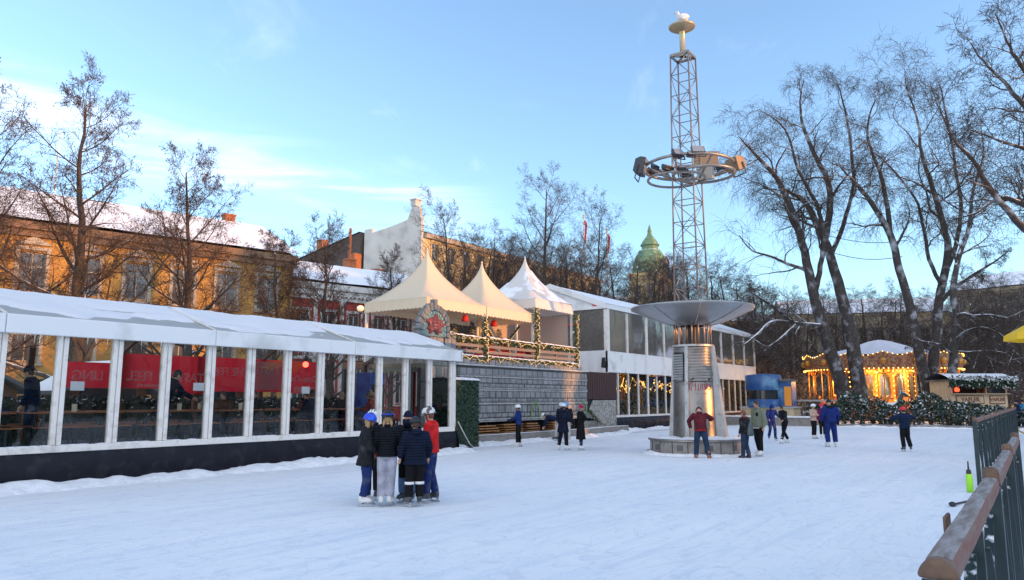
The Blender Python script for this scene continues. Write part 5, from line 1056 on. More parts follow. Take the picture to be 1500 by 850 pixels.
for i, (x, z, l) in enumerate(((.35,2.62,'upper of two at the left post of the waffle stall'),(.35,2.25,'lower of two at the left post of the waffle stall'),(2.65,2.82,'over the glass case of the waffle stall'))):
    mb = MB(); mb.lathe([(.01,.30),(.13,.25),(.16,.12),(.12,.0),(.01,-.02)] if i < 2 else [(.02,.14),(.25,.0),(.24,-.02),(.01,.02)],12,(0,0,0)); o = tag(mb.build('red_lantern', REDL, None, True, False), 'small red lantern, '+l, 'lantern', 'red lanterns on the waffle stall'); o.location = ws.matrix_basis @ Vector((x,-.12,z))
bk = thing('blue_kiosk', 'bright blue round kiosk with an orange door panel beyond the two-storey tent', 'kiosk', (53.0,15.6,0)); BK = M('kiosk_blue', (.02,.08,.24), .35, col2=(.13,.28,.40), scale=.9, mixlo=.5, mixhi=.65); ORD = M('kiosk_orange', (.75,.27,.02), .5)
mb = MB(); mb.lathe([(1.15,1.2),(1.15,1.75)],28,(52.9,16.2,0)); mb.lathe([(1.15,2.35),(1.2,2.4),(1.2,3.35),(1.1,3.42),(.1,3.5)],28,(52.9,16.2,0)); mb.build('drum', BK, bk, True); mb = MB(); mb.lathe([(1.0,1.7),(1.0,2.4)],28,(52.9,16.2,0)); mb.build('serving_hatch', DARKGL, bk, True)
mb = MB(); mb.box(52.3,54.0,14.1,17.6,.3,1.15); mb.build('plinth', KC, bk); mb = MB(); mb.box(52.2,54.1,14.0,17.7,1.152,1.25); mb.build('counter', CAPM, bk)
mb = MB(); mb.box(52.7,53.8,14.25,15.2,1.252,2.95); mb.build('booth', BK, bk); mb = MB(); mb.box(52.68,52.7,14.3,14.75,1.3,2.6); mb.build('door_panel', ORD, bk); mb = MB(); mb.rings([[(52.5,14.15,2.95),(54,14.15,2.95),(54,15.3,2.95),(52.5,15.3,2.95)],[(52.5,14.15,3.1),(54,14.15,3.05),(54,15.3,3.05),(52.5,15.3,3.1)]]); mb.build('booth_roof', ROOFS, bk)
lw = thing('park_wall', 'low grey snow-topped park wall beyond the rink behind the skaters', 'wall', (52.2,17,0)); mb = MB(); mb.box(51.8,52.15,12.8,23.0,-.1,.55); mb.build('wall', KERBM, lw); mb = MB(); rs = [[(51.76+.43*k/6,y,.55+.10*math.sin(PI*k/6)*(1+.6*nz(y,k,1,2.))) for k in range(7)] for y in [12.8+.2*i for i in range(52)]]; mb.rings(rs,False,False); mb.build('wall_snow', SNOWY, lw, True)
pf = thing('park_railing', 'dark park railing with snow behind the low wall', 'railing', (55,13,0)); mb = MB()
for i in range(9): mb.box(54.2-.03,54.2+.03,10.2+.55*i-.03,10.2+.55*i+.03,.3,1.6)
mb.build('balusters', FP, pf); mb = MB(); mb.box(54.1,54.3,10,14.9,1.6,1.72); mb.build('rail', CAPM, pf)
YELU = thin_cloth('yellow_parasol_cloth', (.85,.55,.03), (.9,.6,.03), .35); up_ = at(1545,505,21); us = thing('yellow_parasol', 'bright yellow parasol at the right edge above the rink fence', 'parasol', (up_.x,up_.y,0)); mb = MB(); rs = []
for r, z in ((1.2,3.4),(1.18,3.55),(.65,3.85),(.05,4.05)): rs.append([(up_.x+r*math.cos(2*PI*k/8),up_.y+r*math.sin(2*PI*k/8),z) for k in range(8)])
mb.rings(rs,True,False); mb.build('canopy', YELU, us); mb = MB(); mb.tube([(up_.x,up_.y,0),(up_.x,up_.y,4.05)],.035,8); mb.build('pole', METAL, us)
# ------------------------------------------------------------------ buildings across the street
YELP = M('yellow_ochre_plaster', (.48,.26,.06), .85, col2=(.40,.205,.05), scale=.8, dirt=(.30,.17,.07), dscale=.6)
CORN = M('brown_cornice', (.20,.12,.07), .8); TRIM = M('stone_trim', (.40,.34,.27), .8, dirt=(.25,.2,.16), dscale=1.5)
REDP = M('red_plaster', (.42,.045,.04), .85, col2=(.34,.035,.035), scale=1.); WTRIM = M('white_stucco', (.62,.60,.56), .8, dirt=(.4,.37,.33), dscale=2)
ROOFSN = M('snow_covered_roof', (.12,.10,.09), .8, snow=1., thr=.02, sscale=.9); WGLASS = M('old_window_glass', (.045,.05,.055), .12, spec=.7, col2=(.12,.11,.10), scale=.7)
WOODW = M('window_paint', (.50,.45,.38), .6); BRK = M('chimney_brick', (.36,.13,.05), .85, col2=(.28,.09,.04), scale=4, snow=.9, thr=.6)
def facade(mb, Lx, z0, z1, wins, dp=.18):
    """front wall in the plane y=0 (facing -y) with real openings"""
    xs_ = sorted({0, Lx, *[w[0] for w in wins], *[w[1] for w in wins]}); zs = sorted({z0, z1, *[w[2] for w in wins], *[w[3] for w in wins]})
    for i in range(len(xs_)-1):
        for j in range(len(zs)-1):
            xm, zm = (xs_[i]+xs_[i+1])/2, (zs[j]+zs[j+1])/2
            if not any(w[0] < xm < w[1] and w[2] < zm < w[3] for w in wins): mb.poly([(xs_[i],0,zs[j]),(xs_[i+1],0,zs[j]),(xs_[i+1],0,zs[j+1]),(xs_[i],0,zs[j+1])])
    for a, b_, c, d in wins:
        mb.poly([(a,0,c),(a,dp,c),(a,dp,d),(a,0,d)]); mb.poly([(b_,dp,c),(b_,0,c),(b_,0,d),(b_,dp,d)]); mb.poly([(a,0,c),(b_,0,c),(b_,dp,c),(a,dp,c)]); mb.poly([(a,dp,d),(b_,dp,d),(b_,0,d),(a,0,d)])
def windows(t, wins, surround=None, ped=False, dp=.18, cap=96):
    cache = {}
    for a, b_, c, d in wins[:cap]:
        w, h = round(b_-a,3), round(d-c,3)
        if (w,h) not in cache:
            mb = MB(); f = .07; mb.box(0,f,dp-.06,dp-.01,0,h); mb.box(w-f,w,dp-.06,dp-.01,0,h); mb.box(f,w-f,dp-.06,dp-.01,0,f); mb.box(f,w-f,dp-.06,dp-.01,h-f,h); mb.box(w/2-.035,w/2+.035,dp-.065,dp-.01,f,h-f); mb.box(f,w-f,dp-.062,dp-.012,h*.62,h*.62+.06)
            if surround:
                s = .2; mb.box(-s,-.002,-.08,.02,-.1,h+.12); mb.box(w+.002,w+s,-.08,.02,-.1,h+.12); mb.box(-s-.05,w+s+.05,-.12,.02,h+.122,h+.32); mb.box(-s-.05,w+s+.05,-.14,.02,-.22,-.102)
                if ped: mb.rings([[(-s-.1,-.16,h+.45),(w+s+.1,-.16,h+.45),(w/2,-.16,h+.95)],[(-s-.1,.02,h+.45),(w+s+.1,.02,h+.45),(w/2,.02,h+.95)]])
            fr = mb.build('window', surround or WOODW, t, False, False); mb = MB(); mb.poly([(f*.5,dp-.03,f*.5),(w-f*.5,dp-.03,f*.5),(w-f*.5,dp-.03,h-f*.5),(f*.5,dp-.03,h-f*.5)]); pn = mb.build('pane', WGLASS, fr, False, False); cache[w,h] = fr; fr.location = (a,0,c)
        else:
            fr = copy_tree(cache[w,h], t); fr.location = (a,0,c)
def block(name, label, p0, p1, depth, H, wall, wins, surround, ped=False, roof_rise=3.3, cornice=None, chim=(), eave=.5, back=True, base=-.3, kind='building', hip=False):
    a, b_ = Vector((*p0,0)), Vector((*p1,0)); Lx = (b_-a).length; t = thing(name, label, kind, a, math.atan2((b_-a).y,(b_-a).x)); mb = MB(); facade(mb, Lx, base, H, wins)
    mb.poly([(0,depth,base),(0,0,base),(0,0,H),(0,depth/2,H+roof_rise),(0,depth,H)]); mb.poly([(Lx,0,base),(Lx,depth,base),(Lx,depth,H),(Lx,depth/2,H+roof_rise),(Lx,0,H)]); mb.poly([(Lx,depth,base),(0,depth,base),(0,depth,H),(Lx,depth,H)])
    mb.poly([(.02,.5,base),(Lx-.02,.5,base),(Lx-.02,.5,H),(.02,.5,H)])
    mb.build('wall', wall, t, False, False)
    mb = MB(); n = max(2,int(Lx/1.5)); m = 6; rs = []
    for i in range(n+1):
        x = -.15+(Lx+.3)*i/n; rs.append([(x, -eave+(depth/2+eave)*k/m, H+.12+roof_rise*k/m*(1)+.05*nz(x,k,3,.5)) for k in range(m+1)]+[(x, depth/2+(depth/2+eave)*k/m, H+.12+roof_rise*(1-k/m)) for k in range(1,m+1)])
    mb.rings(rs,False,False); r = mb.build('roof', ROOFSN, t, False, False)
    mb = MB(); mb.box(-.1,Lx+.1,-.45,-.02,H-.5,H-.05); mb.box(-.05,Lx+.05,-.25,-.02,H-.9,H-.502); mb.build('cornice', cornice or CORN, t, False, False)
    for (x, y, w, h0, h1) in chim:
        mb = MB(); mb.box(x-w/2,x+w/2,y-.4,y+.4,h0,h1); mb.box(x-w/2-.06,x+w/2+.06,y-.46,y+.46,h1,h1+.14); mb.build('chimney', BRK, r, False, False)
    if wins: windows(t, wins, surround, ped)
    return t
W1 = [(x,x+1.35,8.0,10.3) for x in [1.0+2.85*i for i in range(12)] if x < 33]+[(x,x+1.35,3.9,6.4) for x in [1.0+2.85*i for i in range(12)] if x < 33]
yb = block('ochre_building', 'ochre yellow street building with a long snowy roof behind the bare trees', (0.8,52.45), (34.8,44.3), 13, 12.1, YELP, W1, TRIM, True, 3.3, CORN, ((32.6,7,.8,14.6,16.0),))
mb = MB(); mb.box(-.02,35.2,-.10,-.02,6.95,7.2); mb.build('string_course', TRIM, yb, False, False); mb = MB(); mb.tube([(34.7,-.12,.2),(34.7,-.12,11.4)],.08,6); mb.build('drainpipe', CORN, yb, False, False)
W2 = [(.8+2.25*i,1.8+2.25*i,5.6,8.3) for i in range(6)]+[(.8+2.25*i,1.8+2.25*i,1.4,4.2) for i in range(6)]
rb = block('red_building', 'red street building with white pilasters and ornate cornice beside the ochre one', (35.3,45.7), (49.2,42.6), 12, 10.6, REDP, W2, WTRIM, False, 2.6, WTRIM, ((9.5,7.5,.9,12.2,14.2),(12.2,7,.9,12.3,13.5)))
for i in range(7):
    mb = MB(); x = .18+2.25*i; mb.box(x-.16,x+.16,-.10,-.002,1.0,9.0); mb.box(x-.22,x+.22,-.14,-.001,9.0,9.3); mb.build('pilaster', WTRIM, rb, False, False)
mb = MB(); mb.box(-.02,14.2,-.16,-.003,9.32,9.55); mb.box(-.02,14.2,-.14,-.003,4.75,5.0); 
for i in range(38): mb.box(.2+.37*i,.36+.37*i,-.3,-.02,9.555,9.7)
mb.build('frieze', WTRIM, rb, False, False)
mb = MB(); mb.tube([(9.5,7.5,14.2),(9.5,7.5,17.2)],.14,6); mb.build('flue', BRK, rb, False, False)
# white firewall gable and the brown one beside it
WG = M('white_firewall', (.56,.54,.50), .85, dirt=(.38,.36,.33), dscale=.5, col2=(.48,.46,.43), scale=.5); WGY = M('cream_facade', (.62,.50,.28), .85, col2=(.54,.42,.22), scale=.5); BRB = brick('brown_firewall', (.17,.12,.09), (.12,.085,.065), (.09,.07,.06), 1.2, .5, .18, .02, .4, .9, None, (R(90),0,R(90)))
wt = thing('white_gabled_building', 'tall building with a blank white firewall, stepped chimney and sunlit cream front', 'building', (70,64,0))
pg_ = [(74.4,0),(74.4,24.6),(73.0,24.6),(73.0,24.0),(69.5,24.4),(66.5,24.9),(66.1,25.7),(65.7,26.6),(64.5,26.4),(64.1,24.6),(64.0,23.0),(64.0,0)]
mb = MB(); mb.rings([[(70,y,z) for y, z in pg_],[(70.5,y,z) for y, z in pg_]]); mb.build('firewall', WG, wt)
mb = MB(); mb.box(69.9,70.9,65.0,65.9,26.6,27.4); mb.box(69.8,71.0,64.9,66.0,27.4,27.55); mb.build('chimney', WG, wt)
wins = [(1.5+3.2*i,2.9+3.2*i,4+3.9*r,6.3+3.9*r) for i in range(14) for r in range(5)]
mb = MB(); facade(mb, 47, 0, 23, wins); ff = mb.build('front', WGY, wt, False, False); ff.location = (.5,0,0); 
for w in wins[:]:
    pass
ws_ = thing('tmp','x','x',(0,0,0)); windows(ws_, [(a+.5,b_+.5,c,d) for a,b_,c,d in wins], WGY)
for o in list(ws_.children): o.parent = wt
bpy.data.objects.remove(ws_)
mb = MB(); mb.rings([[(70.5,63.6,23.0),(70.5,68,24.3),(70.5,74.4,23.6)],[(117.5,63.6,23.0),(117.5,68,24.3),(117.5,74.4,23.6)]]); mb.build('roof', ROOFSN, wt); mb = MB(); mb.box(70.5,117.5,63.5,63.98,22.3,22.9); mb.build('cornice', TRIM, wt); mb = MB(); mb.box(70.6,117.4,64.6,74.4,0,23); mb.build('body', WG, wt)
bt = thing('brown_firewall_building', 'dark brown brick firewall building left of the white gable', 'building', (68,80,0)); mb = MB(); pg_ = [(92,0),(92,21.0),(83.5,22.6),(74.8,24.2),(74.8,0)]; mb.rings([[(69.6,y,z) for y, z in pg_],[(80,y,z) for y, z in pg_]]); mb.build('firewall', BRB, bt); mb = MB(); mb.rings([[(69.4,y,z+.12) for y, z in pg_[1:4]],[(80,y,z+.12) for y, z in pg_[1:4]]],False,False); mb.build('coping', CORN, bt)
mb = MB(); mb.box(70,71.2,83,84.2,22.5,24.4); mb.build('chimney', BRK, bt)
mb = MB(); mb.box(66,67.2,71.9,72.7,13.0,20.5); o = tag(mb.build('chimney_stack', BRK), 'tall thin brick chimney standing against the blank white firewall', 'chimney'); mb = MB(); mb.box(65.8,67.4,71.7,72.9,0,13.0); mb.build('base', BRK, o)
# copper-green cupola tower
COPG = M('verdigris_copper', (.10,.20,.13), .7, col2=(.16,.24,.12), scale=2, snow=.7, thr=.7, sscale=2); TOWW = M('tower_stone', (.52,.40,.20), .85, col2=(.44,.33,.17), scale=.6)
ct = thing('cupola_tower', 'ochre stone tower with a green copper cupola catching the sun', 'tower', (101.5,47,0)); c_ = (101.5,46.9)
mb = MB(); mb.rings([[(c_[0]+3.3*math.cos(PI/4+k*PI/2),c_[1]+3.3*math.sin(PI/4+k*PI/2),z) for k in range(4)] for z in (0,19.6)]); mb.build('shaft', TOWW, ct)
mb = MB(); mb.rings([[(c_[0]+3.6*math.cos(PI/4+k*PI/2),c_[1]+3.6*math.sin(PI/4+k*PI/2),z) for k in range(4)] for z in (19.6,20.1)]); mb.build('cornice', TOWW, ct)
mb = MB(); mb.lathe([(2.9,20.1),(2.7,21.2),(2.3,22.6),(1.6,23.6),(1.3,23.8),(1.25,24.3),(1.5,24.4),(1.0,25.2),(.45,25.9),(.3,26.4),(.35,26.6),(.05,27.6)],8,(*c_,0)); mb.build('cupola', COPG, ct)
for k in range(4):
    a = -PI/2+PI/2*k; 
    for s in (-1,1):
        mb = MB(); p = Vector((c_[0]+2.36*math.cos(a)-s*math.sin(a)*1.,c_[1]+2.36*math.sin(a)+s*math.cos(a)*1.,17.2)); mb.obox(p,(.12,.8,2.0),a); mb.build('window', WGLASS, ct)
# far blocks closing the view
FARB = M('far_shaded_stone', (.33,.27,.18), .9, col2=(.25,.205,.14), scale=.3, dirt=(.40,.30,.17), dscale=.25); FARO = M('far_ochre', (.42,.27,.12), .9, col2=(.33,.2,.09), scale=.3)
def farblock(name, label, p0, p1, depth, H, mat, n, rows, rise=2.):
    Lx = math.hypot(p1[0]-p0[0],p1[1]-p0[1]); pw = Lx/n; fh = (H-2)/rows; wins = [(pw*(i+.28),pw*(i+.72),1.5+fh*r+.6,1.5+fh*r+fh*.78) for i in range(n) for r in range(rows)]
    return block(name, label, p0, p1, depth, H, mat, wins, None, False, rise, mat, (), .3)
farblock('street_building', 'sunlit ochre block far behind the bare trees, left of the green cupola', (88,53), (113,44), 12, 15.5, FARO, 9, 4)
farblock('street_building', 'sunlit ochre block far behind the bare trees, right of the green cupola', (118,46), (132,33), 12, 14.5, FARO, 7, 4)
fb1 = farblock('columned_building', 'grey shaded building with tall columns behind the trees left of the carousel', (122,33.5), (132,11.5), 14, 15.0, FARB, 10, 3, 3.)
for i in range(11): mb = MB(); mb.lathe([(.7,3),(.62,12.2),(.85,12.6)],10,(.4+2.32*i,-.9,0)); mb.build('column', TRIM, fb1, False, False)
mb = MB(); mb.box(-.4,24.5,-1.8,-.05,12.6,14.2); mb.build('entablature', FARB, fb1, False, False)
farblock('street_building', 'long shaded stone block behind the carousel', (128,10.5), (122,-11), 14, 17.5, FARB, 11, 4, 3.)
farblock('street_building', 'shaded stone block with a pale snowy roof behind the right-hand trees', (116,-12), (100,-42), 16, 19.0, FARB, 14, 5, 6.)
# flags
def flagpole(label, u, v0, v1, Y, striped=True):
    p = at(u, v0, Y); ztop = p.z; zlo = at(u, v1, Y).z; t = thing('flagpole', label, 'flagpole', (p.x,p.y,0), 0, 'flags over the far trees'); mb = MB(); mb.tube([(p.x,p.y,0),(p.x,p.y,ztop+.4)],.07,6); mb.ell((p.x,p.y,ztop+.5),(.14,.14,.14),8,6); mb.build('pole', WTRIM, t)
    mb = MB(); rs = []; n = 10
    for i in range(n+1):
        z = ztop-(ztop-zlo)*i/n; w = .26*math.sin(PI*min(1,.25+i/n*.6)); rs.append([(p.x+rt.x*(.08+w*k/4)+.1*math.sin(k*2+i),p.y+rt.y*(.08+w*k/4)+.1*math.cos(k*2+i*.7),z-.25*k/4) for k in range(5)])
    mb.rings(rs,False,False); mb.build('flag', REDN, t, True)
flagpole('drooping red flag left of the other two, above the leafless trees', 855, 322, 354, 80); flagpole('drooping red flag right of the tallest middle tree', 889, 342, 368, 85); flagpole('drooping red flag just left of the lattice mast', 976, 378, 402, 90)
p = at(88,192,60); t = thing('rooftop_pole', 'thin pale pole rising above the ochre roof at the far left', 'pole', (p.x,p.y,0)); mb = MB(); mb.tube([(p.x,p.y,0),(p.x,p.y,p.z)],[.12,.05],6); mb.build('pole', WTRIM, t)
# street lamp in front of the red building
lp = at(528,452,38); t = thing('street_lamp', 'street lamp with a pale globe in front of the red building', 'lamp', (lp.x,lp.y,0)); mb = MB(); mb.lathe([(.12,0),(.1,.6),(.055,.8),(.045,lp.z-.3),(.12,lp.z-.22)],10,(lp.x,lp.y,0)); mb.build('post', DARKM, t); mb = MB(); mb.ell((lp.x,lp.y,lp.z),(.19,.19,.16),12,8); mb.build('globe', M('lamp_globe', (.8,.7,.5), .4, emit=(1,.7,.35), estr=.12), t, True)

# ------------------------------------------------------------------ trees
def grow(levels, rng, p, d, Lb, r, lvl, P, out, depth0=0):
    n = P['seg'][lvl]; pts = [p]; st = Lb/n; q = p.copy(); d = d.copy(); w = P['wig'][lvl]; tr_ = P['trop'][lvl]
    for i in range(n):
        d = d+Vector((rng.gauss(0,w),rng.gauss(0,w),rng.gauss(0,w)))+Vector((0,0,tr_*(i/n if lvl > 1 else 1))); d.normalize(); q = q+d*st; pts.append(q)
    rad = [r*(1-(1-P['taper'][lvl])*i/n) for i in range(n+1)]
    out[lvl].append((pts, rad)); branch(rng, pts, rad, Lb, lvl, P, out)
def branch(rng, pts, rad, Lb, lvl, P, out, start=None, count=None):
    if lvl+1 >= len(P['n']): return
    k = count or P['n'][lvl+1]; s0 = P['start'][lvl] if start is None else start; n = len(pts)-1; az0 = rng.random()*6.28
    for j in range(k):
        t = s0+(1-s0)*(j+rng.random())/k; i = min(int(t*n), n-1); f = t*n-i; p = pts[i].lerp(pts[i+1], f); d = (pts[i+1]-pts[i]).normalized()
        a = az0+j*2.4+rng.gauss(0,.35); u = d.orthogonal().normalized(); v = d.cross(u); side = u*math.cos(a)+v*math.sin(a); ang = R(P['ang'][lvl+1]+rng.gauss(0,9)); nd = d*math.cos(ang)+side*math.sin(ang)
        ll = P['len'][lvl+1]*(1-P['short'][lvl+1]*t)*rng.uniform(.7,1.2)
        if P.get('abs', False) is False: ll *= Lb
        rr_ = min((rad[i]*(1-f)+rad[i+1]*f)*P['rr'][lvl+1], rad[i]*.9)
        grow(None, rng, p, nd, ll, max(rr_, P['rmin']), lvl+1, P, out)
def tree(name, label, cat, base, trunks, P, seed, group=None, mats=(BARK, TWIG), seeds=0, seedmat=None, split=2):
    """trunks: list of (points, radii, first-limb position, limb count)"""
    rng = random.Random(seed); t = thing(name, label, cat, base, 0, group); out = [[] for _ in P['n']]
    for pts, rad, s0, cnt in trunks:
        pts = [Vector(p) for p in pts]; fine = []; fr = []
        for i in range(len(pts)-1):       # smooth the given line
            p0, p1, p2, p3 = pts[max(i-1,0)], pts[i], pts[i+1], pts[min(i+2,len(pts)-1)]
            for k in range(4):
                s = k/4; fine.append(.5*((2*p1)+(p2-p0)*s+(2*p0-5*p1+4*p2-p3)*s*s+(3*p1-p0-3*p2+p3)*s**3)+Vector((rng.gauss(0,.02),rng.gauss(0,.02),0))); fr.append(rad[i]+(rad[i+1]-rad[i])*s)
        fine.append(pts[-1]); fr.append(rad[-1]); Lb = sum((b_-a).length for a, b_ in zip(fine,fine[1:])); out[0].append((fine, fr)); branch(rng, fine, fr, Lb, 0, P, out, s0, cnt)
    mb = MB()
    for lv in range(split):
        for pts, rad in out[lv]: mb.tube(pts, rad, (10,7,5)[lv] if lv < 3 else 4, lv == 0)
    o = mb.build('trunk', mats[0], t, True, False)
    mb = MB()
    for lv in range(split, len(out)):
        for pts, rad in out[lv]: mb.tube(pts, rad, 4 if lv == 2 else 3, False)
    if seeds:
        tips = [x for x in out[-1]]
        for _ in range(seeds):
            pts, rad = rng.choice(tips); p = rng.choice(pts[1:]); 
            for _2 in range(rng.randint(1,3)):
                s = rng.uniform(.035,.07); a = Vector((rng.gauss(0,1),rng.gauss(0,1),rng.gauss(0,.6))).normalized()*s; b_ = Vector((rng.gauss(0,.4),rng.gauss(0,.4),-1)).normalized()*s*1.7; c = p+Vector((rng.gauss(0,.06),rng.gauss(0,.06),rng.gauss(-.03,.05))); mb.cur = 1; mb.poly([c-a*.5,c+b_*.5-a*.3,c+b_,c+b_*.5+a*.5]); mb.cur = 0
    mb.build('crown', [mats[1], seedmat or SEED], t, False, False)
    return t
def rel(base, pix, Y0, dY=None):
    """trunk line through points of the photograph, as an offset from the tree's foot"""
    return [at(u, v, Y0+(dY[i] if dY else 0))-base for i, (u, v) in enumerate(pix)]
# street limes with dry seed clusters
PL = dict(n=[1,14,12,8,6], seg=[8,9,7,4,3], wig=[.02,.08,.10,.12,.12], trop=[.0,.05,-.01,-.04,-.12], taper=[.2,.2,.25,.35,.5], start=[.3,.15,.12,.10,.05], ang=[0,54,44,42,38], len=[1,.42,.46,.50,.62], short=[0,.66,.45,.3,.3], rr=[1,.42,.46,.45,.55], rmin=.006)
PB_ = None
def lime(label, u, Y, vtop, r, seed, lean=0, P=PL, seeds=2800, base_v=None, cnt=28, grp='street trees between the marquee and the ochre building', s0=.15):
    b_ = at(u, 585, Y); b_.z = 0; top = at(u+lean, vtop, Y); h = top.z; rng = random.Random(seed*7); pts = [(0,0,-.1)]; d = (top-b_); 
    for k in range(1,6): pts.append(Vector((d.x*k/5+rng.gauss(0,.12),d.y*k/5+rng.gauss(0,.12),h*k/5*(.97 if P is PB_ else .88))))
    return tree('lime_tree', label, 'tree', b_, [(pts,[r*1.15,r,r*.8,r*.55,r*.32,.03],s0,cnt)], P, seed, grp, (BARK, TWIGR), seeds)
lime('tall bare lime with brown seed clusters, rising highest over the marquee roof', 112, 31, 92, .27, 11, 18)
lime('second lime with seed clusters, before the middle of the ochre building', 274, 36, 205, .24, 12, 6)
lime('small reddish tree before the right end of the ochre building', 402, 40, 335, .15, 13, 0, PL, 2600, s0=.3)
lime('lime at the left edge with only its right half in view', -38, 30, 70, .26, 14, 0)
lime('dark young lime before the red building', 481, 42, 318, .20, 15, 0, dict(PL, trop=[0,.09,.0,-.03,-.05]), 500)
lime('slender bare tree before the white firewall', 575, 50, 362, .16, 16, 0, dict(PL, trop=[0,.12,.04,0,0], ang=[0,42,38,40,40]), 0)
PB_ = PB = dict(PL, n=[1,15,10,8,5], trop=[0,.08,.0,-.02,-.04], ang=[0,50,42,42,40])
m1 = lime('bare tree with a straight stem right of the first pagoda peak', 660, 50, 312, .20, 17, -4, PB, 400, grp='bare trees behind the pagodas')
m2 = lime('tallest bare tree behind the pagodas, above the third peak', 798, 52, 266, .24, 18, 2, PB, 400, grp='bare trees behind the pagodas')
m3 = lime('broad bare tree left of the green cupola', 872, 58, 313, .24, 19, 4, PB, 300, grp='bare trees behind the pagodas')
m4 = lime('low bare tree between the second and third pagoda peaks', 722, 60, 345, .2, 20, 0, PB, 300, grp='bare trees behind the pagodas')
# background trees: copies of two shapes in two rows
rn = random.Random(77)
grpB = 'tangled bare trees far behind the tents'
lblB = 'one of the tangled brown bare trees in the park belt far behind the tents'
spots = [(560,75,395),(648,66,368),(690,70,362),(745,74,355),(760,66,380),(830,70,345),(850,78,352),(900,72,365),(990,68,372),(1015,74,370),(1040,70,378),(1065,76,385),(1090,72,400),(1110,80,410),(1000,88,375),(970,92,380),(840,90,372),(700,90,380),(780,92,362),(938,64,366),(955,70,372),(675,60,345),(708,66,340),(755,62,352),(770,74,342),(820,64,360),(1000,62,388),(880,66,365)]
for i, (u, Y, v) in enumerate(spots):
    src = (m1,m2,m3,m4)[i%4]; h0 = {0:at(660,312,50).z,1:at(798,266,52).z,2:at(872,313,58).z,3:at(722,345,60).z}[i%4]; q = at(u,585,Y); q.z = 0; s = .93*at(u,v,Y).z/h0
    o = copy_tree(src); o.location = q; o.rotation_euler[2] = rn.random()*6.28; o.scale = (s*rn.uniform(1.2,1.5),s*rn.uniform(1.2,1.5),s); o['label'] = lblB; o['group'] = grpB
grpC = 'dark leafless trees behind the carousel'; lblC = 'one of the dark leafless park trees in the thicket behind the carousel and stalls'
spots = [(1130,70,425),(1160,84,430),(1185,78,445),(1215,88,430),(1245,82,450),(1275,90,430),(1300,84,445),(1330,90,425),(1350,82,440),(1385,88,430),(1410,80,425),(1430,74,440),(1455,84,420),(1470,76,430),(1490,80,415),(1505,72,425),(1525,80,410),(1140,92,440),(1230,98,440),(1320,100,435),(1440,98,425),(1110,64,430),(1478,66,445)]
for i, (u, Y, v) in enumerate(spots):
    src = (m1,m2,m3,m4)[i%4]; h0 = {0:at(660,312,50).z,1:at(798,266,52).z,2:at(872,313,58).z,3:at(722,345,60).z}[i%4]; q = at(u,585,Y); q.z = 0; s = at(u,v,Y).z/h0
    o = copy_tree(src); o.location = q; o.rotation_euler[2] = rn.random()*6.28; o.scale = (s*rn.uniform(1.1,1.6),s*rn.uniform(1.1,1.6),s); o['label'] = lblC; o['group'] = grpC
# thicket of shrubs under them
grpS = 'low bare shrubs in the park'
PS = dict(n=[1,9,7,5], seg=[3,5,4,3], wig=[.05,.14,.2,.25], trop=[0,.02,-.03,-.05], taper=[.6,.3,.4,.5], start=[.1,.15,.15,.1], ang=[0,40,45,45], len=[1,1.6,.5,.5], short=[0,.2,.4,.3], rr=[1,.5,.5,.6], rmin=.010)
sh = None
for i, (u, Y, h) in enumerate([(1110,62,3.2),(1135,66,3.0),(1165,64,3.4),(1185,60,2.6),(1215,70,3.2),(1420,62,3.4),(1440,58,3.0),(1465,64,3.6),(1490,60,3.2),(1100,70,4)]):
    q = at(u,585,Y); q.z = 0
    if sh is None: sh = o = tree('bare_shrub', 'one of the low bare snow-dusted shrubs under the park trees', 'shrub', q, [([(0,0,-.1),(.05,0,.6),(0,.1,1.6)],[.12,.1,.06],.05,12),([(.2,0,-.1),(.5,.2,.5),(.8,.2,1.3)],[.1,.08,.05],.05,9)], PS, 5, grpS, (BARK, TWIG), 0, None, 1)
    else: o = copy_tree(sh); o.location = q; o.rotation_euler[2] = i*1.3
    o.scale = (h/3,)*3
# the old trees on the right: given trunks, drooping twigs
PR = dict(n=[1,9,7,6,4], seg=[8,11,9,6,5], wig=[.02,.17,.17,.12,.09], trop=[0,.01,-.09,-.34,-.45], taper=[.3,.2,.25,.35,.5], start=[.3,.12,.10,.10,.05], ang=[0,52,48,46,40], len=[1,.29,.52,.80,.80], short=[0,.5,.3,.25,.1], rr=[1,.46,.48,.36,.5], rmin=.0085)
gR = 'old drooping trees at the far end of the rink'
Y0 = 54.; b_ = at(1250,585,Y0); b_.z = 0
def tp(pix, Y=Y0, dY=None): return rel(b_, pix, Y, dY)
A_ = tp([(1243,600),(1232,560),(1212,500),(1192,430),(1178,370),(1163,317),(1140,265),(1105,225),(1082,200)], Y0, [0,0,0,0,-.5,-1,-1.5,-2,-2.5]); B_ = tp([(1262,600),(1256,550),(1246,490),(1232,430),(1212,362),(1195,325),(1182,300),(1160,283),(1140,275)], Y0, [0,0,.3,.5,.8,1,1,.5,0]); B2 = tp([(1209,352),(1216,300),(1212,262),(1196,232),(1178,190),(1172,150),(1178,115)], Y0, [.8,1.2,1.8,2,2.2,2.4,2.5]); A2 = tp([(1192,430),(1200,400),(1206,350),(1196,300),(1170,250),(1150,190),(1112,160)], Y0, [0,-.4,-1,-1.5,-2,-2,-2])
A3 = tp([(1205,478),(1185,476),(1160,473),(1130,472),(1110,490),(1090,505)], Y0, [0,-1,-2,-3,-4,-5]); A4 = tp([(1160,473),(1140,455),(1118,440),(1095,425)], Y0, [-2,-3,-4,-4.5]); A5 = tp([(1165,476),(1145,495),(1130,505),(1120,515)], Y0, [-2,-3,-3.5,-4])
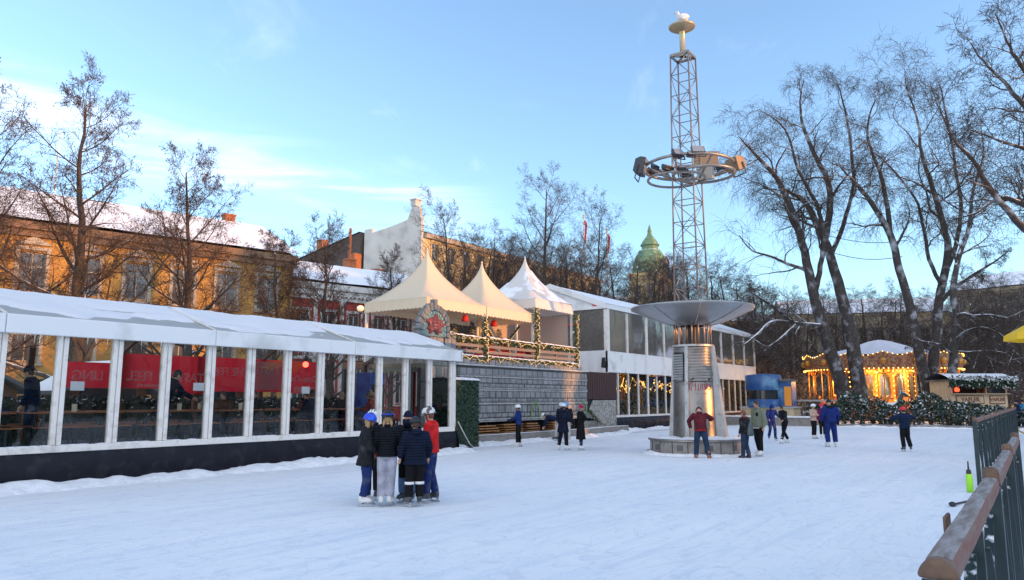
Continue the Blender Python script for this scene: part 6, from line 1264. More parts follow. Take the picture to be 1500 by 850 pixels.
B3 = tp([(1215,380),(1235,330),(1250,270),(1245,200),(1235,150),(1225,118)], Y0, [.8,1.2,1.2,1,1,.6])
tree('old_drooping_tree', 'old twin-trunk tree leaning left with snow-plastered bark, before the carousel', 'tree', b_, [(A_,[0.589,0.496,0.422,0.36,0.285,0.236,0.186,0.0992,0.031],.42,12),(B_,[0.558,0.508,0.446,0.384,0.31,0.248,0.198,0.124,0.0372],.5,8),(B2,[0.26,0.236,0.205,0.174,0.124,0.0744,0.0248],.2,12),(A2,[0.248,0.186,0.161,0.136,0.105,0.062,0.0248],.25,9),(A3,[0.223,0.167,0.149,0.124,0.093,0.0434],.2,9),(A4,[0.136,0.112,0.0744,0.0248],.2,6),(A5,[0.105,0.0806,0.0558,0.0186],.2,5),(B3,[0.186,0.155,0.124,0.0992,0.062,0.0186],.25,9)], PR, 31, gR, (BARKR, TWIG))
Y0 = 53.; b_ = at(1366,585,Y0); b_.z = 0
C_ = tp([(1366,602),(1356,560),(1345,510),(1333,450),(1318,395),(1304,344),(1285,310),(1262,278),(1240,255),(1222,235)], Y0, [0,0,0,0,0,-.3,-.6,-1,-1.2,-1.4]); C2 = tp([(1304,344),(1299,300),(1290,255),(1278,225),(1270,190),(1280,150),(1290,128)], Y0, [-.3,.3,.8,1.2,1.5,1.5,1.5]); D_ = tp([(1366,602),(1366,540),(1372,490),(1376,440),(1388,375),(1382,330),(1366,275),(1350,225),(1345,180),(1330,135),(1325,110)], Y0, [0,.3,.5,.6,.8,1,1,1.2,1,1,1]); D2 = tp([(1380,420),(1362,380),(1352,330),(1340,290),(1300,240),(1280,225)], Y0, [.6,.2,-.4,-1,-1.4,-1.8]); D3 = tp([(1384,400),(1400,360),(1408,300),(1400,250),(1392,200),(1372,150),(1362,118)], Y0, [.7,1,1.2,1.4,1.2,1,1]); D4 = tp([(1376,445),(1400,420),(1430,400),(1455,385),(1475,370)], Y0, [.6,0,-.6,-1,-1.5])
tree('old_drooping_tree', 'forked old tree with a narrow V-shaped trunk in front of the carousel right half', 'tree', b_, [(C_,[0.465,0.384,0.347,0.31,0.273,0.236,0.186,0.136,0.0744,0.0248],.5,10),(C2,[0.186,0.167,0.136,0.112,0.0806,0.0496,0.0186],.2,11),(D_,[0.434,0.372,0.335,0.298,0.26,0.223,0.174,0.124,0.0868,0.0496,0.0186],.45,13),(D2,[0.155,0.136,0.112,0.0868,0.0558,0.0186],.2,8),(D3,[0.186,0.161,0.136,0.105,0.0744,0.0434,0.0186],.2,10),(D4,[0.161,0.136,0.105,0.0682,0.0248],.2,8)], PR, 32, gR, (BARKR, TWIG))
Y0 = 51.; b_ = at(1394,585,Y0); b_.z = 0
E_ = tp([(1392,602),(1394,560),(1398,510),(1401,460),(1396,430),(1404,380),(1420,330),(1425,280),(1440,230),(1436,180)], Y0, [0,0,0,0,0,.5,1,1.5,2,2.5]); E2 = tp([(1400,465),(1412,460),(1425,463),(1450,462),(1475,466),(1500,455)], Y0, [0,-.6,-1.2,-2,-2.6,-3.2]); E3 = tp([(1398,500),(1415,486),(1440,480),(1465,490),(1480,505)], Y0, [0,-1,-1.6,-2,-2.4]); E4 = tp([(1396,520),(1375,505),(1350,500),(1330,492)], Y0, [0,-1,-1.6,-2]); E5 = tp([(1400,515),(1420,516),(1450,514),(1475,518)], Y0, [0,-.8,-1.5,-2])
tree('old_drooping_tree', 'dark straight trunk with snowy level limbs, left of the waffle stall', 'tree', b_, [(E_,[0.372,0.322,0.285,0.248,0.211,0.174,0.136,0.0992,0.062,0.0186],.5,12),(E2,[0.161,0.124,0.112,0.093,0.0682,0.031],.2,9),(E3,[0.0992,0.0806,0.062,0.0434,0.0186],.2,7),(E4,[0.0868,0.0682,0.0496,0.0186],.2,6),(E5,[0.093,0.0744,0.0558,0.0186],.2,7)], PR, 33, gR, (BARKR, TWIG))
# the near tree whose limbs reach in from the right edge
Y0 = 30.; b_ = at(1640,585,Y0); b_.z = 0
F0 = tp([(1640,640),(1635,500),(1620,420),(1600,340),(1585,260),(1570,180),(1550,60),(1545,-40)], Y0, [0,0,0,0,0,.3,.6,1]); F1 = tp([(1618,410),(1560,375),(1500,335),(1455,282),(1425,235),(1395,200),(1375,120)], Y0, [0,-.5,-1,-1.3,-1.5,-1.7,-2]); F2 = tp([(1600,345),(1555,320),(1500,300),(1465,290),(1430,312),(1400,320)], Y0, [0,0,.2,.4,.6,.8]); F3 = tp([(1590,280),(1545,210),(1500,155),(1470,120),(1440,90),(1420,60)], Y0, [0,.4,.8,1,1.2,1.4]); F4 = tp([(1578,220),(1530,140),(1495,95),(1475,60),(1458,20)], Y0, [0,-.4,-.8,-1,-1.2]); F5 = tp([(1600,340),(1560,250),(1510,222),(1460,205),(1420,190)], Y0, [0,-.3,-.8,-1.2,-1.6])
tree('old_drooping_tree', 'large tree reaching in from the right edge, only its upper limbs in view', 'tree', b_, [(F0,[0.372,0.31,0.273,0.236,0.198,0.167,0.124,0.062],.5,10),(F1,[0.211,0.167,0.136,0.105,0.0744,0.0496,0.0186],.25,10),(F2,[0.167,0.136,0.112,0.0868,0.0496,0.0186],.25,9),(F3,[0.161,0.13,0.105,0.0744,0.0434,0.0186],.25,10),(F4,[0.149,0.112,0.0806,0.0496,0.0186],.25,9),(F5,[0.124,0.0992,0.0744,0.0496,0.0186],.25,9)], dict(PR, n=[1,7,6,5,3], trop=[0,.03,-.02,-.06,-.10]), 34, gR, (BARKR, TWIG))
# overhead cables between the trees
for i, (pa, pb, l) in enumerate((((1212,345,54),(1330,352,53),'upper'),((1218,370,54),(1322,376,53),'lower'),((1385,432,51),(1510,434,50),'right-hand'))):
    a, b_2 = at(*pa), at(*pb); mb = MB(); pts = [a.lerp(b_2,k/12)-Vector((0,0,.35*math.sin(PI*k/12))) for k in range(13)]; mb.tube(pts,.022,4); tag(mb.build('overhead_cable', DARKM), f'thin {l} cable strung between the old trees', 'cable', 'cables between the trees')
# ------------------------------------------------------------------ people
SKIN = M('skin', (.50,.29,.21), .5, col2=(.45,.25,.18), scale=8); SKIND = M('skin_tan', (.36,.20,.13), .5); EYE = M('eye_dark', (.02,.015,.012), .2); LIP = M('lip', (.36,.13,.11), .5)
BOOTW = M('white_skate_leather', (.66,.65,.63), .4); BOOTK = M('black_skate_boot', (.03,.03,.035), .4, col2=(.1,.1,.11), scale=12); BOOTB = M('brown_boot', (.28,.12,.06), .6); BLADE = M('skate_blade', (.55,.56,.58), .25, .9); SHOE = M('dark_shoe', (.03,.03,.04), .6)
def cloth(name, col, col2=None, wave=None, rough=.75, bump=.5, bscale=9, dirt=None): return M(name, col, rough, 0, col2 or tuple(c*.6 for c in col), 6, 4, max(bump,.9), bscale, wave=wave, dirt=dirt, dscale=6, spec=.12)
def ringpts(c, rx, ry, fwd, n=14):
    """ellipse ring round c, perpendicular to the local up axis 'fwd' frame (Matrix)"""
    return [c+fwd@Vector((rx*math.cos(2*PI*k/n), ry*math.sin(2*PI*k/n), 0)) for k in range(n)]
def soft(o, vox, it=4, f=.5):
    m = o.modifiers.new('remesh','REMESH'); m.mode = 'VOXEL'; m.voxel_size = vox; m.use_smooth_shade = True
    if it: s = o.modifiers.new('smooth','SMOOTH'); s.iterations = it; s.factor = f
    return o
def person(label, pos, rel_, H, top, legs_mat, head='helmet', head_mat=None, feet='skate', feet_mat=None, coat=0., lean=0., hp=0., hy=0., arms=None, legs=None, glove=None, hair=None, hood=None, skin=None, z0=0., sit=False, fat=1., group=None, extra=None, detail=.011, skirt_flare=1.0, face=True, collar=True, sleeve=None, band=None):
    """one figure: the body is one skin, clothes and gear are its children. rel_: 0 = back to the camera, 90 = facing left, -90 = facing right, 180 = facing the camera"""
    s = H/1.75; rzv = YAW+R(rel_)-PI/2; skin = skin or SKIN; lift = z0+(.075 if feet == 'skate' else .0)
    hipz = .93 if not sit else .50
    Lm = Matrix.Rotation(-lean,3,'X'); hipc = Vector((0,0,hipz))
    def U(x, y, z): return (hipc+Lm@(Vector((x,y,z+hipz-.93))-hipc))     # upper body, bent at the hips (forward = +y)
    def T(p): return Vector(p)*s+Vector((0,0,lift))
    A = arms or {}; G = legs or {}
    sh = {k: U(sx*.185*fat**.5,0,1.41) for k, sx in (('L',-1),('R',1))}
    arm = {}
    for k, sx in (('L',-1),('R',1)):
        e, w = A.get(k, ((.055*sx,-.03,-.28),(.05*sx,.07,-.53))); arm[k] = [sh[k], sh[k]+Vector(e), sh[k]+Vector(w)]
    leg = {}
    for k, sx in (('L',-1),('R',1)):
        h = Vector((sx*.085,0,hipz-.01)); kn, an, toe = G.get(k, ((.105*sx,.03,.50),(.105*sx,-.01,.09),(.12*sx,.16,.035)))
        leg[k] = [h, Vector(kn), Vector(an), Vector(toe)]
    I3 = Matrix.Identity(3); hm = Lm @ Matrix.Rotation(hy,3,'Z') @ Matrix.Rotation(-hp,3,'X')
    neck = U(0,.0,1.47); hc = U(0,.02,1.52)+hm@Vector((0,.02,.115))
    def Hd(x, y, z): return hc+hm@Vector((x,y,z))
    # --- body: one continuous skin
    mb = MB(); n = 10
    for k in 'LR':
        a = arm[k]; mb.tube([T(a[0]),T(a[0].lerp(a[1],.5)),T(a[1]),T(a[1].lerp(a[2],.35)),T(a[2])],[.052*s,.047*s,.039*s,.04*s,.027*s],n)
        d = (a[2]-a[1]).normalized(); fw_ = Vector((0,1,0)); sd_ = d.cross(fw_); sd_ = (sd_ if sd_.length > .2 else d.cross(Vector((0,0,1)))).normalized(); nn = sd_.cross(d); w = a[2]
        pc = w+d*.06; mb.tube([T(w),T(w+d*.035),T(w+d*.09)],[.027*s,.036*s,.034*s],n)
        for j in range(4):                      # four bent fingers of different lengths
            o_ = (j-1.5)*.021; l = (.062,.075,.07,.055)[j]; b_ = w+d*.085+nn*o_; c1 = b_+d*l*.5+sd_*.010*(1 if k == 'R' else -1); c2 = c1+d*l*.38+sd_*.026*(1 if k == 'R' else -1); mb.tube([T(b_),T(c1),T(c2)],[.0105*s,.0098*s,.0085*s],6)
        b_ = w+d*.035+nn*.026; mb.tube([T(b_),T(b_+nn*.028+d*.03),T(b_+nn*.026+d*.062)],[.013*s,.011*s,.009*s],6)
        l_ = leg[k]; mb.tube([T(l_[0]),T(l_[0].lerp(l_[1],.5)),T(l_[1]),T(l_[1].lerp(l_[2],.3)),T(l_[2])],[.085*s,.07*s,.052*s,.054*s,.034*s],n); mb.tube([T(l_[2]+Vector((0,0,.0))),T(l_[2]*.5+l_[3]*.5-Vector((0,0,.01))),T(l_[3])],[.036*s,.036*s,.025*s],n)
    mb.rings([ringpts(T(U(0,y,z)),rx*s,ry*s,Lm) for z, rx, ry, y in ((.84,.10,.09,0),(.93,.165,.12,0),(1.08,.14,.105,.01),(1.25,.16,.115,.01),(1.38,.165,.105,0),(1.45,.09,.08,0),(1.48,.055,.055,0))])
    mb.tube([T(neck),T(neck.lerp(hc,.6))],[.055*s,.052*s],n)
    mm = hm
    mb.ell(T(hc),(.076*s,.093*s,.113*s),16,12,mm); mb.ell(T(Hd(0,.028,-.06)),(.055*s,.066*s,.06*s),12,8,mm)     # skull, jaw
    mb.tube([T(Hd(0,.088,.012)),T(Hd(0,.108,-.022)),T(Hd(0,.092,-.034))],[.010*s,.015*s,.012*s],8)
    for q in (-1,1): mb.ell(T(Hd(q*.078,-.005,-.01)),(.012*s,.022*s,.032*s),8,6,mm)
    body = mb.build('person', skin, None, True, False); body.location = pos; body.rotation_euler = (0,0,rzv); tag(body, label, 'person', group); soft(body, detail, 2, .4)
    def part(m, name, mat, parent=None, smooth=True, vox=None, it=4):
        o = m.build(name, mat, parent or body, smooth, False)
        if vox: soft(o, vox, it)
        return o
    if face:
        for q in (-1,1):
            m = MB(); m.ell(T(Hd(q*.032,.083,.012)),(.012*s,.008*s,.007*s),8,6,mm); part(m,'eye',EYE)
        m = MB(); m.ell(T(Hd(0,.091,-.06)),(.022*s,.007*s,.006*s),8,6,mm); part(m,'mouth',LIP)
    # --- trousers
    m = MB()
    for k in 'LR':
        l_ = leg[k]; end = l_[2]+Vector((0,0,.02 if feet == 'skate' else .0)); m.tube([T(l_[0]+Vector((0,0,.02))),T(l_[0].lerp(l_[1],.5)),T(l_[1]),T(l_[1].lerp(end,.5)),T(end)],[.104*s*fat,.096*s*fat,.080*s*fat,.076*s*fat,.072*s*fat],12)
    m.rings([ringpts(T(Vector((0,0,hipz-.93))+Vector((0,y,z))) if not lean else T(U(0,y,z)),rx*s*fat,ry*s*fat,Lm) for z, rx, ry, y in ((.82,.12,.10,0),(.92,.178,.135,0),(1.04,.155,.12,0))])
    part(m,'trousers',legs_mat,None,True,.016*s)
    if band:
        for k in 'LR':
            l_ = leg[k]; c = T(l_[1].lerp(l_[2],.25)); m = MB(); m.tube([c+Vector((0,0,.022)),c-Vector((0,0,.022))],[.086*s*fat]*2,14); part(m,'reflective_band',band)
    # --- jacket or coat
    m = MB(); zlo = .86-coat; f2 = fat
    prof = [(1.49,.078,.075,.0),(1.455,.115,.09,-.005),(1.41,.185*f2,.112,-.005),(1.30,.195*f2,.135*f2,.0),(1.12,.180*f2,.138*f2,.005),(1.0,.182*f2,.14*f2,.0),(.88,.195*f2,.15*f2,.0)]
    rs = [ringpts(T(U(0,y,z)),rx*s,ry*s,Lm) for z, rx, ry, y in prof]
    if coat > .08:
        for q in range(1,5):
            z = .88-coat*q/4; fl = 1+(.05*q)*skirt_flare; rs.append(ringpts(T(U(0,0,z)) if not lean else T(Vector((0,-.02*q,z))),.195*f2*fl*s,.155*f2*fl*s,I3))
    m.rings(rs)
    for k in 'LR':
        a = arm[k]; e = a[2].lerp(a[1],.06); m.tube([T(a[0]+Vector((0,0,-.01)).lerp(Vector((0,0,-.01)),1)),T(a[0].lerp(a[1],.45)),T(a[1]),T(a[1].lerp(e,.5)),T(e)],[.082*s*f2,.076*s*f2,.068*s*f2,.062*s*f2,.053*s*f2],12)
        m.ell(T(a[0]),(.085*s*f2,.085*s*f2,.08*s),10,8)
    jk = part(m,'jacket',top,None,True,.015*s)
    if hood:
        m = MB(); m.ell(T(U(0,-.085,1.47)),(.13*s,.085*s,.075*s),14,8,Lm @ Matrix.Rotation(.5,3,'X')); m.tube([T(U(.11*math.cos(q),.085*math.sin(q)-.01,1.475)) for q in [PI*2*i/14 for i in range(15)]],.036*s,8,False); part(m,'hood',hood,jk,True,.014*s,3)
    elif collar:
        m = MB(); m.tube([T(U(.075*math.cos(q),.07*math.sin(q)+.005,1.485)) for q in [PI*2*i/14 for i in range(15)]],.03*s,8,False); part(m,'collar',top,jk)
    if glove:
        for k in 'LR':
            a = arm[k]; d = (a[2]-a[1]).normalized(); m = MB(); m.tube([T(a[2]-d*.03),T(a[2]+d*.02),T(a[2]+d*.10),T(a[2]+d*.155)],[.043*s,.042*s,.048*s,.028*s],10); m.ell(T(a[2]+d*.06+Vector((0,.04,0))),(.02*s,.024*s,.035*s),8,6); part(m,'glove',glove)
    # --- headgear and hair
    if hair:
        m = MB(); m.ell(T(Hd(0,-.014,.018)),(.087*s,.098*s,.108*s),16,10,mm,.34,1.); m.ell(T(Hd(0,-.04,-.01)),(.083*s,.066*s,.10*s),14,8,mm)
        if head == 'longhair': 
            for q in (-1,1): m.tube([T(Hd(q*.06,-.03,0)),T(Hd(q*.08,-.02,-.12)),T(Hd(q*.085,.02,-.24))],[.04*s,.04*s,.02*s],8)
        part(m,'hair',hair)
    if head in ('helmet','longhair') and head_mat:
        m = MB(); m.ell(T(Hd(0,-.008,.030)),(.120*s,.142*s,.132*s),20,12,mm,.44,1.); rim = [T(Hd(.121*math.cos(q),.143*math.sin(q)-.008,.012)) for q in [2*PI*i/24 for i in range(25)]]; m.tube(rim,.010*s,6,False); hl = part(m,'helmet',head_mat)
        m = MB()
        for i in (-1,0,1): m.tube([T(Hd(i*.047,.095-.03*abs(i),.118-.008*abs(i))),T(Hd(i*.055,.02,.163-.014*abs(i))),T(Hd(i*.055,-.06,.156-.014*abs(i)))],.009*s,5)
        part(m,'helmet_vents',DARKM,hl)
        m = MB(); m.tube([T(Hd(-.092,.01,.0)),T(Hd(-.07,.03,-.07)),T(Hd(0,.05,-.118)),T(Hd(.07,.03,-.07)),T(Hd(.092,.01,0))],.007*s,5); part(m,'chin_strap',DARKM,hl)
    if head in ('beanie','pom'):
        m = MB(); m.ell(T(Hd(0,-.012,.032)),(.09*s,.105*s,.112*s),16,10,mm,.42,1.); m.tube([T(Hd(.089*math.cos(q),.104*math.sin(q)-.012,.022)) for q in [2*PI*i/20 for i in range(21)]],.017*s,7,False); bn_ = part(m,'knit_hat',head_mat)
        if head == 'pom': m = MB(); m.ell(T(Hd(0,-.02,.165)),(.045*s,)*3,10,8); part(m,'pompom',head_mat,bn_)
    if head == 'hooded':
        m = MB(); m.ell(T(Hd(0,-.02,.01)),(.115*s,.125*s,.14*s),16,12,mm,.15,1.); o = part(m,'hood',head_mat)
    # --- feet
    for k in 'LR':
        an, toe = leg[k][2], leg[k][3]; d = Vector((toe.x-an.x,toe.y-an.y,0)); d = d.normalized() if d.length > .02 else Vector((0,1,0)); pitch = (toe.z-.035)*.7-(an.z-.09)*.9; up = Vector((0,0,1)); dd = (d+up*pitch).normalized(); u2 = (up-dd*up.dot(dd)).normalized(); sdv = dd.cross(u2)
        def F_(x, f, z): return T(an-up*.09+up*0+dd*f+u2*z+sdv*x)
        bm_ = feet_mat or BOOTW; m = MB()
        def sec(f, hw, z0_, z1_): return [F_(x*hw,f,z0_+(z1_-z0_)*q) for x, q in ((-1,0),(1,0),(1,.6),(.55,1),(-.55,1),(-1,.6))]
        m.rings([sec(-.075,.028,.02,.12),sec(-.05,.04,.0,.20),sec(.03,.043,.0,.165),sec(.09,.045,.0,.10),sec(.155,.04,.0,.075),sec(.19,.022,.008,.05)])
        m.tube([F_(0,-.02,.08),F_(0,-.015,.17),F_(0,-.005,.235)],[.05*s,.055*s,.058*s],10)
        bo = part(m,'skate' if feet == 'skate' else 'boot',bm_,None,True,.012*s,3)
        if feet == 'skate':
            m = MB(); m.bar(F_(0,-.10,-.066),F_(0,.19,-.066),.010*s,.03*s); m.bar(F_(0,-.05,-.03),F_(0,-.05,.01),.016*s,.05*s,dd); m.bar(F_(0,.10,-.03),F_(0,.10,.01),.016*s,.06*s,dd); m.bar(F_(0,-.08,-.045),F_(0,.16,-.045),.012*s,.012*s); part(m,'blade',BLADE,bo,False)
    if extra: extra(body, T, U, Hd, part, s)
    return body
NAVY = cloth('navy_puffer', (.012,.020,.050), None, (7.,1.2,'Z',.8)); BLKP = cloth('black_puffer', (.012,.015,.022), None, (7.5,1.3,'Z',.8), .45); BLKJ = cloth('black_jacket', (.013,.014,.018), None, None, .7, .5, 9, (.05,.05,.055)); REDJ = cloth('red_jacket', (.72,.025,.025)); BLUEJ = cloth('blue_jacket', (.018,.045,.19)); BLUES = cloth('royal_blue_suit', (.010,.030,.20), (.012,.022,.07)); BLUED = cloth('dark_blue_trousers', (.015,.030,.13), None, None, .7, .5, 9, (.10,.11,.15)); NAVYJ = cloth('dark_navy_jacket', (.014,.028,.075), None, (6.,.9,'Z',.8)); BLK = cloth('black_trousers', (.010,.010,.012)); GREYP = cloth('light_grey_trousers', (.42,.42,.50)); JEANS = cloth('dark_jeans', (.025,.045,.09)); WPANT = cloth('cream_trousers', (.55,.52,.48)); COATN = cloth('long_navy_coat', (.012,.018,.040), None, (5.,.8,'Z',.8)); COATK = cloth('long_black_coat', (.010,.010,.013)); BURG = cloth('burgundy_jacket', (.12,.018,.028)); RUST = cloth('rust_red_sleeves', (.35,.03,.035)); FLEECE = cloth('sage_fleece', (.17,.19,.14), (.14,.16,.115)); PINKJ = cloth('pale_pink_jacket', (.58,.38,.30)); PURP = cloth('purple_jacket', (.16,.015,.08)); LEGW = cloth('blue_leg_warmer', (.06,.12,.22), (.12,.2,.32)); REDG = cloth('red_glove', (.4,.02,.02)); BLKG = cloth('black_glove', (.012,.012,.014))
def helm(name, c, c2=None): return M(name, c, .38, 0, c2, 9, spec=.35, mixlo=.49, mixhi=.51)
HB, HW, HK, HBL, HR = helm('blue_helmet', (.03,.06,.55), (.04,.12,.75)), helm('white_helmet', (.72,.74,.76)), helm('black_helmet', (.016,.016,.02)), helm('light_blue_helmet', (.10,.35,.65)), helm('red_helmet', (.65,.02,.03)); HWG = helm('grey_white_helmet', (.62,.62,.6), (.10,.09,.09)); HPK = helm('pale_blue_helmet', (.55,.66,.76))
PINKH = cloth('pink_knit', (.60,.02,.11)); NAVYH = cloth('navy_knit', (.012,.018,.045)); BEIH = cloth('beige_knit', (.48,.36,.24)); DGREY = cloth('dark_green_knit', (.03,.04,.035)); BLOND = M('blond_hair', (.32,.20,.09), .6); BRN = M('brown_hair', (.06,.03,.018), .6); BLKH = M('black_hair', (.012,.010,.010), .5); AUB = M('auburn_hair', (.16,.05,.03), .6); WARMB = M('reflective_white', (.7,.7,.7), .3); BAGM = cloth('grey_green_bag', (.10,.13,.135)); GOG = M('blue_goggles', (.01,.03,.35), .2)
gK = 'children huddled on the ice'
def stance(w=.105, f=.0, splay=.03): return {'L': ((-w,.03,.50),(-w,-.01+f,.09),(-w-splay,.16+f,.035)), 'R': ((w,.03,.50),(w,-.01-f,.09),(w+splay,.16-f,.035))}
# the huddle, front left
person('child in a blue helmet, black jacket and navy trousers, facing right into the huddle', (9.03,9.41,0), -72, 1.42, BLKJ, BLUED, 'longhair', HB, 'skate', BOOTW, coat=.16, hp=.22, hair=BLOND, glove=REDG, arms={'L':((-.05,.03,-.27),(-.02,.17,-.46)),'R':((.06,.03,-.27),(.0,.18,-.44))}, legs=stance(.10,.05), fat=1.12, group=gK)
person('child mostly hidden in the middle of the huddle, white helmet and black trousers', (9.62,9.85,0), 172, 1.47, BLKJ, BLK, 'helmet', HW, 'skate', BOOTK, hp=.35, hair=BRN, legs=stance(.09), group=gK)
def goggles(body, T, U, Hd, part, s):
    m = MB(); m.tube([T(Hd(.128*math.cos(q),.148*math.sin(q)-.008,.058)) for q in [2*PI*i/24 for i in range(25)]],.014*s,6,False); o = part(m,'goggle_strap',GOG); m = MB(); m.obox(T(Hd(0,-.156,.055)),(.07*s,.02*s,.035*s)); part(m,'strap_clip',GOG,o)
    for q in (-1,1): m = MB(); m.tube([T(Hd(q*.055,-.07,-.04)),T(Hd(q*.075,-.085,-.12)),T(Hd(q*.07,-.08,-.20))],[.03*s,.032*s,.012*s],8); part(m,'pigtail',BLOND)
person('girl with fair pigtails, black quilted jacket and pale grey trousers, back to camera', (9.17,9.06,0), 6, 1.46, BLKP, GREYP, 'helmet', HK, 'skate', BOOTW, coat=.05, hp=.16, hair=BLOND, arms={'L':((-.075,.02,-.27),(-.06,.13,-.48)),'R':((.09,.06,-.25),(.10,.26,-.30))}, legs={'L':((-.10,.03,.50),(-.10,-.01,.09),(-.13,.16,.035)),'R':((.09,.04,.50),(.075,.03,.09),(.16,.17,.035))}, fat=1.12, group=gK, extra=goggles)
def warmers(body, T, U, Hd, part, s):
    for q in (-1,1): m = MB(); m.tube([T((q*.105,.01,.42)),T((q*.105,.0,.28)),T((q*.105,-.01,.12))],[.098*s,.10*s,.092*s],12); part(m,'leg_warmer',LEGW)
    m = MB(); m.tube([T(Hd(0,.045,-.03)),T(Hd(0,.03,-.09)),T(U(0,.02,1.46))],[.075*s,.088*s,.10*s],12); part(m,'scarf',NAVYH)
person('child in a navy knit hat and dark jacket with blue leg warmers, facing the camera', (9.72,9.10,0), 160, 1.46, BLKP, BLK, 'beanie', NAVYH, 'skate', BOOTK, hp=-.05, hy=-.35, arms={'L':((-.09,.06,-.25),(.05,.24,-.25)),'R':((.09,.05,-.25),(-.06,.25,-.28))}, legs=stance(.11), glove=BLKG, fat=1.08, group=gK, extra=warmers)
person('tallest of the huddle, in a bright red jacket and white helmet, facing left', (9.97,8.80,0), 78, 1.52, REDJ, BLUED, 'helmet', HWG, 'skate', BOOTK, coat=.04, hp=.22, hair=AUB, arms={'L':((-.06,.05,-.26),(-.03,.20,-.42)),'R':((.06,.0,-.28),(.03,.14,-.48))}, legs=stance(.10,.06), glove=BLKG, fat=1.1, group=gK)
person('smallest of the huddle, navy hooded puffer and black trousers with white bands, back to camera', (9.45,8.68,0), 22, 1.36, NAVY, BLK, 'helmet', HK, 'skate', BOOTK, coat=.10, hp=.28, hood=NAVY, hair=BRN, arms={'L':((-.10,.0,-.27),(-.11,.08,-.50)),'R':((.10,.0,-.27),(.10,.09,-.50))}, legs={'L':((-.11,.03,.50),(-.14,-.02,.09),(-.22,.12,.035)),'R':((.10,.03,.50),(.10,-.01,.09),(.13,.16,.035))}, fat=1.22, group=gK, band=WARMB)
# skaters by the terrace and beyond
D2 = .013
gS = 'skaters on the rink'
person('skater in a blue jacket and white helmet alone before the stone wall, facing left', (23.24,16.21,0), 75, 1.46, BLUEJ, BLK, 'helmet', HW, 'skate', BOOTW, coat=.05, hp=.1, hair=BRN, arms={'L':((-.05,.12,-.24),(-.02,.34,-.30)),'R':((.06,.10,-.25),(.02,.30,-.34))}, legs=stance(.13,.04), glove=BLKG, group=gS, detail=D2)
person('skater bending far forward in cream trousers beside the kerb', (27.75,17.35,0), 80, 1.5, NAVYJ, WPANT, 'beanie', HW, 'skate', BOOTK, lean=1.25, hp=-.2, hair=BRN, arms={'L':((-.03,.12,-.24),(.0,.20,-.48)),'R':((.03,.12,-.24),(.0,.20,-.48))}, legs=stance(.12,.08), group=gS, detail=D2)
person('skater in a white helmet and black jacket left of the long-coated pair', (26.6,16.4,0), 150, 1.52, BLKJ, WPANT, 'helmet', HW, 'skate', BOOTW, hp=.1, hair=BRN, group=gS, detail=D2)
person('skater in a light blue helmet mostly hidden behind the long navy coat', (25.9,15.75,0), 170, 1.55, BLKJ, WPANT, 'helmet', HBL, 'skate', BOOTW, hair=BRN, group=gS, detail=D2)
person('skater in a long navy coat and pale blue helmet, feet apart', (22.6,13.89,0), -35, 1.52, COATN, COATN, 'helmet', HPK, 'skate', BOOTW, coat=.26, hp=.1, hair=BRN, hood=COATN, arms={'L':((-.08,.05,-.27),(-.09,.18,-.45)),'R':((.09,.06,-.26),(.12,.24,-.42))}, legs={'L':((-.13,.03,.50),(-.19,-.03,.09),(-.25,.12,.035)),'R':((.12,.03,.50),(.16,.0,.09),(.24,.14,.035))}, fat=1.08, group=gS, detail=D2, glove=BLKG)
person('skater in an ankle-length black coat and pink hat, arms held out', (22.95,13.39,0), -70, 1.47, COATK, JEANS, 'beanie', PINKH, 'skate', BOOTW, coat=.52, hp=.05, hair=BLOND, arms={'L':((-.06,.14,-.22),(-.02,.40,-.26)),'R':((.06,.14,-.22),(.02,.40,-.24))}, legs=stance(.06,.05), glove=BLKG, group=gS, detail=D2, skirt_flare=1.3)
def redsleeves(body, T, U, Hd, part, s):
    m = MB(); m.rings([ringpts(T(U(0,0,z)),rx*s,ry*s,Matrix.Identity(3)) for z, rx, ry in ((.86,.2,.15),(.96,.2,.15))]); part(m,'waistband',RUST)
person('person in burgundy jacket and tan boots leaning head-first towards the light tower', (22.12,8.72,0), -8, 1.62, BURG, JEANS, 'beanie', BURG, 'boot', BOOTB, lean=.42, hp=.55, arms={'L':((-.16,.05,-.20),(-.10,.02,-.44)),'R':((.22,.08,-.12),(.16,.30,-.16))}, legs={'L':((-.14,.02,.50),(-.17,-.02,.09),(-.19,.14,.035)),'R':((.16,.0,.50),(.22,-.08,.09),(.30,.08,.035))}, fat=1.1, detail=D2, extra=redsleeves)
def bag(body, T, U, Hd, part, s):
    m = MB(); m.rings([ringpts(T(U(.06,-.20,z)),rx*s,ry*s,Matrix.Identity(3)) for z, rx, ry in ((1.33,.05,.03),(1.22,.11,.06),(1.0,.16,.09),(.86,.17,.09),(.80,.13,.06))]); b = part(m,'shoulder_bag',BAGM); m = MB(); m.tube([T(U(.04,-.19,1.33)),T(U(.0,-.12,1.47)),T(U(-.12,.10,1.40))],.012*s,5); part(m,'bag_strap',BAGM,b)
    m = MB(); m.tube([T(U(.085*math.cos(q),.08*math.sin(q),1.475)) for q in [PI*2*i/14 for i in range(15)]],.05*s,8,False); part(m,'scarf',BURG)
person('auburn-haired person with a grey-green shoulder bag and red scarf beside the tower', (22.92,7.64,0), 38, 1.42, BLKJ, JEANS, 'none', None, 'boot', SHOE, coat=.08, hp=.1, hair=AUB, detail=D2, extra=bag, legs=stance(.09,.07), fat=1.05)
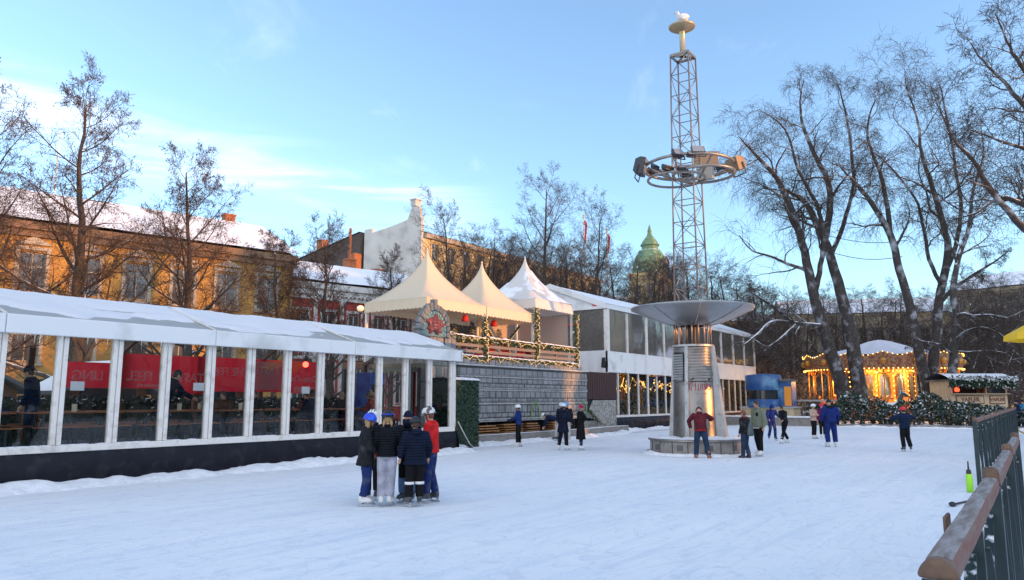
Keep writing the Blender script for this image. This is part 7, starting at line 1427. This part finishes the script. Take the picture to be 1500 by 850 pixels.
def pocket(body, T, U, Hd, part, s):
    m = MB(); m.obox(T(U(-.085,.142,1.30)),(.09*s,.02*s,.11*s)); part(m,'chest_pocket',BLKG); m = MB(); m.rings([ringpts(T(U(0,0,z)),rx*s,ry*s,Matrix.Identity(3)) for z, rx, ry in ((.83,.187,.145),(.87,.20,.155))]); part(m,'shirt_hem',WPANT)
person('dark-haired man in a sage fleece and black trousers with white skates, looking down', (23.71,7.47,0), 118, 1.64, FLEECE, BLK, 'none', None, 'skate', BOOTW, hp=.3, hair=BLKH, skin=SKIND, detail=D2, extra=pocket, legs={'L':((-.10,.05,.50),(-.12,.06,.09),(-.15,.22,.035)),'R':((.10,.0,.50),(.11,-.12,.09),(.16,.04,.035))}, arms={'L':((-.07,-.02,-.28),(-.08,.06,-.54)),'R':((.07,-.04,-.28),(.10,.02,-.54))}, fat=1.08)
person('child in a blue hooded jacket behind the man in the sage fleece', (33.2,9.90,0), 178, 1.46, BLUES, BLUED, 'hooded', BLUES, 'skate', BOOTK, lean=.18, hp=.3, legs={'L':((-.12,.16,.48),(-.16,.02,.09),(-.2,.18,.035)),'R':((.12,.16,.50),(.14,-.05,.12),(.2,.1,.05))}, arms={'L':((-.12,.05,-.25),(-.30,.12,-.34)),'R':((.07,.06,-.26),(.02,.2,-.42))}, group=gS, detail=D2)
person('skater all in black striding, one arm stretched out behind to the right', (31.18,8.77,0), 112, 1.45, BLKJ, BLK, 'none', None, 'skate', BOOTW, lean=.2, hp=.05, hair=BLKH, skin=SKIND, legs={'L':((-.10,.16,.52),(-.12,.34,.10),(-.13,.50,.05)),'R':((.10,.02,.50),(.12,-.24,.11),(.20,-.10,.035))}, arms={'L':((-.08,.06,-.25),(-.05,.22,-.38)),'R':((.15,-.14,-.20),(.26,-.36,-.42))}, group=gS, detail=D2)
person('girl in a pale pink jacket and white helmet with folded arms', (35.66,8.77,0), -150, 1.45, PINKJ, BLK, 'helmet', HW, 'skate', BOOTW, coat=.05, hair=BLOND, arms={'L':((-.06,.06,-.26),(.08,.22,-.22)),'R':((.06,.06,-.26),(-.08,.22,-.24))}, legs=stance(.08), group=gS, detail=D2)
person('girl in a purple jacket and pink helmet behind the pale pink jacket', (36.6,8.62,0), 160, 1.46, PURP, BLK, 'helmet', helm('pink_helmet', (.6,.02,.09)), 'skate', BOOTW, hair=BRN, legs=stance(.09), group=gS, detail=D2)
person('adult in a royal blue snowsuit and dark hat, seen from behind', (29.96,6.76,0), 5, 1.66, BLUES, BLUES, 'beanie', DGREY, 'skate', BOOTW, hp=.2, hood=BLKJ, arms={'L':((-.11,.0,-.27),(-.13,.10,-.50)),'R':((.11,.0,-.27),(.14,.08,-.50))}, legs=stance(.15,0,.06), glove=BLKG, fat=1.28, group=gS, detail=D2)
person('child in a red helmet and navy jacket with arms raised sideways by the garden fence', (28.71,4.12,0), 8, 1.40, NAVYJ, BLK, 'helmet', HR, 'skate', BOOTK, coat=.06, hp=.1, hair=BRN, arms={'L':((-.24,.03,-.10),(-.42,.12,-.12)),'R':((.24,.03,-.10),(.42,.12,-.10))}, legs={'L':((-.11,.03,.50),(-.11,-.02,.09),(-.12,.16,.035)),'R':((.13,.03,.50),(.20,-.02,.10),(.30,.10,.06))}, fat=1.2, group=gS, detail=D2)
q = at(1145,600,56); person('figure in a long dark coat standing above the park wall near the blue kiosk', (q.x,q.y,0), 150, 1.72, COATK, BLK, 'beanie', BLKG, 'boot', SHOE, coat=.4, z0=.55, detail=.016, hair=BRN, hood=COATK, arms={'L':((-.06,.06,-.26),(.0,.2,-.26)),'R':((.12,.04,-.26),(.16,.2,-.34))})
mb = MB(); mb.box(q.x-1.2,q.x+1.2,q.y-1.,q.y+1.,-.1,.545); tag(bevel(mb.build('stone_step', KERBM), .03), 'snowy stone step under the dark-coated figure by the kiosk', 'step')
q = at(1491,600,45); person('person in a dark jacket at the right edge under the yellow parasol', (q.x,q.y,0), 60, 1.7, NAVYJ, BLK, 'beanie', NAVYH, 'boot', SHOE, coat=.2, detail=.016, hair=BRN)
q = at(1499,600,47); person('person in a bright light blue jacket at the very right edge', (q.x,q.y,0), 120, 1.7, cloth('sky_blue_jacket', (.05,.28,.5)), BLK, 'beanie', BLKG, 'boot', SHOE, detail=.016, hair=BRN)
# guests inside the marquee
gG = 'guests inside the glazed marquee'; SITL = {'L':((-.10,.40,.50),(-.10,.36,.09),(-.11,.52,.035)),'R':((.10,.40,.50),(.10,.36,.09),(.11,.52,.035))}; REST = {'L':((-.07,.12,-.24),(-.02,.34,-.22)),'R':((.07,.12,-.24),(.02,.34,-.22))}
def guest(label, x, y, rel_, H, top, head='none', hm_=None, sit=True, hair=BRN, lean=.1, arms=None): person(label, (x,y,0), rel_, H, top, JEANS, head, hm_, 'boot', SHOE, lean=lean, hp=.2, hair=hair, arms=arms or (REST if sit else None), legs=SITL if sit else None, sit=sit, z0=ZF, detail=.018, group=gG)
guest('bald-headed guest in a dark jacket seated behind the leftmost marquee table', 6.75, 18.35, 150, 1.75, BLKJ, hair=None)
guest('guest standing in dark clothes just right of the leftmost marquee table', 7.7, 18.75, 100, 1.8, NAVYJ, 'beanie', NAVYH, False)
guest('guest in a long navy coat standing bent over the third marquee table', 9.9, 17.2, -40, 1.82, COATN, 'none', None, False, BLKH, .35, {'L':((-.05,.16,-.22),(.0,.42,-.32)),'R':((.05,.16,-.22),(.02,.42,-.34))})
guest('guest in brown seated at the fourth marquee table, rear side', 12.3, 18.3, 170, 1.7, cloth('brown_jacket', (.12,.06,.04)))
guest('guest in a black coat seated at the fourth marquee table', 13.2, 18.3, -160, 1.75, BLKJ)
guest('guest in a dark jacket seated with back to the pane at the fifth table', 14.4, 17.2, 30, 1.75, NAVYJ, 'beanie', BLKG)
guest('guest in burgundy seated left of two beige hats in the marquee', 15.1, 18.3, 170, 1.68, BURG)
guest('guest in dark clothes and a beige pom hat seated beside the burgundy guest', 15.75, 18.3, 150, 1.70, BLKJ, 'pom', BEIH)
guest('guest in a red coat and beige pom hat seated at the pane behind the huddle', 16.75, 17.15, 60, 1.68, cloth('crimson_coat', (.28,.02,.035)), 'pom', BEIH)
guest('guest in a beige hat at the rear of the sixth marquee table', 16.6, 18.4, 170, 1.7, BLKJ, 'beanie', BEIH)
guest('guest with dark hair near the blue drinks fridge', 17.7, 18.2, 110, 1.72, NAVYJ)
